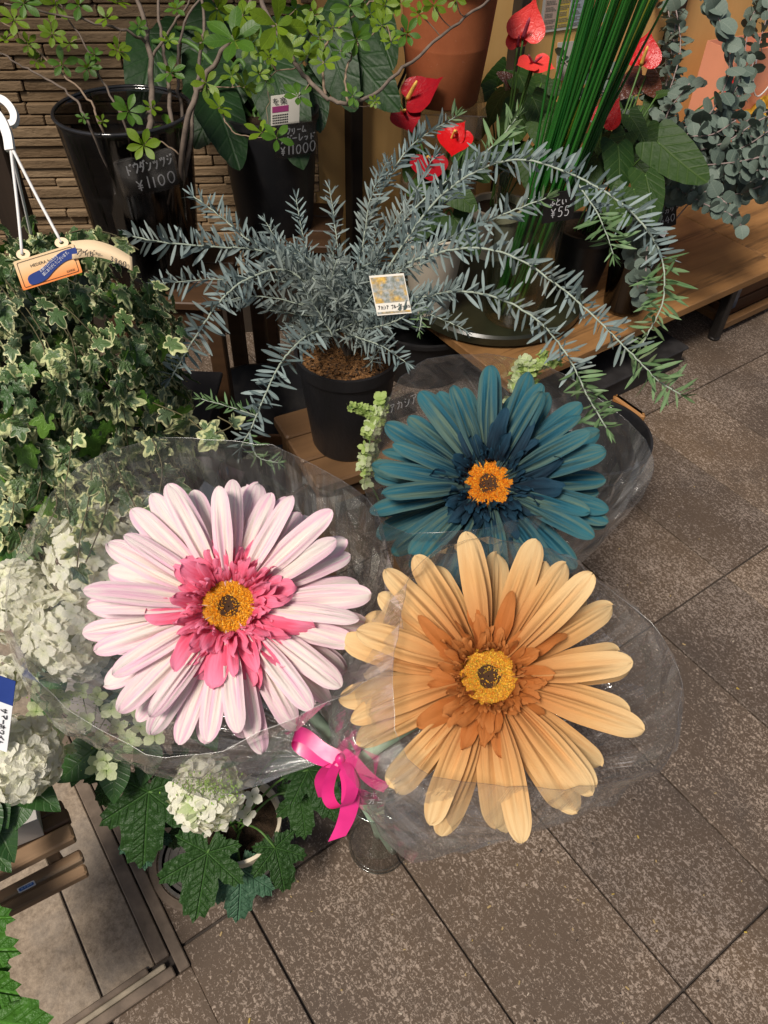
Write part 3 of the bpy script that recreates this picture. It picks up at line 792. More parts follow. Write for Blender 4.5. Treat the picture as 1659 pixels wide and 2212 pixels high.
def fill_film(parent, name, T, mid, rim, mat, N=64, K=12, pleat=.010, seed=1, bulge=.35):
    """cellophane: from the tie point T out through the closed loop mid to the closed loop rim"""
    r2 = random.Random(seed)
    def loop(P):
        P = [Vector(p) for p in P]; n = len(P); out = []
        dens = 24
        for i in range(n):
            a, b, c, d = P[i - 1], P[i], P[(i + 1) % n], P[(i + 2) % n]
            for k in range(dens):
                t = k / dens
                out.append(.5 * ((2 * b) + (c - a) * t + (2 * a - 5 * b + 4 * c - d) * t * t + (3 * b - a - 3 * c + d) * t ** 3))
        L = [0]
        for a, b in zip(out, out[1:] + out[:1]): L.append(L[-1] + (b - a).length)
        tot = L[-1]; res = []; j = 0
        for i in range(N):
            s = tot * i / N
            while L[j + 1] < s: j += 1
            w = (s - L[j]) / max(1e-9, L[j + 1] - L[j]); res.append(out[j].lerp(out[(j + 1) % len(out)], w))
        return res
    A, B = loop(mid), loop(rim)
    cen = sum(B, Vector()) / N
    ph = [r2.uniform(0, 6.28) for _ in range(6)]; fr_ = [5, 7, 9, 11, 14, 17]
    v = []; uv = []
    for k in range(K + 1):
        t = k / K
        for i in range(N):
            ii = i
            th = 2 * math.pi * i / N
            tau = .70; c1 = (A[ii] - T * (1 - tau) ** 2 - B[ii] * tau * tau) / (2 * tau * (1 - tau))     # passes through mid at t = tau
            tt = t if k in (0, K) else min(.985, max(.01, t + r2.uniform(-.3, .3) / K))
            p = T * (1 - tt) ** 2 + c1 * 2 * tt * (1 - tt) + B[ii] * tt * tt
            rad = p - T.lerp(cen, tt)
            if rad.length > 1e-6: rad.normalize()
            w = sum(math.sin(th * f_ + q + .8 * tt) / (1 + m_ * .25) for m_, (f_, q) in enumerate(zip(fr_, ph)))
            amp = pleat * (1.35 - tt) * min(1, tt * 6 + .06)
            p = p + rad * (w * amp * .38 + (r2.gauss(0, .0036) * min(1, tt * 5) if k < K else r2.gauss(0, .0015)))
            v.append(p); uv.append((i / N, t))
    f = []
    for k in range(K):
        for i in range(N):
            a_, b_, c_, d_ = k * N + i, k * N + (i + 1) % N, (k + 1) * N + (i + 1) % N, (k + 1) * N + i
            f += [(a_, b_, c_), (a_, c_, d_)] if (r2.random() < .5) else [(a_, b_, d_), (b_, c_, d_)]
    mb = MB(); mb.add(v, f, uv); o = mb.build(name, mat, parent, smooth=False)
    rimp = v[K * N:]; e = MB(); e.tube(rimp + [rimp[0]], .00045, 5, False); e.build('cut_edge', MT_FEDGE, o)
    e = MB()
    for _ in range(16):
        i_ = r2.randrange(N); k0 = r2.randrange(2, 6); k1 = r2.randrange(8, K + 1); dd = r2.choice((-1, 0, 1))
        e.tube([v[k_ * N + (i_ + (dd if k_ > (k0 + k1) / 2 else 0)) % N] for k_ in range(k0, k1)], .00042, 4, False)
    stuff(e.build('fold_ridges', MT_FEDGE, o))
    return o

def gerbera(root, C, normal, roll, R, mats, seed, spec):
    """petals as children of root. local frame: z = normal"""
    r2 = random.Random(seed)
    z = Vector(normal).normalized(); x = UP.cross(z).normalized(); y = z.cross(x)
    F = Matrix(((x.x, y.x, z.x, C.x), (x.y, y.y, z.y, C.y), (x.z, y.z, z.z, C.z), (0, 0, 0, 1))) @ Matrix.Rotation(roll, 4, 'Z')
    big = [petal_mesh('petal', spec['W'] * r2.uniform(.9, 1.1), mats[0], r2.uniform(.02, .14), spec['ridge'], seed * 10 + k, twist=r2.uniform(-.3, .3), tip=r2.uniform(0, .04)) for k in range(12)]
    small = [petal_mesh('inner_petal', spec['Ws'] * r2.uniform(.7, 1.2), mats[1], r2.uniform(-.2, .3), .22, seed * 10 + 20 + k, n=9, m=8, wave=.26, twist=r2.uniform(-.7, .7), tip=r2.uniform(-.05, .12), base=.5, pointed=r2.uniform(.15, .55)) for k in range(10)]
    nb = 0
    for (cnt, el, len_, zz, jit) in spec['layers']:
        for k in range(cnt):
            a = 2 * math.pi * (k + r2.uniform(-.24, .24) + nb * .37) / cnt
            e = math.radians(el + r2.gauss(0, jit)); L = R * len_ * r2.uniform(.93, 1.05)
            M = F @ Matrix.Rotation(a, 4, 'Z') @ Matrix.Translation((0, R * .085, zz * R)) @ Matrix.Rotation(e, 4, 'X') @ Matrix.Rotation(r2.gauss(0, .16), 4, 'Y') @ Matrix.Diagonal((L * r2.uniform(.92, 1.1), L, L, 1))
            put('petal', r2.choice(big), M, root)
        nb += 1
    for (cnt, el, len_, zz, jit) in spec['inner']:
        for k in range(cnt):
            a = 2 * math.pi * (k + r2.uniform(-.4, .4)) / cnt
            e = math.radians(el + r2.gauss(0, jit)); L = R * len_ * r2.uniform(.62, 1.28)
            M = F @ Matrix.Rotation(a, 4, 'Z') @ Matrix.Translation((0, R * spec['disc'] * .80, zz * R)) @ Matrix.Rotation(e, 4, 'X') @ Matrix.Rotation(r2.gauss(0, .45), 4, 'Y') @ Matrix.Rotation(r2.gauss(0, .2), 4, 'Z') @ Matrix.Scale(L, 4)
            put('inner_petal', r2.choice(small), M, root)
    # disc: dark hollow, then a ring of golden granules
    rd = R * spec['disc']; h0 = R * .085
    MB().add([F @ Vector((q[0] * math.cos(a), q[0] * math.sin(a), q[1])) for q in ((.001, h0 * .72), (rd * .20, h0 * .72), (rd * .36, h0 * 1.02), (rd * .75, h0 * 1.0), (rd * .96, h0 * .55), (rd * .98, -.01)) for a in [6.2832 * k / 28 for k in range(28)]],
             [(j * 28 + k, j * 28 + (k + 1) % 28, (j + 1) * 28 + (k + 1) % 28, (j + 1) * 28 + k) for j in range(5) for k in range(28)]).build('flower_centre', mats[2], root)
    MB().add([F @ Vector((q_[0] * math.cos(a) * (1 + .18 * math.sin(a * 3 + seed)), q_[0] * math.sin(a), q_[1])) for q_ in ((.001, h0 * .80), (rd * .22, h0 * .84), (rd * .36, h0 * 1.06)) for a in [6.2832 * k / 24 for k in range(24)]],
             [(j * 24 + k, j * 24 + (k + 1) % 24, (j + 1) * 24 + (k + 1) % 24, (j + 1) * 24 + k) for j in range(2) for k in range(24)]).build('dark_hollow', MT_C0, root)
    q = MB()
    for k in range(spec['grains']):
        rr = rd * math.sqrt(r2.uniform(.02, 1.0)); a = r2.uniform(0, 6.283)
        if rr < rd * (.30 + .07 * math.sin(a * 3 + seed)) and r2.random() < .80: continue
        u_ = rr / rd
        zz = h0 * (1.05 - .55 * max(0, u_ - .6) ** 1.5 / .25) if u_ > .33 else h0 * .9
        n_ = Vector((math.cos(a) * u_ * .9, math.sin(a) * u_ * .9, 1)).normalized() + Vector((r2.gauss(0, .3), r2.gauss(0, .3), 0))
        s = rd * r2.uniform(.018, .034)
        M = F @ leafM((rr * math.cos(a), rr * math.sin(a), zz), n_.orthogonal(), n_, s)
        tx = [(1, 0, 0), (-.5, .86, 0), (-.5, -.86, 0), (r2.uniform(-.4, .4), r2.uniform(-.4, .4), 2.2)]
        q.addm((tx, [(0, 1, 3), (1, 2, 3), (2, 0, 3)], [(0, 0)] * 4), M)
    stuff(q.build('pollen_grains', mats[3], root, smooth=False))
    return F

MT_STEM = m_plain('pale_green_stem', (.42, .58, .42), .6, .15, 40, .5)
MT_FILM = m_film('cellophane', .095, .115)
MT_FEDGE = m_glass('cellophane_edge', (.9, .9, .89), .12, .25, .3)
def stem_tube(root, pts, r=.0095, mat=None):
    MB().tube(catmull(pts, 8), r, 8).build('stem', mat or MT_STEM, root)

VASE_C = Vector((.012, .635, 0))
# ---- pink and white
Cp = at(495, 1312, 1.02)
MT_P1 = m_petal('blush_white_petal', [(0, (.83, .60, .47)), (.35, (.87, .74, .65)), (1, (.88, .79, .75))], (.87, .47, .64), .78, edge=(.86, .55, .68))
MT_P2 = m_petal('hot_pink_petal', [(0, (.80, .075, .16)), (.6, (.86, .12, .22)), (1, (.90, .26, .40))], (.90, .34, .50), .5)
MT_C1 = m_plain('golden_flower_centre', (.42, .17, .012), .8, .3, 200, .4)
MT_C0 = m_plain('dark_brown_hollow', (.050, .020, .006), .85, .3, 300, .5)
MT_G1 = m_pollen('golden_pollen', [(0, (.78, .34, .015)), (.35, (.85, .45, .03)), (.7, (.66, .24, .01)), (.88, (.90, .60, .10))])
MT_G2 = m_pollen('orange_pollen', [(0, (.76, .27, .012)), (.45, (.60, .15, .008)), (.8, (.82, .42, .03))])
MT_G3 = m_pollen('mixed_pollen', [(0, (.72, .38, .03)), (.4, (.80, .50, .07)), (.65, (.60, .20, .02)), (.85, (.45, .34, .04))])
gp = thing('wrapped_gerbera', 'giant pink-white gerbera with hot pink heart in clear cellophane', 'flower', (VASE_C.x, VASE_C.y, 0), 'wrapped giant gerberas')
Np = (EYE - Cp).normalized() + UP * .10 - RIGHT * .05
Fp = gerbera(gp, Cp, Np, .1, .181, (MT_P1, MT_P2, MT_C1, MT_G1), 3, dict(W=.093, Ws=.19, ridge=.30, disc=.225, grains=3400,
    layers=[(18, -13, .90, -.08, 5), (20, -4, .94, -.04, 5), (17, 5, .90, .01, 5), (10, 12, .83, .04, 5)], inner=[(24, 8, .36, .05, 9), (34, 20, .29, .06, 14), (40, 40, .22, .06, 16), (44, 62, .16, .055, 15)]))
Tp = at(740, 1628, 1.17)
stem_tube(gp, [Cp - Np * .005, Cp - Np.normalized() * .12, Tp, (Tp + Vector((.035, .01, -.20))), VASE_C + Vector((.03, -.02, .03))])
dP = 1.0
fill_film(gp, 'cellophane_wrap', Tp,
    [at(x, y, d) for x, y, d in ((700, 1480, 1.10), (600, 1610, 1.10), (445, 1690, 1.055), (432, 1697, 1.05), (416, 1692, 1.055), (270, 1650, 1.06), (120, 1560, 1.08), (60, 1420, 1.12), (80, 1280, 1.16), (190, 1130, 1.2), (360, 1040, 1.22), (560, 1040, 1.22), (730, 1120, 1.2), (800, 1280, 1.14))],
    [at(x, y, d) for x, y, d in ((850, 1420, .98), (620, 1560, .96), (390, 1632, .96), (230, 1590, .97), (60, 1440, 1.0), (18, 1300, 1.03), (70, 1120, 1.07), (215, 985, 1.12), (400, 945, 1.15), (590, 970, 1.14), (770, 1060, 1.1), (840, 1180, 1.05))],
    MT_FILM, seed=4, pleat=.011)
# ---- orange
Co = at(1055, 1462, .975)
MT_O1 = m_petal('apricot_petal', [(0, (.28, .080, .015)), (.3, (.52, .22, .068)), (.62, (.70, .41, .165)), (1, (.83, .61, .32))], (.58, .28, .095), .38)
MT_O2 = m_petal('rust_petal', [(0, (.26, .060, .010)), (.5, (.44, .135, .026)), (1, (.53, .20, .055))], (.50, .17, .045), .35)
go = thing('wrapped_gerbera', 'giant apricot-orange gerbera with rust heart in clear cellophane', 'flower', (VASE_C.x + .02, VASE_C.y, 0), 'wrapped giant gerberas')
No = (EYE - Co).normalized() + UP * .06 + RIGHT * .04
gerbera(go, Co, No, .35, .182, (MT_O1, MT_O2, MT_C1, MT_G3), 8, dict(W=.106, Ws=.22, ridge=.27, disc=.225, grains=3400,
    layers=[(15, -11, .92, -.08, 5), (16, -4, .97, -.04, 5), (12, 4, .93, .01, 6)], inner=[(10, 10, .36, .05, 9), (20, 26, .25, .06, 14), (34, 46, .19, .06, 16), (44, 66, .14, .055, 16)]))
To = at(775, 1648, 1.14)
stem_tube(go, [Co - No * .005, Co - No.normalized() * .12, To, To + Vector((.02, .02, -.2)), VASE_C + Vector((-.0, .01, .03))])
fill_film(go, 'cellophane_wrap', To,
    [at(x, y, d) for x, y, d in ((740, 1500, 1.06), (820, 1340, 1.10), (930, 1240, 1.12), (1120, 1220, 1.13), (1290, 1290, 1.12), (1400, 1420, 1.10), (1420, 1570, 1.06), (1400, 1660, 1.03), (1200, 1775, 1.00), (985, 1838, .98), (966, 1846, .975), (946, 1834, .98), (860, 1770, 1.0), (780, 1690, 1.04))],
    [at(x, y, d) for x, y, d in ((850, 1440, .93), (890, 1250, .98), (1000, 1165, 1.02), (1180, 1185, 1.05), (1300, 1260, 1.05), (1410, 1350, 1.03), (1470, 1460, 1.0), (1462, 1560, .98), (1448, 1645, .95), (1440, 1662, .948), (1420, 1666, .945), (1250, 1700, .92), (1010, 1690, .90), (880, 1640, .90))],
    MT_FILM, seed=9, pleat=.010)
# ---- teal blue
Ct = at(1055, 1050, 1.215)
MT_T1 = m_petal('teal_petal', [(0, (.006, .018, .034)), (.3, (.008, .036, .058)), (.7, (.014, .095, .140)), (1, (.030, .150, .185))], (.12, .18, .125), .80, edge=(.05, .115, .115))
MT_T2 = m_petal('navy_petal', [(0, (.003, .007, .013)), (.6, (.005, .020, .038)), (1, (.009, .045, .080))], (.02, .07, .11), .4)
BUCKET = Vector((.53, 1.575, 0))
gt = thing('wrapped_gerbera', 'giant teal-blue gerbera with orange centre in clear cellophane', 'flower', (BUCKET.x - .1, BUCKET.y - .1, 0), 'wrapped giant gerberas')
Nt = (EYE - Ct).normalized() + UP * .28 + RIGHT * .02
gerbera(gt, Ct, Nt, .2, .185, (MT_T1, MT_T2, MT_C1, MT_G2), 15, dict(W=.093, Ws=.18, ridge=.30, disc=.245, grains=3400,
    layers=[(15, -5, .93, -.08, 5), (17, 4, .95, -.04, 5), (14, 13, .90, .01, 5), (8, 21, .82, .04, 5)], inner=[(18, 22, .38, .05, 12), (26, 36, .28, .06, 14), (36, 54, .20, .06, 14), (42, 68, .14, .055, 12)]))
Tt = Ct - Nt.normalized() * .33 + RIGHT * .08
stem_tube(gt, [Ct - Nt * .005, Ct - Nt.normalized() * .14, Tt, Tt.lerp(BUCKET + Vector((-.03, -.03, .05)), .5), BUCKET + Vector((-.03, -.03, .05))])
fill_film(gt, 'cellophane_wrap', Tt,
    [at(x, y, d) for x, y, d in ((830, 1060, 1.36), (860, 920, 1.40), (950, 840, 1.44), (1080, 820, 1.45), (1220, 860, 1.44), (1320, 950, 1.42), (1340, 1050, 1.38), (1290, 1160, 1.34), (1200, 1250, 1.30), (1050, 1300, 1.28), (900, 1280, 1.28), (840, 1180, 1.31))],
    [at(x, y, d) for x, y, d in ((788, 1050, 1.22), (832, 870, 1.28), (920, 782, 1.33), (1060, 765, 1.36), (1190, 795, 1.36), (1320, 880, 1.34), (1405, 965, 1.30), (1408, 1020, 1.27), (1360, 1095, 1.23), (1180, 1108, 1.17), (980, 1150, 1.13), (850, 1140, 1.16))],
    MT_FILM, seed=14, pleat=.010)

# ---- pink satin bow tied round the pink and orange bouquets
MT_RIB = m_plain('pink_satin', (.70, .03, .22), .38, .10, 30, .05, .5)
def ribbon(parent, pts, wdir, w, name='ribbon_tail'):
    c = catmull(pts, 8); v = []; uv = []
    for i, p in enumerate(c):
        wd = Vector(wdir[0]).lerp(Vector(wdir[1]), i / (len(c) - 1)).normalized()
        for s in (-1, -.33, .33, 1): v.append(p + wd * (s * w / 2)); uv.append((s / 2 + .5, i / len(c)))
    f = [(i * 4 + k, i * 4 + k + 1, i * 4 + k + 5, i * 4 + k + 4) for i in range(len(c) - 1) for k in range(3)]
    mb = MB(); mb.add(v, f, uv); o = mb.build(name, MT_RIB, parent)
    return o
bow = thing('ribbon_bow', 'hot pink satin ribbon bow with tails tied below the wrapped flowers', 'ribbon', Tp)
B0 = at(735, 1640, 1.085)
V_ = lambda x, y, z: RIGHT * x + UP * y + FWD * z
ribbon(bow, [B0, at(716, 1675, 1.085), at(708, 1715, 1.09), at(722, 1742, 1.085), at(748, 1738, 1.075), at(762, 1700, 1.07), at(752, 1665, 1.075), at(738, 1642, 1.084)], (V_(.9, .1, .45), V_(.9, 0, .45)), .019, 'loop')
ribbon(bow, [B0, at(700, 1622, 1.09), at(662, 1592, 1.10), at(636, 1586, 1.11), at(640, 1606, 1.12), at(680, 1632, 1.11), at(722, 1644, 1.095), B0], (V_(.3, .9, .3), V_(.2, .95, .2)), .021, 'loop')
ribbon(bow, [B0 + FWD * .004, at(756, 1680, 1.095), at(757, 1730, 1.10), at(746, 1775, 1.11), at(728, 1812, 1.115)], (V_(1, 0, 0), V_(.95, .32, 0)), .027)
ribbon(bow, [B0 + FWD * .004, at(708, 1655, 1.10), at(694, 1685, 1.11), at(700, 1722, 1.115)], (V_(.9, .4, .1), V_(.75, -.2, .6)), .021)
ribbon(bow, [at(738, 1625, 1.085), at(764, 1646, 1.085), at(788, 1672, 1.085), at(812, 1692, 1.09), at(836, 1702, 1.095)], (V_(.75, .55, .2), V_(.6, .75, -.1)), .017)
MB().lathe([(.0001, -.009), (.005, -.008), (.0075, 0), (.005, .008), (.0001, .009)], B0, 14).build('knot', MT_RIB, bow)

# ---- clear vase the pink and orange stems stand in, with its card
MT_VASE = m_glass('smoky_clear_plastic', (.965, .965, .965), .035, .05, .35)
vs = thing('clear_vase', 'tall clear plastic vase on the tiles holding pale green stems', 'vase', VASE_C)
MB().lathe([(.0001, .012), (.056, .012), (.060, .03), (.075, .30), (.078, .304), (.079, .300), (.063, .02), (.060, .003), (.0001, .003)], VASE_C, 48).build('vase_wall', MT_VASE, vs)
for rr_, zz_ in ((.077, .303), (.060, .008), (.0575, .018)):
    MB().tube([VASE_C + Vector((rr_ * math.cos(6.28319 * k / 40), rr_ * math.sin(6.28319 * k / 40), zz_)) for k in range(41)], .0016, 6, False).build('glass_ring', m_glass('thick_glass_edge_%d' % int(zz_ * 1000), (.72, .76, .74), .10, .05, .5), vs)
MT_WATER = m_glass('still_water', (.94, .96, .95), .05, .02, .3)
MB().lathe([(.0001, .10), (.0635, .10)], VASE_C, 40).build('water_surface', MT_WATER, vs)
MT_BLACKB = m_plain('blackboard_card', (.012, .011, .011), .5, .2, 30, .1, .4)
MT_CHALK = m_plain('white_marker', (.62, .62, .64), .7, .1, 40, .1)
pc = thing('price_card', 'small black card with white handwriting hanging just below the pink bow', 'price card', at(795, 1722, 1.12))
a, b, c = at(768, 1706, 1.122), at(830, 1705, 1.118), at(768, 1739, 1.128)
q = MB(); board(q, a, b, c, .002, rnd_=.001); q.build('card', MT_BLACKB, pc, False)
handwrite('ミホ', a, b, c, .25, .56, .24, .30, MT_CHALK, pc, .0011); handwrite('方ニ', a, b, c, .45, .10, .26, .36, MT_CHALK, pc, .0012)

# ---- black bucket the blue flower stands in
bk = thing('black_bucket', 'tall black plastic bucket on the tiles beside the blue flower', 'bucket', BUCKET)
MB().lathe([(.0001, .006), (.112, .004), (.118, .012), (.150, .335), (.158, .340), (.160, .352), (.153, .354), (.148, .345), (.116, .02), (.0001, .016)], BUCKET, 56).build('bucket_wall', MT_BLKP, bk, sharp=40)
MB().lathe([(.1535, .300), (.1575, .302), (.1575, .312), (.1545, .314)], BUCKET, 56).build('rim_band', MT_BLKP, bk)
# ================================================================== LEFT: VASE, PLANTER, IVY
def MD(x, y, d): return at(x, y, d)
# ---- smoky glass vase with enkianthus branches
MT_SMOKE = m_glass('smoky_black_acrylic', (.34, .33, .33), .045, .06, .55)
VC = aty(262, 236, 1.82); VC = Vector((VC.x, 1.83, 0)); vz = aty(262, 236, 1.83).z
VR = .150
dv = thing('smoky_vase', 'big smoky black glass vase by the stone wall, priced 1100 yen', 'vase', (VC.x, VC.y, SZ))
MB().lathe([(.0001, SZ + .004), (VR * .74, SZ + .002), (VR * .76, SZ + .02), (VR * .985, vz - .012), (VR * 1.0, vz), (VR * .97, vz + .002), (VR * .955, vz - .010), (VR * .73, SZ + .03), (.0001, SZ + .025)], VC, 56).build('vase_wall', MT_SMOKE, dv)
MT_RIM = m_plain('glossy_black_rim', (.02, .02, .022), .12, .2, 10, .05, .6)
q = MB(); q.tube([VC + Vector((VR * .99 * math.cos(a), VR * .99 * math.sin(a), vz)) for a in [6.28319 * k / 56 for k in range(57)]], .0045, 8, False); q.build('rim', MT_RIM, dv)
MB().lathe([(.0001, SZ + .16), (VR * .80, SZ + .16)], VC, 40).build('water_surface', m_glass('dark_water', (.35, .33, .3), .06, .03, .4), dv)
MT_ACR = m_glass('clear_acrylic_sleeve', (.88, .88, .88), .05, .08, .35)
def price_sign(label, TL, TR, BL, lines, pen, group='blackboard price cards', sleeve=True, round_=.006):
    pcs = thing('price_card', label, 'price card', BL, group)
    q = MB(); board(q, TL, TR, BL, .0025, rnd_=round_ * .5, inset=.006 if sleeve else 0); q.build('card', MT_BLACKB, pcs, False)
    if sleeve:
        q = MB(); board(q, TL, TR, BL, .0006, off=.0015, rnd_=round_); q.build('clear_sleeve', MT_ACR, pcs, False)
    for (txt, u, v, cw, ch, sl) in lines: handwrite(txt, TL, TR, BL, u, v, cw, ch, MT_CHALK, pcs, pen, sl, lift=.0008)
    return pcs
price_sign('black price card reading 1100 yen on the smoky vase', aty(243, 348, 1.655), aty(373, 315, 1.66), aty(270, 432, 1.675),
           [('ドウダンツツジ', .16, .56, .105, .26, .03), ('¥1100', .26, .14, .15, .28, .04)], .0028)
# enkianthus: stems, twigs and rosettes
MT_BARK = m_plain('grey_brown_bark', (.15, .115, .09), .75, .3, 60, .6)
MT_TWIG = m_plain('thin_tan_twig', (.24, .17, .115), .7, .25, 60, .4)
def m_enk(name, d, l): return m_leaf(name, d, l, .42, .4, .38, .30, 7, mul(l, 1.3), .25)
MT_ENK = [m_enk('lime_leaf', (.10, .185, .010), (.20, .31, .018)), m_enk('mid_green_leaf', (.050, .13, .014), (.10, .22, .022))]
enk = thing('enkianthus_branches', 'cut branches with lime green leaf rosettes standing in the smoky vase', 'branches', (VC.x, VC.y, SZ + .05))
vb = lambda dx, dy: VC + Vector((dx, dy, SZ + .04))
SK = [([vb(.03, .02), MD(325, 330, 1.70), MD(328, 200, 1.72), MD(322, 100, 1.71), MD(300, 0, 1.70), MD(285, -70, 1.7)], .0085),
      ([vb(.05, .03), MD(372, 300, 1.76), MD(362, 170, 1.76), MD(345, 60, 1.75), MD(340, -60, 1.74)], .0060),
      ([vb(.06, 0), MD(400, 290, 1.70), MD(440, 170, 1.67), MD(510, 70, 1.62), MD(560, -50, 1.58)], .0075),
      ([vb(.05, -.02), MD(410, 300, 1.74), MD(425, 170, 1.75), MD(440, 50, 1.75), MD(430, -60, 1.75)], .006),
      ([vb(.01, .05), MD(390, 290, 1.8), MD(385, 170, 1.82), MD(400, 50, 1.83), MD(470, -60, 1.83)], .005),
      ([vb(-.02, 0), MD(207, 300, 1.62), MD(150, 205, 1.6), MD(60, 150, 1.58), MD(0, 115, 1.56), MD(-60, 95, 1.55)], .0030),
      ([vb(-.01, .01), MD(228, 300, 1.66), MD(190, 215, 1.64), MD(110, 140, 1.62), MD(50, 75, 1.6), MD(-20, 35, 1.58)], .0028),
      ([MD(322, 95, 1.71), MD(260, 62, 1.66), MD(120, 32, 1.6), MD(10, 8, 1.57)], .0035),
      ([MD(325, 130, 1.72), MD(370, 60, 1.68), MD(420, -10, 1.64), MD(450, -60, 1.62)], .0035),
      ([vb(.0, .02), MD(275, 290, 1.72), MD(215, 160, 1.7), MD(160, 60, 1.68), MD(110, -20, 1.66)], .003),
      ([MD(545, -40, 1.57), MD(600, 70, 1.52), MD(650, 150, 1.49), MD(700, 205, 1.46), MD(752, 222, 1.45), MD(805, 203, 1.46), MD(870, 150, 1.48), MD(950, 82, 1.5), MD(1045, 8, 1.52), MD(1100, -30, 1.53)], .0050),
      ([MD(700, 205, 1.46), MD(700, 120, 1.47), MD(720, 70, 1.48), MD(800, 10, 1.5), MD(850, -30, 1.52)], .0028),
      ([MD(752, 222, 1.45), MD(748, 160, 1.46), MD(770, 100, 1.47), MD(830, 55, 1.48)], .0026),
      ([MD(425, 195, 1.72), MD(470, 188, 1.66), MD(560, 188, 1.6)], .002), ([MD(385, 330, 1.62), MD(330, 300, 1.6), MD(310, 316, 1.58)], .0016),
      ([MD(470, 235, 1.62), MD(510, 290, 1.57), MD(590, 298, 1.53)], .0016), ([MD(640, 150, 1.5), MD(585, 165, 1.54), MD(574, 270, 1.56)], .0014),
      ([MD(735, 222, 1.45), MD(765, 232, 1.46), MD(812, 222, 1.47)], .0011)]
samples = []
for pts, r in SK:
    c = catmull(pts, 7); n = len(c)
    c = [p + rvec(.0018) for p in c]
    MB().tube(c, [r * (1 - .55 * i / n) for i in range(n)], 7).build('branch', MT_BARK if r > .0028 else MT_TWIG, enk)
    samples += c
ROS = [(113, 73, 30), (135, 139, 32), (190, 146, 28), (77, 131, 22), (255, 109, 26), (363, 88, 22), (368, 157, 36), (445, 179, 36), (474, 233, 30), (500, 164, 26), (529, 186, 32),
       (574, 175, 28), (576, 120, 26), (277, 241, 36), (368, 277, 38), (310, 314, 40), (566, 286, 36), (598, 299, 36), (328, 233, 22), (31, 44, 32), (11, 87, 22), (171, 11, 34), (251, 4, 30),
       (51, 7, 34), (507, 88, 68), (598, 55, 72), (525, 33, 44), (540, 96, 40), (624, 106, 40), (584, 126, 26), (664, 120, 36), (700, 135, 34), (770, 84, 36), (755, 15, 40), (825, 55, 30),
       (832, 11, 34), (879, 73, 34), (865, 7, 30), (679, 33, 26), (644, 208, 34), (762, 208, 24), (810, 219, 14), (937, 11, 30), (230, 40, 26), (120, 10, 34), (470, 20, 34), (440, 90, 24), (905, 30, 24),
       (720, 60, 32), (690, 80, 26), (640, 20, 34), (800, 30, 28), (150, 95, 20), (205, 120, 20), (60, 95, 22), (380, 20, 24), (300, 60, 20), (560, 160, 22), (985, 0, 22), (220, 262, 14), (180, 255, 14), (735, 110, 26), (660, 60, 30), (845, 90, 22)]
em = [[geo_mesh('leaf', lance(1, .235, 6, 4, 'obov', U(.0, .22), U(.05, .22), .06), m) for _ in range(3)] for m in MT_ENK]
items = []
tw = MB()
for (x, y, s) in ROS:
    # hang on the nearest branch
    best = min(samples, key=lambda p: (lambda q: (q[0] - x) ** 2 + (q[1] - y) ** 2)(project(p)))
    d = (best - EYE).dot(FWD) - U(.0, .05)
    if s > 50: d -= .10
    c = at(x, y, d)
    mid = best.lerp(c, .5) + Vector((0, 0, U(-.01, .012)))
    if (best - c).length > .006:
        tw.tube(catmull([best, mid, c], 5), .0011, 5)
    ax = ((EYE - c).normalized() * U(.5, 1.0) + Vector((0, 0, 1)) * U(.1, .8) + rvec(.25)).normalized()
    n = rng.choice((5, 5, 6, 6, 7)); a0 = U(0, 6.28); u_ = ax.orthogonal().normalized(); w_ = ax.cross(u_)
    kind = 0 if rng.random() < .6 else 1
    for k in range(n):
        a = a0 + 6.283 * k / n + U(-.22, .22); dr = u_ * math.cos(a) + w_ * math.sin(a)
        tilt = U(.1, .55); dr = (dr + ax * tilt).normalized()
        L = s * d / (1659 * FPX) * U(.82, 1.12)
        items.append((rng.choice(em[kind]), leafM(c + dr * .002, dr, ax - dr * tilt + rvec(.12), L)))
    for k in range(rng.choice((1, 2, 2))):
        dr = (ax + rvec(.35)).normalized(); L = s * d / (1659 * FPX) * U(.45, .65)
        items.append((rng.choice(em[0]), leafM(c, dr, rvec(1), L)))
stuff(tw.build('twigs', MT_TWIG, enk))
scatter(enk, 'leaf', items, 'far_leaves', 300)

# ---- tall black planter with a broad-leaved plant
BC = aty(577, 232, 2.12); bz = BC.z; BC = Vector((BC.x, 2.12, 0)); BR = .128
bp = thing('black_planter', 'tall matt black planter between the smoky vase and the tan wall', 'planter', (BC.x, BC.y, SZ))
MB().lathe([(.0001, SZ + .002), (BR * .80, SZ + .001), (BR * .82, SZ + .01), (BR * .99, bz - .02), (BR * 1.03, bz - .018), (BR * 1.03, bz), (BR * .96, bz), (BR * .94, bz - .03), (.0001, bz - .035)], BC, 48).build('planter_wall', MT_BLKP, bp, sharp=35)
MT_SOIL = m_plain('dark_potting_soil', (.035, .022, .013), .95, .5, 120, 1.0, .2, bscale=300, bdist=.004)
price_sign('black price card reading 11000 yen on the tall black planter', aty(590, 268, 1.975), aty(683, 256, 1.975), aty(594, 345, 1.985),
           [('クリーム', .30, .66, .11, .19, .02), ('ルビーレッド', .16, .42, .125, .2, .05), ('¥11000', .14, .10, .15, .26, .05)], .0026)
MT_PAPER = m_plain('white_paper', (.70, .66, .58), .7, .05, 8, .05)
MT_MAG = m_plain('magenta_print', (.30, .04, .16), .6, .1, 20, .05)
MT_INK = m_plain('black_ink', (.02, .018, .018), .7, .1, 20, .05)
pt = thing('plant_label', 'printed plant label with magenta band tucked above the 11000 yen card', 'label', aty(600, 260, 1.98))
a, b, c = aty(585, 208, 1.99), aty(648, 200, 1.99), aty(585, 272, 1.995)
q = MB(); board(q, a, b, c, .001); q.build('paper', MT_PAPER, pt, False)
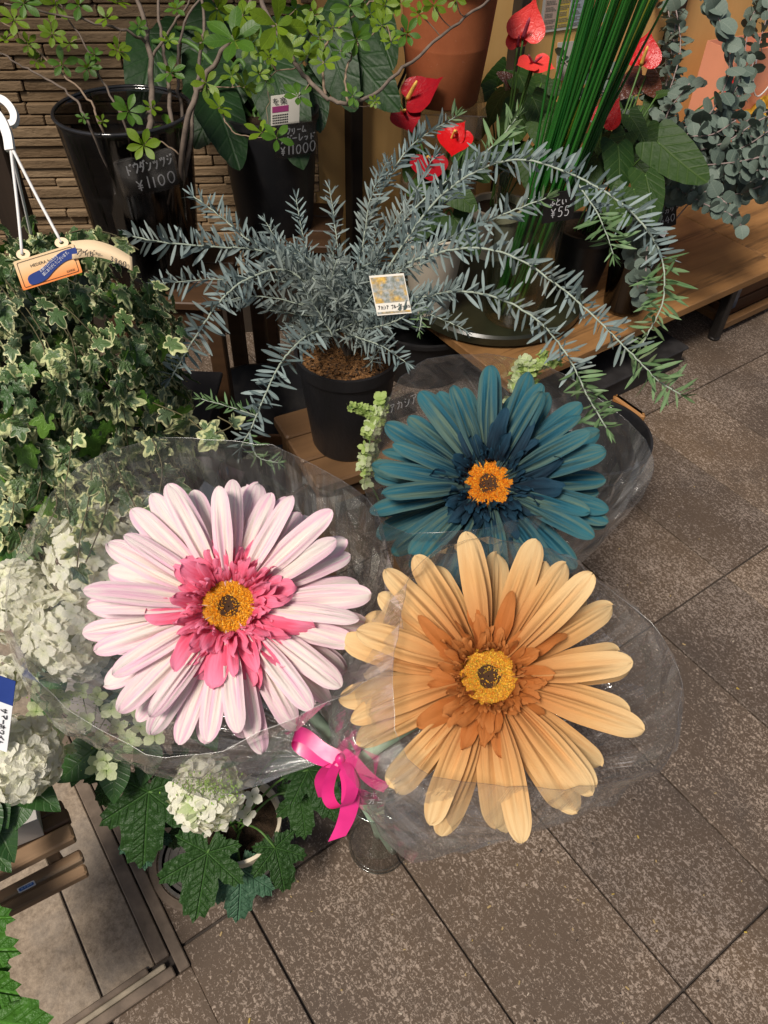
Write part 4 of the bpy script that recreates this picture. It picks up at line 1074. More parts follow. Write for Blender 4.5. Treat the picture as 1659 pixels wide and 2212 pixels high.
write('を楽', a, b, c, .08, .70, .20, MT_INK, pt, 'lettering', width=.5)
q = MB(); board(q, a.lerp(c, .36) + (b - a) * .05, a.lerp(c, .36) + (b - a) * .62, a.lerp(c, .56) + (b - a) * .05, .0006, off=.0006); q.build('magenta_band', MT_MAG, pt, False)
q = MB()
for k in range(4):
    A_ = a.lerp(c, .64 + k * .085) + (b - a) * .06
    for j in range(9): board(q, A_ + (b - a) * (.062 * j), A_ + (b - a) * (.062 * j + .045), A_ + (b - a) * (.062 * j) + (c - a) * .045, .0004, off=.0006)
stuff(q.build('small_print', MT_INK, pt, False))
def arrow_outline(n=40, notch=.16, w=.40, tip=1.0):
    """heart or arrow shaped leaf, petiole at the origin, tip along +y"""
    pts = []
    for i in range(n):
        t = i / n * 2
        s = 1 if t < 1 else -1
        t = t if t < 1 else 2 - t
        # t: 0 tip .. 1 petiole notch
        if t < .72:
            k = t / .72; y = tip * (1 - k) ** 1.0 - .10 * k; x = w * math.sin(k * math.pi / 2) ** .8 * (1 - .05 * k)
            y = tip * (1 - k ** 1.35) - .05 * k
        else:
            k = (t - .72) / .28; x = w * (1 - k) ** .75 * (1 + .1 * k); y = -.05 - notch * math.sin(k * math.pi) ** .8 * (1 - k * .1)
        pts.append((s * x, y))
    return pts
def m_heart(name, dark, light, rough=.3, trans=.12, spec=.5, rib=None, bump=.5):
    """leaf made with polar_leaf and arrow_outline: veins run from the petiole; uses object-space x, y"""
    t = NT(name); v = t.n('SeparateXYZ', {0: t.coord('Object')}); r = t.rnd()
    ax = t.math('ABSOLUTE', v.outputs[0])
    n1 = t.noise(t.coord('Object'), 7, 4)
    c = t.mix(t.math('MULTIPLY_ADD', r, .5, t.math('MULTIPLY', n1, .5)), dark, light)
    w = t.math('MULTIPLY_ADD', v.outputs[1], 34.0, t.math('MULTIPLY', ax, -30.0))
    vs_ = t.math('POWER', t.math('MULTIPLY_ADD', t.math('SINE', w), .5, .5), 14.0)
    mid = t.n('MapRange', {'Value': ax, 'From Min': .005, 'From Max': .022, 'To Min': 1.0, 'To Max': 0.0})
    vv = t.math('MAXIMUM', mid, t.math('MULTIPLY', vs_, .55))
    c = t.mix(t.math('MULTIPLY', vv, .26), c, rib or mul(light, 1.8))
    nb = t.bump(t.math('ADD', t.math('MULTIPLY', vv, -.5), t.math('MULTIPLY', n1, .7)), bump, .012)
    return leaf_shader(t, c, rough, spec, nb, trans)
MT_BROAD = m_heart('broad_dark_leaf', (.008, .028, .008), (.018, .050, .012), .5, .1, .3, None, .3)
MT_GSTEM = m_plain('green_stem', (.07, .15, .03), .5, .2, 40, .2)
broad = [geo_mesh('leaf', polar_leaf(arrow_outline(44, .15, .34), (.3, .6, .85, 1), U(-.1, .25), U(.1, .45), .012, k), MT_BROAD) for k in range(4)]
pl = thing('broadleaf_plant', 'broad dark green leaves growing from the tall black planter', 'plant', (BC.x, BC.y, bz - .03))
MB().lathe([(.0001, bz - .022), (BR * .93, bz - .026)], BC, 32).build('soil', MT_SOIL, pl)
items = []; sb = MB(); root0 = BC + Vector((0, 0, bz - .03))
for (x0, y0, x1, y1, d, sz) in ((330, 90, 300, 225, 1.98, .20), (455, 200, 520, 330, 1.9, .20), (590, 150, 640, 310, 1.9, .22), (500, 150, 420, 290, 1.95, .2), (690, 40, 740, 190, 1.95, .24), (740, 90, 835, 215, 1.98, .24),
                              (560, 60, 560, 200, 2.0, .22), (620, 40, 700, 120, 2.05, .2), (470, 30, 400, 150, 2.1, .22), (790, 10, 850, 110, 2.1, .2), (380, 60, 300, 110, 2.1, .2), (520, 10, 480, 90, 2.2, .2), (660, 150, 690, 250, 2.0, .16), (440, 130, 430, 240, 2.05, .18)):
    a = at(x0, y0, d + .04); b = at(x1, y1, d - .02); dr = b - a
    items.append((rng.choice(broad), leafM(a, dr, (EYE - a).normalized() + Vector((0, 0, .5)) + rvec(.25), dr.length)))
    sb.tube(catmull([root0 + rvec(.02), root0.lerp(a, .6) + Vector((0, 0, .06)), a], 6), [.006] * 13, 6)
sb.build('stems', MT_GSTEM, pl)
scatter(pl, 'leaf', items, None, 300)

# ---- ivy in a hanging pot with white hanger and tag
def ivy_outline(seed):
    r2 = random.Random(seed); n = 40; pts = []
    lob = [(90, 1.0, 24), (34, .72, 20), (146, .72, 20), (-30, .5, 22), (210, .5, 22)]
    lob = [(a + r2.uniform(-7, 7), q * r2.uniform(.85, 1.12), w) for a, q, w in lob]
    for i in range(n):
        a = -90 + 360 * (i + .5) / n
        r = .30
        for la, q, w in lob:
            dd = (a - la + 180) % 360 - 180
            r = max(r, q * max(0, 1 - abs(dd) / (w * 2.3)) ** .75 if abs(dd) < w * 2.3 else 0, .42 if abs(dd) < 30 else 0)
        if abs((a + 90 + 180) % 360 - 180) < 14: r = .17
        pts.append((r * math.cos(math.radians(a)), r * math.sin(math.radians(a))))
    return pts
def m_ivy():
    t = NT('variegated_ivy'); uv = t.n('SeparateXYZ', {0: t.coord('UV')}); r = t.rnd(); ob = t.coord('Object')
    n1 = t.noise(ob, 3.2, 3, .5, .4)
    c = t.mix(r, (.055, .125, .040), (.13, .21, .075))
    grey = t.mix(t.ramp(n1, [(.48, (0, 0, 0)), (.60, (.8,) * 3)]), c, (.23, .30, .20))
    e = t.math('ADD', uv.outputs[0], t.math('MULTIPLY', t.math('SUBTRACT', n1, .5), .45))
    e = t.math('ADD', e, t.math('MULTIPLY', t.math('SUBTRACT', r, .5), .36))
    cream = t.mix(r, (.76, .72, .44), (.62, .66, .32))
    c = t.mix(t.ramp(e, [(.80, (0, 0, 0)), (.88, (1, 1, 1))]), grey, cream)
    an = t.math('POWER', t.math('ABSOLUTE', t.math('SINE', t.math('MULTIPLY', uv.outputs[1], 15.7))), 30.0)
    c = t.mix(t.math('MULTIPLY', an, .25), c, (.16, .22, .11))
    return leaf_shader(t, c, .38, .4, t.bump(t.math('ADD', n1, t.math('MULTIPLY', an, -.5)), .4, .06), .22)
MT_IVY = m_ivy()
MT_IVYG = m_leaf('young_ivy_leaf', (.06, .16, .02), (.13, .26, .035), .4, .4, .25)
ivm = [geo_mesh('leaf', polar_leaf(ivy_outline(k), (.4, .72, .88, 1), U(-.6, .5), U(-.2, .6), .035, k), MT_IVY) for k in range(16)]
ivg = [geo_mesh('leaf', polar_leaf(ivy_outline(k + 30), (.4, .8, 1), U(-.35, .3), U(0, .4), .03, k), MT_IVYG) for k in range(3)]
IC = at(95, 850, 1.46); ITOP = 1.0
ivy = thing('ivy_plant', 'variegated ivy spilling from a hanging pot at the left edge', 'plant', (IC.x, IC.y, .55))
MT_POTD = m_plain('dark_green_pot', (.018, .03, .02), .5, .2, 20, .2)
MB().lathe([(.0001, .74), (.095, .74), (.13, .94), (.136, .945), (.136, .955), (.125, .955), (.12, .93), (.0001, .925)], (IC.x, IC.y, 0), 36).build('pot', MT_POTD, ivy)
items = []; vin = MB()
r2 = random.Random(21)
def ivy_surface(a, h):
    """point on the spilling mass: a round the pot, h 0 top .. 1 lowest trail"""
    R_ = .24 * (math.sin(min(1, h * 2.3 + .10) * math.pi / 2)) * (1 - .22 * max(0, h - .55))
    z = ITOP + .045 - .52 * h ** 1.12
    return Vector((IC.x + R_ * math.cos(a), IC.y + R_ * math.sin(a) * .95, z)), Vector((math.cos(a) * min(1, h * 2.4), math.sin(a) * min(1, h * 2.4), max(.15, 1 - h * 1.6)))
for k in range(2100):
    a = r2.uniform(-3.6, .75) if k > 250 else r2.uniform(0, 6.28); h = r2.random() ** .82 if k > 250 else r2.uniform(0, .35)
    p, n = ivy_surface(a, h); n = n.normalized()
    p = p + n * r2.uniform(-.045, .025) + Vector((r2.gauss(0, .01), r2.gauss(0, .01), r2.gauss(0, .012)))
    dr = (Vector((n.x * .5, n.y * .5, -1.0)) + Vector((r2.gauss(0, .5), r2.gauss(0, .5), r2.gauss(0, .35)))).normalized()
    nn = n + Vector((0, 0, .35)) + Vector((r2.gauss(0, .42), r2.gauss(0, .42), r2.gauss(0, .42)))
    g = r2.random() < .10
    items.append((r2.choice(ivg if g else ivm), leafM(p, dr, nn, r2.uniform(.019, .042) * (1.05 if h > .3 else .85))))
trails = [[(330, 870, 1.3), (400, 900, 1.26), (450, 935, 1.24), (500, 920, 1.23), (470, 900, 1.23)], [(200, 1000, 1.28), (190, 1090, 1.24), (175, 1150, 1.22), (165, 1240, 1.21)], [(250, 1000, 1.26), (275, 1060, 1.23), (300, 1110, 1.22)],
          [(110, 1020, 1.3), (120, 1100, 1.28), (60, 1180, 1.28), (40, 1150, 1.28)], [(330, 950, 1.27), (350, 1010, 1.24), (340, 1090, 1.23)], [(20, 960, 1.32), (30, 1080, 1.3), (20, 1130, 1.3)], [(60, 900, 1.3), (90, 1010, 1.28), (80, 1080, 1.27)], [(160, 900, 1.26), (150, 1000, 1.24), (140, 1060, 1.24), (150, 1110, 1.23)],
          [(210, 1000, 1.25), (230, 1090, 1.22), (200, 1180, 1.21), (185, 1215, 1.2)], [(60, 560, 1.4), (160, 500, 1.42), (240, 505, 1.42), (300, 540, 1.4)], [(20, 620, 1.38), (30, 560, 1.42), (90, 540, 1.43)]]
for tr in trails:
    c = catmull([at(*q) for q in tr], 7); vin.tube(c, .0011, 5)
    for i, p in enumerate(resample(c, .03)):
        dr = Vector((r2.gauss(0, .8), r2.gauss(0, .6), -.7)).normalized(); nn = (EYE - p).normalized() + Vector((r2.gauss(0, .5), r2.gauss(0, .5), r2.gauss(0, .5)))
        items.append((r2.choice(ivm + ivg[:1]), leafM(p + dr * .008, dr, nn, r2.uniform(.026, .042))))
for k in range(12):
    a = r2.uniform(-3.4, .4); pts = [ivy_surface(a + r2.gauss(0, .04), h)[0] + Vector((r2.gauss(0, .008), r2.gauss(0, .008), 0)) for h in (.05, .2, .4, .6, .8, 1.0)]
    vin.tube(catmull(pts, 4), .0011, 4, False)
stuff(vin.build('vines', m_plain('brown_green_vine', (.10, .085, .04), .7, .3, 50, .3), ivy))
scatter(ivy, 'leaf', items, 'inner_leaves', 300)
# hanger
MT_WPL = m_plain('white_plastic', (.74, .72, .70), .42, .05, 15, .08, .4)
hg = thing('plant_hanger', 'white plastic pot hanger with open hook above the ivy', 'hanger', (IC.x, IC.y, .95))
J = at(22, 312, 1.17)
for (x, y, d) in ((48, 550, 1.176), (76, 548, 1.40), (133, 524, 1.178)):
    e = at(x, y, d); MB().tube(catmull([J, J.lerp(e, .5) + Vector((0, 0, -.004)), e], 5), .0024, 8).build('strand', MT_WPL, hg)
def hook_strip(pts, w0, w1, th):
    c = catmull(pts, 8); v = []; n = len(c)
    for i, p in enumerate(c):
        d = (c[min(i + 1, n - 1)] - c[max(i - 1, 0)]).normalized(); s = d.cross(FWD).normalized(); w = w0 + (w1 - w0) * i / (n - 1)
        for a, b in ((-1, -1), (1, -1), (1, 1), (-1, 1)): v.append(p + s * (a * w / 2) + FWD * (b * th / 2))
    f = [(i * 4 + k, i * 4 + (k + 1) % 4, i * 4 + 4 + (k + 1) % 4, i * 4 + 4 + k) for i in range(n - 1) for k in range(4)] + [(3, 2, 1, 0), (n * 4 - 4, n * 4 - 3, n * 4 - 2, n * 4 - 1)]
    mb = MB(); mb.add(v, f); return mb
hook_strip([at(22, 325, 1.17), at(16, 290, 1.17), at(0, 255, 1.17), at(-30, 225, 1.17)], .013, .014, .008).build('neck', MT_WPL, hg, sharp=30)
hook_strip([at(-30, 222, 1.175), at(-12, 214, 1.175), at(8, 218, 1.175), at(24, 233, 1.175), at(32, 250, 1.175), at(30, 265, 1.175), at(22, 269, 1.175)], .0115, .0095, .010).build('hook', MT_WPL, hg, sharp=30)
# tag
MT_TAG = (lambda t: (t.base(t.ramp(t.n('SeparateXYZ', {0: t.coord('UV')}).outputs[1], [(.05, (.86, .25, .055)), (.45, (.88, .48, .20)), (.75, (.86, .62, .36))]), .45, .4), t.m)[1])(NT('orange_tag_card'))
MT_NAVY = m_plain('navy_band', (.018, .045, .22), .45, .08, 12, .02)
MT_CREAMP = m_plain('cream_card', (.78, .60, .38), .55, .05, 10, .02)
tg = thing('plant_tag', 'orange ivy tag with navy band hung on the white hanger', 'tag', at(100, 575, 1.18))
a, b, c = at(28, 566, 1.17), at(158, 526, 1.175), at(50, 628, 1.185)
q = MB(); board(q, a, b, c, .0012, rnd_=.002); q.build('card', MT_TAG, tg, False)
for (x, y) in ((50, 549), (133, 524)):
    q = MB(); q.add([at(x, y, 1.176) + RIGHT * (rr * math.cos(k * .3927)) + UP * (rr * .75 * math.sin(k * .3927)) for rr in (.0105, .0035) for k in range(16)], [(k, (k + 1) % 16, 16 + (k + 1) % 16, 16 + k) for k in range(16)])
    o = q.build('eyelet', MT_CREAMP, tg, False); md = o.modifiers.new('t', 'SOLIDIFY'); md.thickness = .0012
q = MB(); o_, x_, y_ = plane_frame(a, b, c); zn_ = x_.cross(y_).normalized()
fr_pts = []
for cx, cy, a0 in ((.93, .88, 0), (.07, .88, 90), (.07, .12, 180), (.93, .12, 270)):
    for k in range(5):
        an = math.radians(a0 + 22.5 * k); fr_pts.append((cx + .025 * math.cos(an), cy + .05 * math.sin(an)))
P_ = lambda u_, v_, l=.0008: o_ + x_ * u_ + y_ * v_ + zn_ * l
n = len(fr_pts); q.add([P_(u_, v_) for u_, v_ in fr_pts] + [P_(.5 + (u_ - .5) * .985, .5 + (v_ - .5) * .965) for u_, v_ in fr_pts], [(k, (k + 1) % n, n + (k + 1) % n, n + k) for k in range(n)])
q.build('border_line', MT_INK, tg, False)
write('HEDERA helix', a, b, c, .24, .66, .10, MT_INK, tg, 'lettering', .0008, width=.42)
write('KAWAI', a, b, c, .76, .13, .09, MT_INK, tg, 'lettering', .0008, shear=.25, width=.14)
band = [(.135, .20), (.14, .34), (.2, .44), (.4, .52), (.6, .72), (.8, .86), (1.02, .86)]; low = [(.135, .20), (.16, .12), (.25, .08), (.42, .14), (.6, .36), (.8, .52), (1.02, .52)]
up_, lo_ = catmull([P_(*t_, .0016) for t_ in band], 5), catmull([P_(*t_, .0016) for t_ in low], 5)
q = MB(); n = len(up_); q.add(up_ + lo_, [(i, n + i, n + i + 1, i + 1) for i in range(n - 1)]); o = q.build('navy_band', MT_NAVY, tg, False); o.modifiers.new('t', 'SOLIDIFY').thickness = .0006
write('お買い上げいただき', a, b, c, .37, .40, .10, MT_WHITEP, tg, 'lettering', .0022, width=.38, turn=.40)
write('誠にありがとうございます。', a, b, c, .40, .26, .10, MT_WHITEP, tg, 'lettering', .0022, width=.56, turn=.40)
s_pts = [at(155, 540, 1.178), at(200, 537, 1.182), at(245, 549, 1.188), at(286, 572, 1.195)]
cc = catmull(s_pts, 6); wd = (UP - RIGHT * .05).normalized() * .0135
q = MB(); q.add([p + wd * (1 - .12 * i / len(cc)) for i, p in enumerate(cc)] + [p - wd * (1 - .3 * i / len(cc)) for i, p in enumerate(cc)], [(i, len(cc) + i, len(cc) + i + 1, i + 1) for i in range(len(cc) - 1)])
o = q.build('name_strip', MT_CREAMP, tg); o.modifiers.new('t', 'SOLIDIFY').thickness = .0008
a2, b2, c2 = at(160, 534, 1.175), at(225, 538, 1.182), at(158, 557, 1.176)
handwrite('アイビー', a2, b2, c2, .08, .25, .20, .6, MT_INK, tg, .0014, -.10, lift=.002)
a2, b2, c2 = at(238, 548, 1.182), at(276, 564, 1.188), at(236, 566, 1.183)
handwrite('3300', a2, b2, c2, .02, .1, .22, .62, MT_INK, tg, .0013, 0, lift=.002)
# broad leaves behind the ivy at the left edge
MT_SERR = m_heart('serrated_green_leaf', (.018, .058, .012), (.045, .12, .02), .4, .2, .4)
lb = thing('broadleaf_plant', 'big green leaves behind the ivy at the left edge', 'plant', at(0, 480, 1.75))
items = []
bigl = geo_mesh('leaf', polar_leaf(arrow_outline(44, .05, .40), (.3, .6, .85, 1), .2, .3, .01, 5), MT_SERR)
for (x0, y0, x1, y1, d) in ((-90, 500, 95, 455, 1.72), (-60, 350, 20, 420, 1.8), (-80, 420, 60, 530, 1.76), (-120, 560, 20, 560, 1.72)):
    a_, b_ = at(x0, y0, d), at(x1, y1, d - .03); items.append((bigl, leafM(a_, b_ - a_, Vector((0, -.4, 1)) + rvec(.2), (b_ - a_).length)))
sb = MB(); 
for it in items: sb.tube([at(-130, 600, 1.8) + Vector((0, 0, -.2)), it[1].translation], .004, 6)
sb.build('stems', MT_GSTEM, lb); scatter(lb, 'leaf', items, None)
# ================================================================== THE BLUE-GREY SHRUB
AC = Vector((-.088, 1.375, 0)); AZ0, AZ1 = STZ, STZ + .245
ac = thing('acacia_shrub', 'arching blue-grey leaved shrub in a black plastic pot on the wooden stool', 'shrub', (AC.x, AC.y, AZ0))
t_ = NT('ribbed_black_plastic'); sp_ = t_.coord('Object')
t_.base((.013, .013, .015), .42, .45, t_.bump(t_.noise(t_.scaled(sp_, (60, 60, 14)), 1.0, 4, .7), .6, .003)); MT_POTB = t_.m
MB().lathe([(.0001, AZ0 + .003), (.078, AZ0 + .001), (.082, AZ0 + .010), (.104, AZ1 - .03), (.109, AZ1 - .028), (.111, AZ1), (.104, AZ1), (.101, AZ1 - .03), (.0001, AZ1 - .03)], AC, 48).build('pot', MT_POTB, ac, sharp=35)
t_ = NT('gritty_soil'); sp_ = t_.coord('Object'); n_ = t_.n('TexVoronoi', {'Vector': sp_, 'Scale': 160.0})
t_.base(t_.ramp(n_.outputs['Color'], [(.2, (.10, .045, .015)), (.5, (.26, .13, .05)), (.8, (.05, .03, .018))]), .9, .2, t_.bump(n_.outputs['Distance'], 1.0, .006)); MT_GRIT = t_.m
MB().lathe([(.0001, AZ1 - .012), (.06, AZ1 - .013), (.101, AZ1 - .018)], AC, 36).build('soil', MT_GRIT, ac)
q = MB()
for k in range(420):
    a, rr = U(0, 6.283), .098 * math.sqrt(U(0, 1)); s = U(.0015, .0045)
    q.box((0, 0, 0), (s * 1.5, s, s), M=Matrix.Translation(AC + Vector((rr * math.cos(a), rr * math.sin(a), AZ1 - .012 + s * .3))) @ Euler((U(0, 3), U(0, 3), U(0, 3))).to_matrix().to_4x4(), bev=s * .25)
stuff(q.build('bark_chips', MT_GRIT, ac, False))
def m_acleaf(name, d, l):
    t = NT(name); uv = t.n('SeparateXYZ', {0: t.coord('UV')}); r = t.rnd()
    ax = t.math('ABSOLUTE', t.math('SUBTRACT', uv.outputs[0], .5))
    c = t.mix(r, d, l); c = t.mix(t.ramp(ax, [(.02, (.35,) * 3), (.10, (0, 0, 0))]), c, mul(l, 1.5))
    c = t.mix(t.ramp(t.noise(t.coord('Object'), 5, 3), [(.45, (0, 0, 0)), (.75, (.35,) * 3)]), c, (.26, .22, .15))
    return leaf_shader(t, c, .55, .3, None, .15)
MT_AL = m_acleaf('blue_grey_leaf', (.095, .138, .138), (.25, .325, .32))
MT_AG = m_acleaf('grey_green_tip_leaf', (.075, .155, .055), (.16, .27, .12))
MT_ASTEM = m_plain('pale_silver_stem', (.31, .36, .29), .6, .2, 60, .3)
alm = [geo_mesh('leaf', lance(1, U(.055, .088), 6, 2, 'blunt', U(-.2, .25), U(-.3, .5)), MT_AL) for _ in range(5)]
agm = [geo_mesh('leaf', lance(1, U(.06, .085), 5, 2, 'lance', U(-.3, .4), U(-.3, .5)), MT_AG) for _ in range(4)]
def acb(x, y, d): return at(x, y, d)
BR_ = [  # (survey points, leaf length, green share at tip)
 ([(800, 640, 1.58), (860, 545, 1.54), (945, 430, 1.48), (1040, 365, 1.43), (1130, 345, 1.40), (1230, 375, 1.38), (1330, 430, 1.36), (1400, 500, 1.35), (1432, 570, 1.34), (1432, 650, 1.33), (1400, 720, 1.33), (1385, 745, 1.33)], .040, .18),
 ([(800, 640, 1.55), (860, 580, 1.50), (930, 552, 1.46), (1020, 535, 1.42), (1110, 555, 1.39), (1200, 612, 1.36), (1290, 690, 1.33), (1360, 760, 1.31), (1420, 820, 1.30), (1470, 852, 1.29)], .040, .16),
 ([(820, 670, 1.55), (900, 645, 1.48), (1000, 630, 1.44), (1090, 650, 1.41), (1170, 700, 1.38), (1230, 775, 1.35), (1272, 860, 1.32), (1310, 925, 1.30)], .038, .2),
 ([(780, 620, 1.62), (790, 500, 1.64), (845, 375, 1.66), (900, 305, 1.67), (985, 252, 1.68)], .036, .05),
 ([(790, 620, 1.60), (870, 480, 1.58), (960, 395, 1.57), (1060, 320, 1.56), (1118, 252, 1.55)], .034, .2),
 ([(810, 640, 1.56), (900, 555, 1.52), (1000, 500, 1.49), (1095, 460, 1.46), (1180, 428, 1.44)], .038, .03),
 ([(740, 640, 1.6), (728, 520, 1.6), (712, 405, 1.6)], .030, .0), ([(700, 640, 1.6), (660, 530, 1.58), (640, 428, 1.58)], .030, .0),
 ([(760, 640, 1.62), (785, 520, 1.62), (800, 430, 1.62), (835, 350, 1.62)], .034, .0), ([(770, 630, 1.58), (840, 500, 1.58), (905, 400, 1.6), (935, 340, 1.6)], .036, .0),
 ([(720, 640, 1.58), (640, 560, 1.54), (540, 538, 1.50), (440, 532, 1.46), (340, 522, 1.43), (285, 510, 1.42)], .040, .0),
 ([(720, 640, 1.6), (620, 555, 1.6), (540, 520, 1.6), (480, 470, 1.6), (418, 425, 1.6)], .034, .0),
 ([(710, 660, 1.56), (640, 615, 1.52), (540, 602, 1.48), (440, 605, 1.45), (345, 612, 1.43)], .036, .0),
 ([(710, 650, 1.54), (620, 585, 1.48), (540, 600, 1.44), (480, 645, 1.42), (432, 712, 1.4), (385, 790, 1.39), (370, 815, 1.39)], .042, .0),
 ([(720, 680, 1.54), (620, 650, 1.5), (540, 640, 1.47), (470, 655, 1.45)], .034, .0),
 ([(720, 710, 1.54), (670, 722, 1.47), (630, 755, 1.43), (595, 805, 1.40), (568, 865, 1.38), (540, 930, 1.37), (520, 965, 1.37)], .042, .0),
 ([(745, 720, 1.52), (790, 735, 1.45), (830, 750, 1.43), (875, 782, 1.42)], .036, .0), ([(760, 715, 1.52), (820, 705, 1.45), (870, 685, 1.42), (900, 655, 1.42)], .034, .0),
 ([(770, 700, 1.54), (860, 650, 1.47), (920, 640, 1.45), (975, 628, 1.44)], .032, .0), ([(850, 660, 1.5), (930, 680, 1.46), (1005, 712, 1.44)], .030, .0),
 ([(1000, 480, 1.49), (1250, 400, 1.38), (1290, 460, 1.37), (1310, 505, 1.36), (1325, 550, 1.36)][1:], .034, .55),
 ([(540, 935, 1.37), (555, 985, 1.36), (600, 1000, 1.36)], .026, 1.0), ([(560, 900, 1.38), (500, 880, 1.37), (435, 862, 1.37)], .026, 1.0), ([(905, 650, 1.44), (910, 690, 1.42), (905, 715, 1.42)], .020, 1.0),
 ([(690, 640, 1.6), (600, 520, 1.62), (575, 480, 1.63)], .03, 0), ([(830, 600, 1.6), (900, 500, 1.62), (960, 440, 1.63), (1010, 380, 1.64)], .034, 0)]
r2 = random.Random(5)
for k in range(58):      # short inner shoots
    x0, y0 = r2.uniform(670, 840), r2.uniform(590, 735); a = r2.uniform(0, 6.283); L = r2.uniform(60, 150)
    d = r2.uniform(1.47, 1.6)
    BR_.append(([(x0, y0, d + .03), (x0 + L * .5 * math.cos(a), y0 - 20 + L * .4 * math.sin(a), d), (x0 + L * math.cos(a), y0 - 40 + L * .75 * math.sin(a), d - .05)], r2.uniform(.024, .034), 0))
items = []; root_pt = AC + Vector((0, 0, AZ1 - .015))
main = MB(); main.tube(catmull([root_pt, root_pt + Vector((.01, 0, .06)), at(760, 640, 1.58)], 6), [.0065 - .0003 * i for i in range(13)], 8); main.tube(catmull([root_pt, root_pt + Vector((-.015, -.01, .05)), at(715, 660, 1.56)], 6), .005, 8)
main.build('trunk', m_plain('shrub_bark', (.13, .10, .075), .8, .3, 60, .6), ac)
for bi, (pts, LL, green) in enumerate(BR_):
    P_ = [at(*p) for p in pts]
    c = catmull(P_, 9); n = len(c); tot = sum((b - a).length for a, b in zip(c, c[1:]))
    c = [p + rvec(.0004) for p in c]
    r0 = .0025 if tot > .35 else .0016
    bo = MB().tube(c, [r0 * (1 - .5 * i / n) for i in range(n)], 6); bo = bo.build('branch', MT_ASTEM, ac)
    s = resample(c, .0033 if tot > .3 else .0034); N_ = len(s)
    ph = r2.uniform(0, 6.28)
    for i, p in enumerate(s):
        t = i / max(1, N_ - 1)
        if t < .12 and tot > .3: continue
        d = (s[min(i + 1, N_ - 1)] - s[max(i - 1, 0)]).normalized()
        view = (EYE - p).normalized(); side = d.cross(view).normalized(); upv = side.cross(d)
        a = ph + i * 2.39996
        lat = math.cos(a); ver = math.sin(a)
        side_w = side * lat * 1.15 + upv * (ver * .75) + Vector((0, 0, .42))
        if side_w.length < .3: side_w = side * (1 if i % 2 else -1)
        dr = (side_w.normalized() * 1.0 + d * r2.uniform(.1, .95) + rvec(.22)).normalized()
        g = r2.random() < (1.0 if t > 1 - green else 0) or green >= 1
        if r2.random() < .07: continue
        L = LL * r2.uniform(.62, 1.2) * (1 - .35 * max(0, t - .85) / .15) * (1.35 if g and green < 1 else 1)
        items.append((r2.choice(agm if g else alm), leafM(p, dr, view * .6 + upv + rvec(.5), L), bo))
    for k in range(7):   # tuft at the tip
        dr = (c[-1] - c[-3]).normalized() + rvec(.4)
        items.append((r2.choice(agm if green > 0 else alm), leafM(c[-1], dr, rvec(1), LL * r2.uniform(.5, .8)), bo))
big = [it for it in items]
scatter(ac, 'leaf', big, 'foliage', 300)
# photo card
a, b, c = at(797, 596, 1.40), at(872, 590, 1.40), at(815, 682, 1.41)
cd = thing('photo_card', 'small card with a photo of yellow blossom stuck in the grey shrub', 'plant card', at(840, 690, 1.42))
q = MB(); board(q, a, b, c, .001); q.build('card', MT_PAPER, cd, False)
t_ = NT('yellow_blossom_photo'); g_ = t_.coord('Object'); n_ = t_.noise(g_, 150, 4, .6); n2 = t_.noise(g_, 60, 3)
t_.base(t_.mix(t_.ramp(n2, [(.42, (0, 0, 0)), (.62, (1, 1, 1))]), t_.ramp(n_, [(.35, (.13, .15, .12)), (.65, (.34, .36, .36))]), t_.ramp(n_, [(.35, (.30, .17, .02)), (.65, (.62, .38, .05))])), .4, .4)
q = MB(); board(q, a.lerp(c, .03), b.lerp(c + b - a, .03), a.lerp(c, .72), .0004, .0016, off=.0006); q.build('printed_photo', t_.m, cd, False)
q = MB(); board(q, a.lerp(c, .90), b.lerp(c + b - a, .90), a.lerp(c, .985), .0004, .0012, off=.0006); q.build('printed_photo', t_.m, cd, False)
handwrite('アカシア ブルーブッシュ', a, b, c, .06, .14, .075, .10, MT_INK, cd, .0009, lift=.0012)
MB().tube([(a + b) / 2 - (b - a) * .1 + (c - a) * .7 + FWD * .002, AC + Vector((.05, -.02, AZ1 - .02))], .0012, 6).build('pick', MT_WPL, cd)
# dim acrylic price card beside the pot
price_sign('clear acrylic price card leaning beside the black shrub pot', at(828, 866, 1.50), at(900, 838, 1.50), at(838, 920, 1.53), [('アカシア', .12, .45, .2, .34, .05)], .0015)
# ================================================================== RIGHT: WHAT STANDS ON THE BENCH
BT = BZ + .001
def pot_thing(name, label, cat, c, z0, h, r0, r1, mat, lip=.006, group=None, soil=None, n=40):
    o = thing(name, label, cat, (c.x, c.y, z0), group); c = Vector((c.x, c.y, 0))
    MB().lathe([(.0001, z0 + .003), (r0 * .97, z0 + .001), (r0, z0 + .008), (r1, z0 + h - .03), (r1 + lip, z0 + h - .028), (r1 + lip, z0 + h), (r1 - .004, z0 + h), (r1 - .006, z0 + h - .03), (.0001, z0 + h - .032)], c, n).build('pot', mat, o, sharp=35)
    MB().lathe([(.0001, z0 + h - .018), (r1 - .004, z0 + h - .022)], c, 28).build('soil', soil or MT_SOIL, o)
    return o
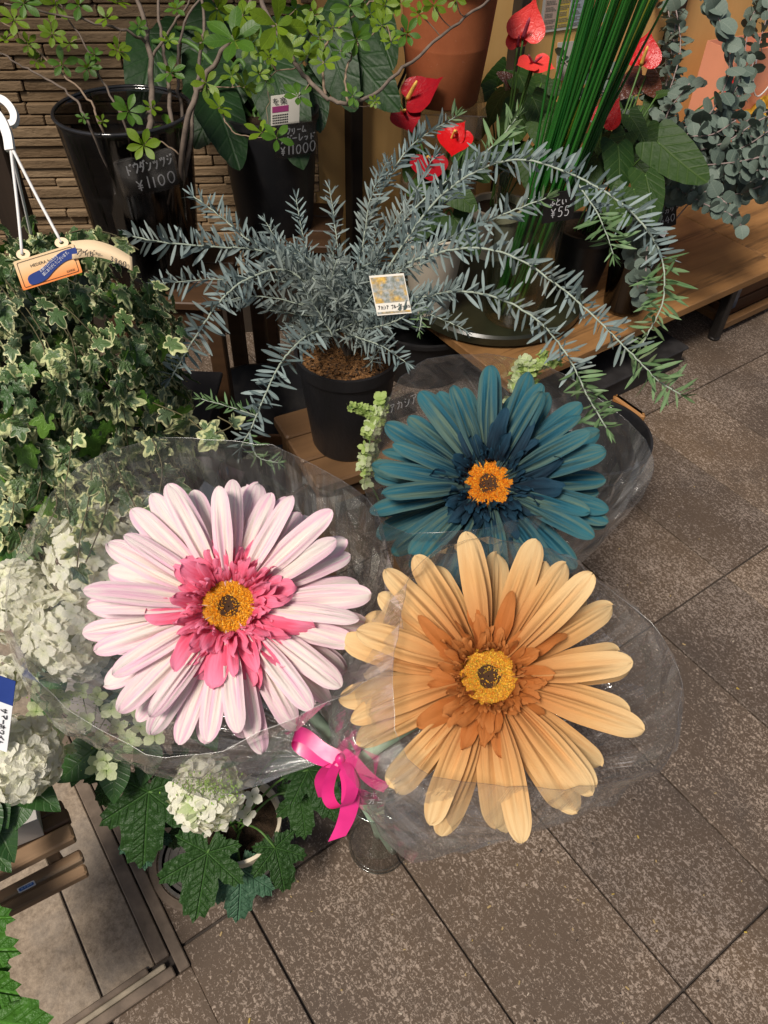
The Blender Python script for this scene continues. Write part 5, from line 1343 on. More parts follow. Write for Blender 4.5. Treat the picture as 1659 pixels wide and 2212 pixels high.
# round dark slab
SLC = Vector((.34, 2.37, 0)); SLZ = BT + .045
t_ = NT('dark_green_glazed_top'); n_ = t_.noise(t_.coord('Object'), 9, 5, .6)
t_.base(t_.ramp(n_, [(.3, (.012, .013, .008)), (.7, (.035, .036, .018))]), .28, .5, t_.bump(t_.noise(t_.coord('Object'), 40, 4), .1, .002))
sl = thing('round_table_top', 'round dark green glazed disc on the bench under the reed vase', 'display board', (SLC.x, SLC.y, BT))
MB().lathe([(.0001, BT), (.285, BT), (.300, BT + .012), (.302, SLZ - .008), (.294, SLZ), (.0001, SLZ)], SLC, 72).build('disc', t_.m, sl, sharp=40)
# reeds in a glass vase
RB = atz(1105, 700, SLZ); RB = Vector((RB.x + .012, RB.y + .06, 0))
MT_CLEAR = m_glass('greenish_clear_glass', (.86, .89, .84), .04, .03, .5)
rv = thing('glass_vase', 'clear glass cylinder vase holding the green reeds, priced 55 yen', 'vase', (RB.x, RB.y, SLZ))
MB().lathe([(.0001, SLZ + .014), (.088, SLZ + .014), (.092, SLZ + .02), (.104, SLZ + .42), (.107, SLZ + .424), (.109, SLZ + .42), (.097, SLZ + .01), (.092, SLZ + .001), (.0001, SLZ + .001)], RB, 48).build('vase_wall', MT_CLEAR, rv)
MB().lathe([(.0001, SLZ + .17), (.096, SLZ + .17)], RB, 36).build('water_surface', MT_WATER, rv)
t_ = NT('glossy_green_reed'); r_ = t_.n('ObjectInfo').outputs['Random']; uv_ = t_.n('SeparateXYZ', {0: t_.coord('UV')})
c_ = t_.mix(r_, (.010, .075, .012), (.030, .155, .020)); c_ = t_.mix(t_.ramp(uv_.outputs[1], [(.0, (.9,) * 3), (.16, (.0,) * 3)]), c_, (.20, .26, .05))
c_ = t_.mix(t_.ramp(r_, [(.965, (0, 0, 0)), (.975, (.7,) * 3)]), c_, (.30, .30, .03))
t_.base(c_, .32, .5); MT_REED = t_.m
rd = thing('green_reeds', 'bunch of long straight glossy green reeds leaning right in a glass vase', 'reeds', (RB.x, RB.y, SLZ + .02))
r2 = random.Random(12)
for k in range(92):
    a, rr = r2.uniform(0, 6.283), math.sqrt(r2.random())
    b = Vector((RB.x - .028 + .046 * rr * math.cos(a), RB.y + .046 * rr * math.sin(a), SLZ + .02))
    m_ = aty(1180 + 46 * rr * math.cos(a), 440, RB.y + .05 * rr * math.sin(a))
    tp = aty(1360 + 100 * rr * math.cos(a) + r2.gauss(0, 10), -70, RB.y + .03 + .14 * rr * math.sin(a))
    tp = b + (tp - b) * r2.uniform(1.0, 1.1)
    MB().tube(catmull([b, m_ + rvec(.005), tp + rvec(.012)], 7), [.0048] * 8 + [.0044 - .0003 * i for i in range(7)], 7).build('reed', MT_REED, rd)
price_sign('black price card reading 55 yen in front of the green reeds', aty(1176, 420, RB.y - .115), aty(1246, 408, RB.y - .115), aty(1170, 484, RB.y - .105), [('ふとい', .2, .56, .17, .24, .03), ('¥55', .24, .14, .2, .32, .03)], .0022, sleeve=False, round_=.002)
# anthuriums
def heart_outline(n=44):
    pts = []
    for i in range(n):
        a = 2 * math.pi * i / n
        x = .46 * math.sin(a) ** 3 * 1.02; y = (13 * math.cos(a) - 5 * math.cos(2 * a) - 2 * math.cos(3 * a) - math.cos(4 * a)) / 30
        pts.append((x, -y * .95 + .30))
    return pts[::-1]
def m_spathe(name, d, l):
    t = NT(name); v = t.n('SeparateXYZ', {0: t.coord('Object')}); r = t.rnd(); n1 = t.noise(t.coord('Object'), 9, 3)
    c = t.mix(n1, d, l); w = t.n('TexVoronoi', {'Vector': t.coord('Object'), 'Scale': 5.0}, feature='DISTANCE_TO_EDGE')
    t.base(c, .38, .22, t.bump(t.math('ADD', t.math('MINIMUM', w.outputs[0], .08), t.math('MULTIPLY', n1, .3)), .16, .05)); t.set(t.b, 'Coat Weight', .03); return t.m
MT_SR = m_spathe('glossy_red_spathe', (.40, .003, .005), (.54, .007, .009)); MT_SP = m_spathe('glossy_coral_spathe', (.60, .030, .028), (.70, .060, .050)); MT_SD = m_spathe('glossy_dark_red_spathe', (.20, .004, .012), (.36, .008, .014))
MT_SPY = m_plain('yellow_spadix', (.80, .48, .10), .6, .15, 90, .6); MT_SPP = m_plain('purple_spadix', (.36, .05, .09), .6, .15, 90, .6)
MT_AL1 = m_heart('anthurium_leaf', (.010, .034, .007), (.034, .072, .012), .52, .12, .22, (.11, .17, .04), .3)
MT_AL2 = m_heart('bronze_leaf', (.055, .012, .008), (.10, .03, .014), .3, .12, .5, (.15, .08, .04))
hl = {m.name: [geo_mesh('leaf', polar_leaf(arrow_outline(40, .20, .38), (.3, .6, .85, 1), U(-.25, .3), U(0, .45), .012, k), m) for k in range(3)] for m in (MT_AL1, MT_AL2)}
spm = {}
for m in (MT_SR, MT_SP, MT_SD): spm[m.name] = [geo_mesh('spathe', polar_leaf(heart_outline(), (.25, .5, .75, .92, 1), .25, U(-.25, .2), .010, k), m) for k in range(2)]
def anthurium(label, root, flowers, leaves, name='anthurium_plant'):
    o = thing(name, label, 'plant', root, 'anthurium plants'); sb = MB()
    for (x, y, x1, y1, d, sm, spx, nb) in flowers:      # base of spathe, tip of spathe
        a, b = at(x, y, d), at(x1, y1, d - .01); L = (b - a).length * (1.3 if 'dark red' in label else 1.5)
        nrm = (EYE - a).normalized() * nb + Vector((0, 0, 1)) + rvec(.12)
        M = leafM(a, b - a, nrm, L)
        s_ = put('spathe', rng.choice(spm[sm.name]), M, o)
        sd = (M.to_3x3() @ Vector((.05, .55, .9))).normalized()
        MB().tube([a + sd * (L * .5 * i / 6) for i in range(7)], [L * .055 * (1 - .06 * i) for i in range(6)] + [L * .02], 8).build('spadix', spx, s_)
        sb.tube(catmull([root + rvec(.012), root.lerp(a, .55) + Vector((0, 0, .05)), a - nrm.normalized() * .002], 6), .0030, 6)
    for (x, y, x1, y1, d, lm) in leaves:
        a, b = at(x, y, d), at(x1, y1, d - .03); dr = b - a
        put('leaf', rng.choice(hl[lm.name]), leafM(a, dr, (EYE - a).normalized() * .8 + Vector((0, 0, .7)) + rvec(.35), dr.length * .95), o)
        sb.tube(catmull([root + rvec(.015), root.lerp(a, .6) + Vector((0, 0, .04)), a], 6), .0028, 6)
    sb.build('stems', MT_GSTEM, o)
    return o
MT_CREAM = m_plain('cream_plastic', (.62, .55, .44), .5, .06, 10, .1)
p1 = atz(928, 685, SLZ); p1 = Vector((p1.x, p1.y + .05, 0))
pot_thing('plant_pot', 'tapered cream pot on the dark disc behind the grey shrub', 'pot', p1, SLZ, .27, .062, .092, MT_CREAM, group='anthurium pots')
A1 = Vector((p1.x, p1.y, SLZ + .25))
anthurium('dark red anthurium behind the grey shrub below the terracotta pot', A1,
  [(880, 215, 955, 190, 2.2, MT_SD, MT_SPY, .5), (872, 240, 890, 290, 2.2, MT_SD, MT_SPY, .9), (985, 285, 975, 345, 2.15, MT_SR, MT_SPY, .9), (975, 300, 1005, 268, 2.15, MT_SR, MT_SPY, .8), (925, 340, 930, 405, 2.18, MT_SD, MT_SPY, .8), (845, 180, 835, 165, 2.25, MT_SD, MT_SPY, .6)],
  [(940, 380, 880, 440, 2.2, MT_AL1), (960, 400, 1030, 450, 2.2, MT_AL1), (900, 330, 870, 380, 2.3, MT_AL1), (1000, 330, 1050, 390, 2.3, MT_AL1), (930, 460, 900, 520, 2.25, MT_AL1), (980, 470, 1040, 540, 2.25, MT_AL1)])
p2 = atz(1062, 600, BT); p2 = Vector((p2.x, p2.y + .10, 0))
pot_thing('plant_pot', 'pale cream pot just left of the green reeds', 'pot', p2, BT, .22, .065, .088, MT_CREAM, group='anthurium pots')
A2 = Vector((p2.x, p2.y, BT + .20))
anthurium('coral pink anthurium with tall flowers left of the reeds', A2,
  [(1130, 82, 1150, 20, 2.3, MT_SP, MT_SPP, 1.3), (1118, 100, 1108, 62, 2.32, MT_SP, MT_SPP, 1.0), (1150, 135, 1120, 150, 2.3, MT_SP, MT_SPP, .7), (1155, 135, 1190, 150, 2.31, MT_SP, MT_SPP, .6)],
  [(1090, 200, 1040, 260, 2.55, MT_AL1), (1150, 210, 1190, 290, 2.5, MT_AL1), (1110, 180, 1080, 150, 2.6, MT_AL2), (1170, 180, 1210, 200, 2.6, MT_AL1), (1120, 240, 1090, 330, 2.5, MT_AL1), (1170, 270, 1210, 350, 2.45, MT_AL1), (1070, 190, 1020, 210, 2.6, MT_AL1), (1190, 230, 1230, 260, 2.6, MT_AL1), (1100, 310, 1060, 370, 2.5, MT_AL1), (1150, 320, 1140, 400, 2.48, MT_AL1), (1120, 160, 1160, 230, 2.6, MT_AL1), (1060, 240, 1040, 320, 2.6, MT_AL1), (1180, 180, 1160, 260, 2.65, MT_AL1), (1200, 300, 1180, 380, 2.6, MT_AL1), (1090, 150, 1050, 190, 2.65, MT_AL1)])
p3 = atz(1247, 648, BT); p3 = Vector((p3.x, p3.y + .07, 0))
pot_thing('plant_pot', 'round black plastic pot right of the reeds', 'pot', p3, BT, .23, .070, .100, MT_BLKP, group='anthurium pots')
A3 = Vector((p3.x, p3.y, BT + .21))
anthurium('bright red anthurium with big heart leaves right of the reeds', A3,
  [(1385, 140, 1400, 82, 2.4, MT_SR, MT_SPY, 1.3), (1300, 268, 1332, 225, 2.35, MT_SR, MT_SPY, .9), (1335, 195, 1318, 170, 2.5, MT_SR, MT_SPY, .8), (1560, 195, 1590, 175, 2.9, MT_SR, MT_SPY, .8)],
  [(1425, 310, 1530, 410, 2.16, MT_AL1), (1335, 318, 1350, 420, 2.2, MT_AL1), (1395, 380, 1420, 480, 2.15, MT_AL1), (1385, 165, 1330, 205, 2.5, MT_AL2), (1395, 165, 1425, 215, 2.48, MT_AL2), (1290, 340, 1260, 420, 2.25, MT_AL1), (1360, 250, 1400, 300, 2.4, MT_AL1), (1300, 290, 1280, 330, 2.4, MT_AL1), (1420, 205, 1450, 195, 2.45, MT_AL1), (1320, 420, 1360, 500, 2.15, MT_AL1), (1270, 400, 1230, 450, 2.2, MT_AL1), (1370, 410, 1385, 470, 2.1, MT_AL1), (1350, 290, 1320, 350, 2.35, MT_AL1), (1310, 230, 1350, 290, 2.5, MT_AL1), (1390, 230, 1440, 290, 2.5, MT_AL1), (1430, 280, 1400, 350, 2.4, MT_AL1), (1290, 300, 1320, 380, 2.45, MT_AL1), (1360, 340, 1420, 400, 2.4, MT_AL1)])
# terracotta pot on a clear acrylic riser
TPc = aty(958, 226, 2.42); tz = TPc.z; TPc = Vector((TPc.x, 2.50, 0)); tz = aty(958, 238, 2.41).z
t_ = NT('terracotta'); g_ = t_.coord('Object'); n_ = t_.noise(g_, 8, 5, .6); sp_ = t_.noise(g_, 170, 3, .7); u_ = t_.n('SeparateXYZ', {0: g_})
c_ = t_.ramp(n_, [(.3, (.27, .075, .028)), (.7, (.40, .125, .048))]); c_ = t_.mix(t_.ramp(sp_, [(.66, (0, 0, 0)), (.72, (.55,) * 3)]), c_, (.55, .33, .22))
lime = t_.math('MULTIPLY', t_.ramp(u_.outputs[2], [(0, (0,) * 3), (1, (0,) * 3)]), 1.0)
t_.base(c_, .8, .25, t_.bump(sp_, .2, .001)); MT_TERRA = t_.m
tp_ = thing('terracotta_pot', 'tall weathered terracotta pot standing before the tan wall', 'pot', (TPc.x, TPc.y, tz))
MB().lathe([(.0001, tz + .002), (.100, tz), (.104, tz + .006), (.120, tz + .15), (.1205, tz + .152), (.1205, tz + .155), (.134, tz + .30), (.146, tz + .302), (.149, tz + .36), (.138, tz + .362), (.130, tz + .30), (.0001, tz + .29)], TPc, 56).build('pot', MT_TERRA, tp_, sharp=40)
ar = thing('acrylic_riser', 'clear acrylic riser box under the terracotta pot', 'riser', (TPc.x, TPc.y, SLZ if False else BT))
hh = tz - .004 - BT
for dx, dy, sx, sy in ((-.115, 0, .004, .23), (.115, 0, .004, .23), (0, -.115, .226, .004), (0, .115, .226, .004)):
    q = MB(); q.box((0, 0, 0), (sx, sy, hh), bev=.0008); put('side_panel', q.mesh('side_panel', MT_ACR, False), Matrix.Translation(TPc + Vector((dx, dy, BT + hh / 2))), ar)
q = MB(); q.box((0, 0, 0), (.25, .25, .004), bev=.001); put('top_panel', q.mesh('top_panel', MT_ACR, False), Matrix.Translation(TPc + Vector((0, 0, tz - .0025))), ar)
# hose-like black cables beside it
for k, pts in enumerate(([(868, 60), (878, 140), (860, 190), (846, 250)], [(892, 135), (876, 180), (872, 235), (880, 260)])):
    o = MB().tube(catmull([aty(x, y, 2.60) for x, y in pts], 8), .0045, 8).build('black_cable', MT_BLKP, None)
    tag(o, ('black cable hanging down the tan wall beside the terracotta pot', 'shorter black cable curving behind the terracotta pot')[k], 'cable')
# eucalyptus in a dark glass vase
ev = atz(1352, 690, BT); ev = Vector((ev.x, ev.y + .07, 0))
evt = thing('dark_glass_vase', 'dark brown glass vase under the eucalyptus, priced 440 yen', 'vase', (ev.x, ev.y, BT))
MB().lathe([(.0001, BT + .01), (.060, BT + .004), (.066, BT + .02), (.085, BT + .24), (.088, BT + .245), (.083, BT + .245), (.062, BT + .03), (.0001, BT + .02)], ev, 40).build('vase_wall', m_glass('dark_brown_glass', (.10, .075, .06), .04, .06, .5), evt)
MT_EUC = m_leaf('eucalyptus_leaf', (.070, .105, .085), (.17, .22, .18), .55, .3, .1, .25, 6, (.28, .32, .26))
MT_EST = m_plain('mauve_stem', (.26, .20, .19), .6, .2, 60, .2)
eum = [geo_mesh('leaf', lance(1, U(.42, .52), 6, 4, 'round', U(-.2, .3), U(-.1, .25)), MT_EUC) for _ in range(4)]
eu = thing('eucalyptus_stems', 'silver-green round-leaved eucalyptus stems massed at the upper right', 'branches', (ev.x, ev.y, BT + .2))
er = ev + Vector((0, 0, BT + .12)); r2 = random.Random(31); items = []
ES = [[(1420, 330, 2.5), (1440, 220, 2.5), (1470, 100, 2.5), (1450, -30, 2.5)], [(1430, 330, 2.4), (1530, 250, 2.3), (1575, 150, 2.25), (1560, 60, 2.2), (1530, 0, 2.2)], [(1440, 340, 2.4), (1560, 310, 2.35), (1640, 260, 2.3), (1720, 230, 2.3)],
      [(1440, 350, 2.5), (1560, 390, 2.5), (1650, 350, 2.5), (1730, 300, 2.5)], [(1410, 310, 2.7), (1450, 120, 2.75), (1440, 0, 2.8), (1430, -50, 2.8)], [(1400, 330, 2.5), (1340, 250, 2.45), (1290, 265, 2.4)], [(1450, 400, 2.3), (1520, 440, 2.2), (1560, 455, 2.2), (1590, 470, 2.2)],
      [(1500, 330, 2.6), (1600, 200, 2.65), (1650, 60, 2.7), (1670, -40, 2.7)], [(1480, 360, 2.35), (1590, 350, 2.25), (1680, 330, 2.2)], [(1420, 420, 2.35), (1400, 520, 2.25), (1395, 590, 2.22), (1400, 640, 2.2)], [(1450, 300, 2.6), (1400, 200, 2.7), (1260, 170, 2.8), (1210, 120, 2.8)],
      [(1560, 330, 2.5), (1630, 400, 2.45), (1680, 420, 2.4)], [(1420, 300, 2.5), (1500, 270, 2.45), (1580, 280, 2.4), (1660, 310, 2.4)], [(1430, 350, 2.35), (1480, 300, 2.3), (1540, 290, 2.25), (1590, 260, 2.2)], [(1460, 400, 2.4), (1540, 380, 2.3), (1620, 370, 2.25), (1690, 360, 2.2)], [(1380, 300, 2.55), (1330, 210, 2.6), (1280, 200, 2.6), (1230, 230, 2.6)], [(1450, 420, 2.35), (1490, 410, 2.25), (1540, 420, 2.2), (1570, 440, 2.18)], [(1430, 340, 2.55), (1370, 260, 2.6), (1310, 130, 2.7), (1290, 40, 2.75)], [(1500, 400, 2.4), (1580, 420, 2.35), (1650, 400, 2.3)],
      [(1470, 380, 2.45), (1520, 330, 2.4), (1600, 320, 2.35), (1665, 280, 2.3)], [(1440, 320, 2.45), (1440, 250, 2.4), (1490, 180, 2.35)]]
ES += [[(x + r2.uniform(-30, 30), y + r2.uniform(-25, 25), d + r2.uniform(.05, .2)) for x, y, d in e_] for e_ in ES if e_[0][0] > 1390]
for j, st_ in enumerate(ES):
    c = catmull([er + Vector((0, 0, .1)) if False else at(*st_[0])] + [at(*q) for q in st_[1:]], 8)
    MB().tube(catmull([er, er.lerp(c[0], .5) + Vector((0, 0, .03)), c[0]], 5) + c[1:], .0022, 6).build('stem', MT_EST, eu)
    big = {1: 1.45, 4: .9, 9: .8, 6: .75}.get(j, 1.0)
    for i, p in enumerate(resample(c, .022 * big)):
        d = (c[min(len(c) - 1, 3)] - c[0]).normalized(); k0 = d.orthogonal().normalized(); k1 = d.cross(k0); a0 = i * 1.57 + r2.uniform(-.4, .4)
        for s in (0, math.pi):
            dr = (k0 * math.cos(a0 + s) + k1 * math.sin(a0 + s) + d * r2.uniform(.1, .6) + rvec(.15)).normalized()
            items.append((r2.choice(eum), leafM(p, dr, d + (EYE - p).normalized() * .9 + rvec(.35), r2.uniform(.028, .048) * big)))
scatter(eu, 'leaf', items, 'far_leaves', 300)
price_sign('black price card reading 440 yen by the eucalyptus', aty(1398, 452, ev.y - .02), aty(1462, 432, ev.y + .02), aty(1398, 505, ev.y - .02), [('ユーカリ', .24, .58, .16, .20, .04), ('¥440', .24, .16, .17, .28, .06)], .0022, sleeve=False, round_=.002)
a, b, c = aty(1413, 483, ev.y - .06), aty(1442, 500, ev.y - .06), aty(1406, 497, ev.y - .06)
wt = thing('price_tag', 'little white tag with blue numbers hanging by the eucalyptus card', 'tag', c); q = MB(); board(q, a, b, c, .001); q.build('tag', MT_WHITEP, wt, False)
handwrite('1100', a, b, c, .15, .2, .17, .5, MT_NAVY, wt, .0014, lift=.0008)
# pink gift bag, kraft-wrapped yellow flowers, basket, parcel
MT_PINK = m_plain('salmon_paper', (.80, .33, .20), .6, .06, 6, .05)
bagc = eg(-1.98, 3.2, BT); bz0 = BT
bag = thing('gift_bag', 'salmon pink paper gift bag standing on the bench behind the eucalyptus', 'bag', bagc)
BM = Matrix.Translation(bagc) @ Matrix.Rotation(math.radians(28), 4, 'Z')
w_, d_, h_ = .34, .16, .50
for nm, c0, sz in (('front_panel', (0, -d_ / 2, h_ / 2), (w_, .002, h_)), ('back_panel', (0, d_ / 2, h_ / 2), (w_, .002, h_)), ('side_panel', (-w_ / 2, 0, h_ / 2), (.002, d_ - .004, h_)), ('side_panel', (w_ / 2, 0, h_ / 2), (.002, d_ - .004, h_)), ('bottom_panel', (0, 0, .002), (w_ - .004, d_ - .004, .002))):
    q = MB(); q.box((0, 0, 0), sz); put(nm, q.mesh(nm, MT_PINK, False), BM @ Matrix.Translation(c0), bag)
q = MB(); q.tube(catmull([BM @ Vector(p) for p in ((-.06, -d_ / 2 - .004, h_ - .03), (-.05, -d_ / 2 - .02, h_ - .12), (.0, -d_ / 2 - .02, h_ - .17), (.05, -d_ / 2 - .02, h_ - .12), (.06, -d_ / 2 - .004, h_ - .03))], 6), .003, 6); q.build('handle', MT_WPL, bag)
MT_YEL = m_petal('ochre_petal', [(0, (.42, .20, .01)), (1, (.72, .43, .04))], (.80, .55, .10), .4)
yf = thing('yellow_bouquet', 'ochre yellow ruffled flowers in kraft paper at the right edge', 'flowers', eg(-1.86, 3.5, BT))
yp = [petal_mesh('petal', .42, MT_YEL, .2, .12, 60 + k, n=5, m=4) for k in range(3)]; r2 = random.Random(8)
MT_KRAFT = m_plain('kraft_paper', (.40, .24, .11), .75, .12, 8, .2)
for (x, y) in ((1630, 190), (1655, 230), (1640, 265), (1672, 180), (1665, 280), (1620, 235)):
    cc_ = at(x, y, 3.2); nz = (EYE - cc_).normalized()
    F_ = leafM(cc_, UP, nz)
    for k in range(16):
        put('petal', r2.choice(yp), F_ @ Matrix.Rotation(k * 2.4, 4, 'Z') @ Matrix.Rotation(r2.uniform(.1, 1.1), 4, 'X') @ Matrix.Scale(r2.uniform(.04, .062), 4), yf)
q = MB(); t0_ = at(1645, 235, 3.26); t1_ = eg(-1.86, 3.5, BT + .005); n_ = 20
q.add([t0_ + Vector((.13 * math.cos(6.283 * k / n_), .10 * math.sin(6.283 * k / n_), .01 * (k % 3))) for k in range(n_)] + [t1_ + Vector((.05 * math.cos(6.283 * k / n_), .05 * math.sin(6.283 * k / n_), 0)) for k in range(n_)], [(k, (k + 1) % n_, n_ + (k + 1) % n_, n_ + k) for k in range(n_)])
q.build('paper_wrap', MT_KRAFT, yf)
MT_BASK = m_plain('lilac_white_plastic', (.50, .47, .50), .45, .06, 12, .05)
bk0 = atz(1545, 438, BT)
bs = thing('plastic_basket', 'whitish plastic lattice basket on the bench under the eucalyptus', 'basket', bk0)
BKM = Matrix.Translation(bk0) @ EM3.to_4x4()
q = MB()
for face in (0, 1):
    Lx = .46 if face == 0 else .26
    for k in range(int(Lx / .022)):
        for s in (-1, 1):
            p0 = Vector((k * .022, 0, .012 + (.0 if s > 0 else .07))); p1 = Vector((k * .022 + .035, 0, .082 - (.0 if s > 0 else .07)))
            if p1.x > Lx: continue
            T_ = (lambda p: BKM @ Vector((-.0, p.x, p.z))) if face == 0 else (lambda p: BKM @ Vector((-p.x, 0, p.z)))
            q.tube([T_(p0), T_(p1)], .0022, 4)
stuff(q.build('lattice', MT_BASK, bs, False))
for zz in (.005, .088):
    q = MB(); q.box((0, 0, 0), (.008, .46, .010), M=BKM @ Matrix.Translation((0, .23, zz)), bev=.001); q.box((0, 0, 0), (.25, .008, .010), M=BKM @ Matrix.Translation((-.13, 0, zz)), bev=.001); q.box((0, 0, 0), (.008, .46, .010), M=BKM @ Matrix.Translation((-.26, .23, zz)), bev=.001)
    q.build('rim' if zz > .05 else 'base_rim', MT_BASK, bs, False)
q = MB(); q.box((0, 0, 0), (.25, .45, .004), M=BKM @ Matrix.Translation((-.13, .23, .004))); q.build('base', MT_BASK, bs, False)
pb = atz(1500, 437, BT); q = MB(); q.box((0, 0, 0), (.09, .11, .045), M=Matrix.Translation(pb + Vector((-.01, .04, .0235))) @ EM3.to_4x4(), bev=.002)
pbt = thing('cardboard_box', 'small brown cardboard box with a white sticker on the bench', 'box', pb); q.build('carton', m_plain('cardboard', (.34, .19, .085), .75, .1, 10, .1), pbt, False)
q = MB(); q.box((0, 0, 0), (.002, .028, .022), M=Matrix.Translation(pb + Vector((-.01, .04, .0235))) @ EM3.to_4x4() @ Matrix.Translation((.046, -.005, 0))); q.build('sticker', MT_WHITEP, pbt, False)
# notices on the tan wall
def on_wall(x, y, off=.004):
    v = _ray(x, y); n = PWN; p0 = PW0 + PWN * (.015 + off); t = (p0 - EYE).dot(n) / v.dot(n); return EYE + v * t
a, b, c = on_wall(1178, -40), on_wall(1275, -50), on_wall(1165, 72)
nt_ = thing('wall_notice', 'printed notice with yellow and pink table columns on the tan wall', 'notice', c); q = MB(); board(q, a, b, c, .001); q.build('paper', MT_PAPER, nt_, False)
MT_NY = m_plain('yellow_column', (.68, .50, .10), .7, .05, 8, .02); MT_NB = m_plain('pale_blue_column', (.42, .48, .52), .7, .05, 8, .02); MT_NG = m_plain('grey_print', (.25, .22, .18), .7, .1, 20, .05)
for u0, u1, m in ((.06, .36, MT_PINK if False else m_plain('pale_pink_column', (.62, .45, .36), .7, .05, 8, .02)), (.38, .62, MT_NY), (.64, .94, MT_NB)):
    q = MB(); board(q, a + (b - a) * u0 + (c - a) * .1, a + (b - a) * u1 + (c - a) * .1, a + (b - a) * u0 + (c - a) * .94, .0004, off=.0008); q.build('table_column', m, nt_, False)
q = MB(); r2 = random.Random(2)
for row in range(26):
    for u0 in (.08, .40, .66):
        A_ = a + (b - a) * u0 + (c - a) * (.13 + row * .031)
        if row % 4 == 3: continue
        for k in range(r2.choice((5, 6, 7))): board(q, A_ + (b - a) * (.034 * k), A_ + (b - a) * (.034 * k + .026), A_ + (b - a) * (.034 * k) + (c - a) * .016, .0003, off=.0014)
stuff(q.build('small_print', MT_NG, nt_, False))
a, b, c = on_wall(1205, 92, .006), on_wall(1262, 86, .006), on_wall(1200, 176, .006)
q = MB(); board(q, a, b, c, .001, rnd_=.004); tag(q.build('blank_card', MT_PAPER, None, False), 'white paper card pinned below the printed notice on the wall', 'card')
# ================================================================== HYDRANGEAS
def m_floret(name, cen, edge, rough=.6):
    t = NT(name); uv = t.n('SeparateXYZ', {0: t.coord('UV')}); r = t.rnd(); n1 = t.noise(t.coord('Object'), 4, 3)
    c = t.ramp(uv.outputs[1], [(.0, cen), (.45, edge), (1, edge)]); c = t.mix(t.math('MULTIPLY', r, .28), c, mul(cen, 1.15))
    c = t.mix(.3, c, t.mix(n1, mul(edge, .85), mul(edge, 1.05)))
    return leaf_shader(t, c, rough, .3, t.bump(n1, .2, .08), .4)
MT_FW = m_floret('white_floret', (.76, .79, .50), (.93, .91, .80)); MT_FG = m_floret('green_white_floret', (.36, .52, .12), (.66, .72, .46)); MT_FL = m_floret('lime_floret', (.26, .44, .06), (.46, .58, .20))
def floret_geo(seed, n=4, w=.42):
    r2 = random.Random(seed); mb = MB()
    for k in range(n):
        g = lance(1, w * r2.uniform(.85, 1.1), 4, 3, 'round', r2.uniform(-.35, .25), r2.uniform(-.1, .2), .04)
        mb.addm(g, Matrix.Rotation(k * 6.2832 / n + r2.uniform(-.15, .15), 4, 'Z') @ Matrix.Rotation(r2.uniform(.0, .4), 4, 'X') @ Matrix.Translation((0, .04, 0)))
    return (mb.v, mb.f, mb.uv)
FW = [geo_mesh('floret', floret_geo(k), MT_FW) for k in range(5)]; FG = [geo_mesh('floret', floret_geo(k + 9), MT_FG) for k in range(4)]; FL = [geo_mesh('floret', floret_geo(k + 19), MT_FL) for k in range(3)]
MT_HCORE = m_plain('green_flower_core', (.34, .36, .22), .7, .3, 60, .4)
def ball(C, R, meshes, n, size, sq=(1, 1, 1), seed=0, top=None, upper=-.35):
    r2 = random.Random(seed); out = []
    ax = (top or (EYE - C)).normalized()
    for i in range(n):
        z = 1 - 2 * (i + .5) / n; a = i * 2.39996; rr = math.sqrt(1 - z * z)
        d = Vector((rr * math.cos(a), rr * math.sin(a), z))
        if d.dot(ax) < upper: continue
        d = (d + Vector((r2.gauss(0, .1), r2.gauss(0, .1), r2.gauss(0, .1)))).normalized()
        p = C + Vector((d.x * sq[0], d.y * sq[1], d.z * sq[2])) * (R * r2.uniform(.88, 1.06))
        t_ = d.orthogonal(); t_.rotate(Matrix.Rotation(r2.uniform(0, 6.28), 3, d))
        out.append((r2.choice(meshes), leafM(p, t_, d + Vector((r2.gauss(0, .3), r2.gauss(0, .3), r2.gauss(0, .3))), size * r2.uniform(.8, 1.2))))
    return out
def core(parent, C, R, name='flower_head', sq=(1, 1, 1)):
    mb = MB(); n = 14
    mb.lathe([(max(.0001, R * .74 * math.sin(math.pi * k / 9)), -R * .74 * math.cos(math.pi * k / 9)) for k in range(10)], (0, 0, 0), n)
    mb.v = [(C.x + x * sq[0], C.y + y * sq[1], C.z + z * sq[2]) for x, y, z in mb.v]
    return mb.build(name, MT_HCORE, parent)
MT_HL = m_leaf('hydrangea_leaf', (.018, .060, .014), (.040, .115, .022), .38, .45, .18, .45, 8, (.10, .18, .06), .6)
MT_HLB = m_leaf('bright_hydrangea_leaf', (.035, .12, .014), (.07, .20, .026), .4, .4, .25, .4, 8, (.14, .26, .07), .6)
def serrated(seed=0, W=.36, n=22):
    v, f, uv = lance(1, W, n, 6, 'ovate', .22, .16, .02)
    return [(x * (1.012 if (int(uv_[1] * n) % 2 and abs(uv_[0] - .5) > .45) else 1), y, z) for (x, y, z), uv_ in zip(v, uv)], f, uv
hlm = [geo_mesh('leaf', serrated(k, U(.32, .40)), MT_HL) for k in range(3)]; hlb = [geo_mesh('leaf', serrated(k, U(.32, .40)), MT_HLB) for k in range(2)]
def hyd_leaves(root, base, specs, meshes, up_w=.5):
    sb = MB()
    for (x0, y0, x1, y1, d) in specs:
        a, b = at(x0, y0, d), at(x1, y1, d - .02); dr = b - a
        put('leaf', rng.choice(meshes), leafM(a, dr, (EYE - a).normalized() + Vector((0, 0, up_w)) + rvec(.22), dr.length), root)
        sb.tube(catmull([base + rvec(.01), base.lerp(a, .6) + Vector((0, 0, .02)), a], 5), .0022, 6)
    return sb
MT_GREYPOT = m_plain('grey_white_pot', (.42, .40, .38), .6, .06, 10, .1)
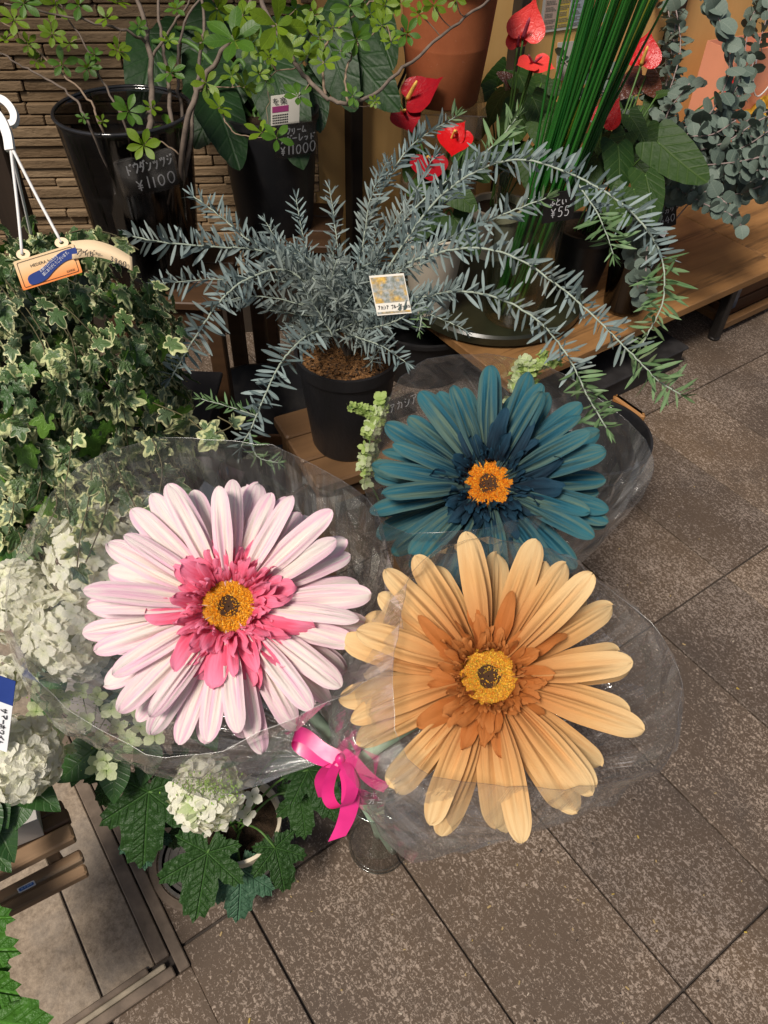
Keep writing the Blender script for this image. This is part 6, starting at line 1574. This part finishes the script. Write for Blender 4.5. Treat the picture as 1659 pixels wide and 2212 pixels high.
# --- white hydrangea, three heads, behind the pink flower
hp1 = at(150, 1330, 1.62); hp1 = Vector((hp1.x, hp1.y, 0))
h1 = thing('white_hydrangea', 'white mophead hydrangea with three big heads left of the pink flower', 'plant', (hp1.x, hp1.y, 0), 'white hydrangeas')
MB().lathe([(.0001, .002), (.085, .001), (.088, .01), (.115, .26), (.121, .262), (.121, .285), (.112, .285), (.108, .25), (.0001, .24)], hp1, 36).build('pot', MT_GREYPOT, h1, sharp=35)
b0 = hp1 + Vector((0, 0, .25)); sb = hyd_leaves(h1, b0, ((60, 1350, 20, 1180, 1.40), (20, 1200, -30, 1060, 1.42), (300, 1300, 330, 1150, 1.42), (130, 1440, 60, 1560, 1.40), (260, 1380, 260, 1520, 1.38), (330, 1420, 380, 1560, 1.40), (190, 1120, 150, 1010, 1.46), (260, 1150, 300, 1050, 1.46), (70, 1080, 20, 1020, 1.44), (100, 1420, 20, 1470, 1.36), (240, 1460, 330, 1600, 1.42), (400, 1500, 470, 1620, 1.42)), hlm)
for (x, y, d, rpx, n, hs) in ((228, 1215, 1.33, 118, 150, 1), (150, 1370, 1.28, 92, 110, 2), (45, 1300, 1.30, 84, 100, 3), (300, 1130, 1.42, 60, 60, 4), (170, 1150, 1.40, 60, 60, 5)):
    C = at(x, y, d); R_ = rpx * d / (1659 * FPX)
    hd = core(h1, C, R_); sb.tube(catmull([b0, b0.lerp(C, .6), C], 5), .003, 6)
    scatter(hd, 'floret', ball(C, R_, FW, int(n * 1.7), .0185, seed=hs), 'back_florets', 90)
sb.build('stems', MT_GSTEM, h1)
# --- lacecap with pale green florets below it
h2 = thing('lacecap_hydrangea', 'pale green lacecap hydrangea under the lower left of the pink wrap', 'plant', at(170, 1560, 1.3), 'white hydrangeas')
r2 = random.Random(44); items = []; sb = MB(); base2 = at(200, 1600, 1.5)
for (x, y) in ((70, 1480), (105, 1500), (150, 1510), (160, 1550), (190, 1560), (180, 1480), (215, 1500), (240, 1540), (255, 1580), (130, 1580), (150, 1615), (205, 1600), (270, 1600), (225, 1640), (240, 1620), (120, 1540), (80, 1530), (100, 1560), (300, 1570), (290, 1530), (330, 1590), (60, 1450), (200, 1650), (235, 1665)):
    p = at(x + r2.gauss(0, 5), y + r2.gauss(0, 5), r2.uniform(1.24, 1.32)); n_ = (EYE - p).normalized() + rvec(.3)
    items.append((r2.choice(FG), leafM(p, n_.orthogonal() + rvec(.3), n_, r2.uniform(.016, .022)))); sb.tube([base2.lerp(p, .4), p - n_.normalized() * .002], .0009, 4)
q = MB()
for k in range(260):
    p = at(r2.gauss(165, 60), r2.gauss(1560, 42), r2.uniform(1.27, 1.33)); s = r2.uniform(.0012, .0026); q.box(p, (s, s, s), M=Euler((r2.random() * 3, r2.random() * 3, 0)).to_matrix(), bev=s * .3)
stuff(q.build('tiny_buds', m_plain('lime_buds', (.24, .42, .05), .6, .2, 60, .1), h2, False))
sb2 = hyd_leaves(h2, base2, ((230, 1600, 110, 1690, 1.36), (250, 1630, 240, 1740, 1.33), (330, 1600, 300, 1700, 1.38), (210, 1620, 250, 1700, 1.34), (180, 1640, 150, 1700, 1.38)), hlm); sb2.add(sb.v, sb.f, sb.uv); sb2.build('stems', MT_GSTEM, h2)
scatter(h2, 'floret', items, None)
# --- white hydrangea at the left edge on the slatted step, with its white tag
h3 = thing('white_hydrangea', 'cream white hydrangea head with a handwritten tag at the left edge', 'plant', D5(60, 300, .34), 'white hydrangeas')
pz = D5(110, 330, .341); PMx = Matrix.Translation(pz + Vector((-.02, .03, 0))) @ Matrix.Rotation(math.radians(27), 4, 'Z')
q = MB(); hh = .075
v = [(-.05, -.04, 0), (.05, -.04, 0), (.05, .04, 0), (-.05, .04, 0), (-.06, -.05, hh), (.06, -.05, hh), (.06, .05, hh), (-.06, .05, hh)]
q.add([PMx @ Vector(p) for p in v], [(3, 2, 1, 0), (0, 1, 5, 4), (1, 2, 6, 5), (2, 3, 7, 6), (3, 0, 4, 7)]); o = q.build('square_pot', MT_GREYPOT, h3, False); o.modifiers.new('t', 'SOLIDIFY').thickness = .002
b3 = pz + Vector((-.02, .03, hh)); C = at(32, 1640, 1.16); R_ = 84 * 1.16 / (1659 * FPX)
sb = hyd_leaves(h3, b3, ((30, 1680, 125, 1745, 1.2), (60, 1720, 20, 1800, 1.2), (-30, 1690, 10, 1790, 1.18), (-20, 1760, 30, 1860, 1.19), (-40, 1720, -30, 1850, 1.17), (20, 1690, 75, 1720, 1.22), (-30, 1820, 20, 1880, 1.19)), hlm)
hd = core(h3, C, R_); sb.tube([b3, C], .003, 6); sb.build('stems', MT_GSTEM, h3)
scatter(hd, 'floret', ball(C, R_, FW, 210, .019, seed=8), 'back_florets', 110)
C = at(10, 1470, 1.18); hd = core(h3, C, .03); scatter(hd, 'floret', ball(C, .032, FW, 50, .015, seed=9), 'back_florets', 60)
pt2 = thing('plant_label', 'white and blue plant tag with black handwriting in the left white hydrangea', 'label', at(12, 1560, 1.08))
a, b, c = at(-22, 1452, 1.07), at(34, 1472, 1.07), at(-40, 1606, 1.10)
q = MB(); board(q, a.lerp(c, .34), b + (c - a) * .34, c, .0012); q.build('white_part', MT_WHITEP, pt2, False)
q = MB(); board(q, a, b, a.lerp(c, .34), .0012, off=.0003); q.build('blue_part', MT_NAVY, pt2, False)
TLv, TRv, BLv = b + (c - a) * .36, b + (c - a), a.lerp(c, .36)       # writing runs down the tag
handwrite('サマーホワイト', TLv, TRv, BLv, .06, .58, .11, .28, MT_INK, pt2, .0013, lift=.0016); handwrite('1100', TLv, TRv, BLv, .36, .14, .14, .28, MT_INK, pt2, .0013, lift=.0016)
# --- oakleaf hydrangea in the cream ribbed pot
OC = Vector((-.262, .606, 0))
t_ = NT('cream_ribbed_plastic'); t_.base((.66, .58, .44), .5, .4); MT_CRIB = t_.m
h5 = thing('oakleaf_hydrangea', 'white oakleaf hydrangea with lobed leaves in a ribbed cream pot', 'plant', OC, 'white hydrangeas')
n = 96; prof = [(.060, .001), (.064, .012), (.076, .14), (.080, .142), (.084, .146), (.087, .182), (.081, .184), (.076, .15)]
v = []
for j, (r, z) in enumerate(prof):
    for k in range(n):
        rr = r + (.0016 * (1 if (k // 2) % 2 else -1) if 1 <= j <= 2 else 0); v.append(OC + Vector((rr * math.cos(6.2832 * k / n), rr * math.sin(6.2832 * k / n), z)))
q = MB(); q.add(v, [(j * n + k, j * n + (k + 1) % n, (j + 1) * n + (k + 1) % n, (j + 1) * n + k) for j in range(len(prof) - 1) for k in range(n)]); q.build('pot', MT_CRIB, h5, sharp=30)
MB().lathe([(.0001, .158), (.077, .155)], OC, 30).build('soil', MT_SOIL, h5)
def oak_outline(seed, n=72):
    r2 = random.Random(seed); lob = [(90, 1.0, 26), (35, .80, 22), (145, .80, 22), (-22, .55, 22), (202, .55, 22)]; lob = [(a + r2.uniform(-5, 5), q_ * r2.uniform(.9, 1.08), w) for a, q_, w in lob]; pts = []
    for i in range(n):
        a = -90 + 360 * (i + .5) / n; r = .34
        for la, q_, w in lob:
            dd = abs((a - la + 180) % 360 - 180)
            if dd < w * 1.55: r = max(r, q_ * (1 - (dd / (w * 1.55)) ** 1.5) ** .6)
        r = max(r, .40 if -60 < ((a + 90) % 360 - 180) < 60 else .26)
        if abs((a + 90 + 180) % 360 - 180) < 12: r = .12
        r *= 1 + .045 * (1 if i % 2 else -1)
        pts.append((r * math.cos(math.radians(a)), r * math.sin(math.radians(a))))
    return pts
def m_oak(name, dark, light):
    t = NT(name); ob = t.coord('Object'); uv = t.n('SeparateXYZ', {0: t.coord('UV')}); r = t.rnd(); n1 = t.noise(ob, 5, 4)
    c = t.mix(t.math('MULTIPLY_ADD', r, .6, t.math('MULTIPLY', n1, .4)), dark, light)
    # five main veins from the petiole, side veins across
    vv = None
    for ang in (90, 35, 145, -22, 202):
        a = math.radians(ang); dn = t.n('VectorMath', {0: ob, 1: (-math.sin(a), math.cos(a), 0)}, operation='DOT_PRODUCT'); al = t.n('VectorMath', {0: ob, 1: (math.cos(a), math.sin(a), 0)}, operation='DOT_PRODUCT')
        ad = t.math('ABSOLUTE', dn.outputs['Value']); m = t.n('MapRange', {'Value': ad, 'From Min': .006, 'From Max': .022, 'To Min': 1.0, 'To Max': 0.0})
        m = t.math('MULTIPLY', m, t.math('GREATER_THAN', al.outputs['Value'], 0.0))
        sv = t.math('POWER', t.math('MULTIPLY_ADD', t.math('SINE', t.math('MULTIPLY_ADD', al.outputs['Value'], 48.0, t.math('MULTIPLY', ad, -44.0))), .5, .5), 8.0)
        sv = t.math('MULTIPLY', sv, t.math('MULTIPLY', t.math('LESS_THAN', ad, .16), t.math('GREATER_THAN', al.outputs['Value'], .05)))
        m = t.math('MAXIMUM', m, t.math('MULTIPLY', sv, .13)); vv = m if vv is None else t.math('MAXIMUM', vv, m)
    c = t.mix(t.math('MULTIPLY', vv, .36), c, mul(light, 2.0))
    return leaf_shader(t, c, .46, .3, t.bump(t.math('ADD', t.math('MULTIPLY', vv, -.9), t.math('MULTIPLY', n1, .8)), .6, .035), .16)
MT_OAK = m_oak('oakleaf', (.013, .042, .010), (.034, .088, .018)); MT_OAKB = m_oak('bluish_oakleaf', (.030, .085, .050), (.060, .135, .075))
om = [geo_mesh('leaf', polar_leaf(oak_outline(k), (.25, .5, .75, .9, 1), U(-.1, .1), U(.05, .35), .006, k), MT_OAK) for k in range(4)]; omb = [geo_mesh('leaf', polar_leaf(oak_outline(k + 7), (.25, .5, .75, .9, 1), U(-.1, .15), U(.05, .3), .008, k), MT_OAKB) for k in range(3)]
LBL = [geo_mesh('leaf', polar_leaf([(x * .8, y) for x, y in oak_outline(k + 40)], (.25, .5, .75, .9, 1), U(-.1, .15), U(.05, .3), .008, k), m_oak('bright_lobed_leaf_%d' % k, (.032, .11, .012), (.062, .18, .022))) for k in range(2)]
# --- bright leaves at the lower left corner
h4 = thing('leafy_plant', 'bright green leaves poking in at the lower left corner', 'plant', at(-60, 2150, 1.25))
sb = hyd_leaves(h4, at(-90, 2160, 1.3), ((-150, 2060, 40, 2045, 1.16), (-140, 2125, 46, 2140, 1.15), (-130, 2190, 92, 2222, 1.14), (-120, 1985, 26, 1985, 1.18)), hlb[:0] or LBL); sb.build('stems', MT_GSTEM, h4)
ob0 = OC + Vector((0, 0, .16)); sb = MB()
for (x0, y0, x1, y1, d, ms, k) in ((450, 1832, 428, 1962, 1.40, om, 1.0), (520, 1868, 518, 1985, 1.45, omb, .95), (592, 1822, 622, 1938, 1.44, om, .75), (648, 1705, 660, 1820, 1.46, om, .75), (662, 1655, 712, 1752, 1.42, om, 1.0), (322, 1700, 310, 1832, 1.38, om, 1.1), (308, 1785, 316, 1868, 1.44, omb, 1.0), (240, 1655, 222, 1728, 1.40, om, 1.0), (400, 1765, 372, 1822, 1.46, om, 1.0), (500, 1880, 460, 1950, 1.47, omb, .9), (620, 1640, 660, 1690, 1.46, om, .9), (400, 1640, 350, 1700, 1.44, om, 1.0), (600, 1630, 610, 1680, 1.48, om, .7)):
    a_, b_ = at(x0, y0, d), at(x1, y1, d - .015); dr = b_ - a_
    put('leaf', rng.choice(ms), leafM(a_ + dr * .08, dr, (EYE - a_).normalized() + Vector((0, -.1, .35)) + rvec(.16), dr.length * k * 1.12), h5)
    sb.tube(catmull([ob0 + rvec(.012), ob0.lerp(a_, .6) + Vector((0, 0, .03)), a_ + dr * .08], 5), .0022, 6)
C = at(448, 1712, 1.32); R_ = 70 * 1.32 / (1659 * FPX); sb.tube(catmull([ob0, ob0.lerp(C, .5), C], 5), .003, 6)
sb.build('stems', MT_GSTEM, h5); hd = core(h5, C, R_)
scatter(hd, 'floret', ball(C, R_, FW[:3] + FG[:1], 190, .019, seed=12), 'back_florets', 120)
q = MB(); r2 = random.Random(3)
for k in range(240):
    p = at(450 + r2.gauss(0, 34), 1700 + r2.gauss(0, 14), 1.262 + r2.uniform(0, .01)); s = r2.uniform(.0012, .0026); q.box(p, (s, s, s * 2), M=Euler((r2.random() * 3, r2.random() * 3, 0)).to_matrix(), bev=s * .3)
stuff(q.build('tiny_buds', bpy.data.materials['lime_buds'], hd, False))
items = [(r2.choice(FW), leafM(at(x, y, d_), rvec(1), (EYE - at(x, y, d_)).normalized() + rvec(.3), .019)) for x, y, d_ in ((530, 1690, 1.34), (545, 1720, 1.36), (520, 1730, 1.36), (535, 1760, 1.38), (505, 1760, 1.37), (400, 1740, 1.34), (480, 1775, 1.37))]
scatter(hd, 'floret', items, None)
# --- lime panicles around the blue flower
h6 = thing('lime_panicle', 'lime green hydrangea panicle hanging left of the blue flower', 'flower', at(800, 900, 1.36), 'lime panicles')
r2 = random.Random(6)
def panicle(root, pts, rad, n, sz, meshes, seed):
    c = catmull([at(*p) for p in pts], 8); MB().tube(c, .0016, 6).build('stem', MT_GSTEM, root); r3 = random.Random(seed); out = []
    for i in range(n):
        t = r3.random(); p = c[int(t * (len(c) - 1))]; rr = rad * (1 - .55 * t) * r3.uniform(.4, 1); o_ = Vector((r3.gauss(0, 1), r3.gauss(0, 1), r3.gauss(0, 1))).normalized(); nn = o_ + (EYE - p).normalized() * .5
        out.append((r3.choice(meshes), leafM(p + o_ * rr, nn.orthogonal() + rvec(.4), nn, sz * r3.uniform(.7, 1.2))))
    return out
it = panicle(h6, [(795, 1030, 1.40), (798, 960, 1.38), (815, 900, 1.37), (830, 855, 1.37)], .020, 90, .0125, FL + FG[:2], 1) + panicle(h6, [(815, 900, 1.37), (785, 885, 1.36), (755, 880, 1.35)], .014, 60, .007, FL, 2)
MB().tube([at(795, 1030, 1.40), at(850, 1150, 1.7), BUCKET + Vector((-.05, -.05, .1))], .002, 6).build('stem', MT_GSTEM, h6); scatter(h6, 'floret', it, None)
h7 = thing('lime_panicle', 'lime green hydrangea panicle above the top petals of the blue flower', 'flower', at(1130, 820, 1.4), 'lime panicles')
it = panicle(h7, [(1120, 850, 1.42), (1130, 810, 1.41), (1145, 785, 1.40)], .030, 80, .0125, FG + FL[:1], 3) + panicle(h7, [(1150, 800, 1.40), (1175, 785, 1.39), (1215, 780, 1.38)], .013, 50, .0075, FL, 4) + panicle(h7, [(1160, 790, 1.40), (1170, 770, 1.39), (1180, 758, 1.38)], .010, 22, .0075, FL, 5)
MB().tube([at(1120, 850, 1.42), at(1130, 950, 1.6), BUCKET + Vector((-.02, -.0, .1))], .002, 6).build('stem', MT_GSTEM, h7); scatter(h7, 'floret', it, None)
# ================================================================== SMALL THINGS BETWEEN
tb = Vector((-.36, 1.72, 0))
t1 = thing('black_tub', 'round black plastic tub on the floor in the dark left of the stool', 'tub', tb)
MB().lathe([(.0001, .004), (.14, .002), (.15, .015), (.185, .27), (.196, .274), (.197, .292), (.186, .294), (.18, .27), (.145, .03), (.0001, .02)], tb, 48).build('tub_wall', MT_BLKP, t1, sharp=35)
MT_RUST = m_plain('brown_plastic', (.085, .04, .018), .55, .25, 14, .2)
tb = Vector((-.30, 1.50, 0))
t1 = thing('brown_bucket', 'brown plastic bucket on the floor beside the wooden stool', 'bucket', tb)
MB().lathe([(.0001, .004), (.085, .002), (.09, .012), (.118, .25), (.126, .254), (.126, .268), (.117, .268), (.112, .24), (.088, .02), (.0001, .016)], tb, 40).build('bucket_wall', MT_RUST, t1, sharp=35)
tb = Vector((-.62, 1.45, 0))
t1 = thing('black_crate', 'black crate standing under the spilling ivy', 'crate', tb)
for k in range(4):
    for s in (-1, 1):
        q = MB(); q.box((0, 0, 0), (.36, .012, .10), bev=.003); put('side_slat', q.mesh('side_slat', MT_BLKP, False), Matrix.Translation(tb + Vector((0, s * .15, .06 + k * .115))), t1)
        q = MB(); q.box((0, 0, 0), (.012, .288, .10), bev=.003); put('side_slat', q.mesh('side_slat', MT_BLKP, False), Matrix.Translation(tb + Vector((s * .174, 0, .06 + k * .115))), t1)
q = MB(); q.box((0, 0, 0), (.40, .34, .014), bev=.003); put('lid', q.mesh('lid', MT_BLKP, False), Matrix.Translation(tb + Vector((0, 0, .468))), t1)
# stand under the ivy pot
iv = thing('ivy_stand', 'dark stand under the ivy pot, mostly hidden by trailing leaves', 'stand', (IC.x, IC.y, 0))
MB().lathe([(.0001, .725), (.12, .725), (.12, .738), (.0001, .738)], (IC.x, IC.y, 0), 32).build('stand_top', MT_STAND, iv, sharp=35)
MB().tube([(IC.x, IC.y, .02), (IC.x, IC.y, .726)], .022, 12).build('stand_post', MT_STAND, iv)
MB().lathe([(.0001, .001), (.15, .001), (.15, .018), (.03, .026), (.0001, .026)], (IC.x, IC.y, 0), 32).build('stand_foot', MT_STAND, iv, sharp=35)
# crumbs and fallen bits on the paving
q = MB(); r2 = random.Random(77)
for k in range(170):
    p = atz(r2.uniform(380, 1659), r2.uniform(1000, 2212), .0005); s = r2.uniform(.0012, .0034)
    q.box((0, 0, 0), (s * r2.uniform(1, 3), s, s * .5), M=Matrix.Translation(p + Vector((0, 0, s * .25))) @ Matrix.Rotation(r2.uniform(0, 6), 4, 'Z'), bev=s * .15)
o = q.build('floor_crumbs', m_pollen('crumb_bits', [(0, (.36, .26, .12)), (.4, (.03, .022, .018)), (.7, (.45, .38, .30)), (.88, (.42, .30, .06))]), None, False)
stuff(o); tag(o, 'tiny crumbs and fallen plant bits scattered on the tiles', 'debris')
tb = atz(915, 770, .10); tb = Vector((tb.x, tb.y + .10, 0))  # added black vessel, darkens the pale floor gap in place of shade
t1 = thing('shade_filler_basin', 'added black basin standing in for shade between the stool and the dark disc', 'basin', tb)
MB().lathe([(.0001, .004), (.15, .002), (.16, .015), (.195, .19), (.206, .194), (.207, .208), (.196, .21), (.19, .19), (.155, .03), (.0001, .02)], tb, 48).build('basin_wall', MT_BLKP, t1, sharp=35)
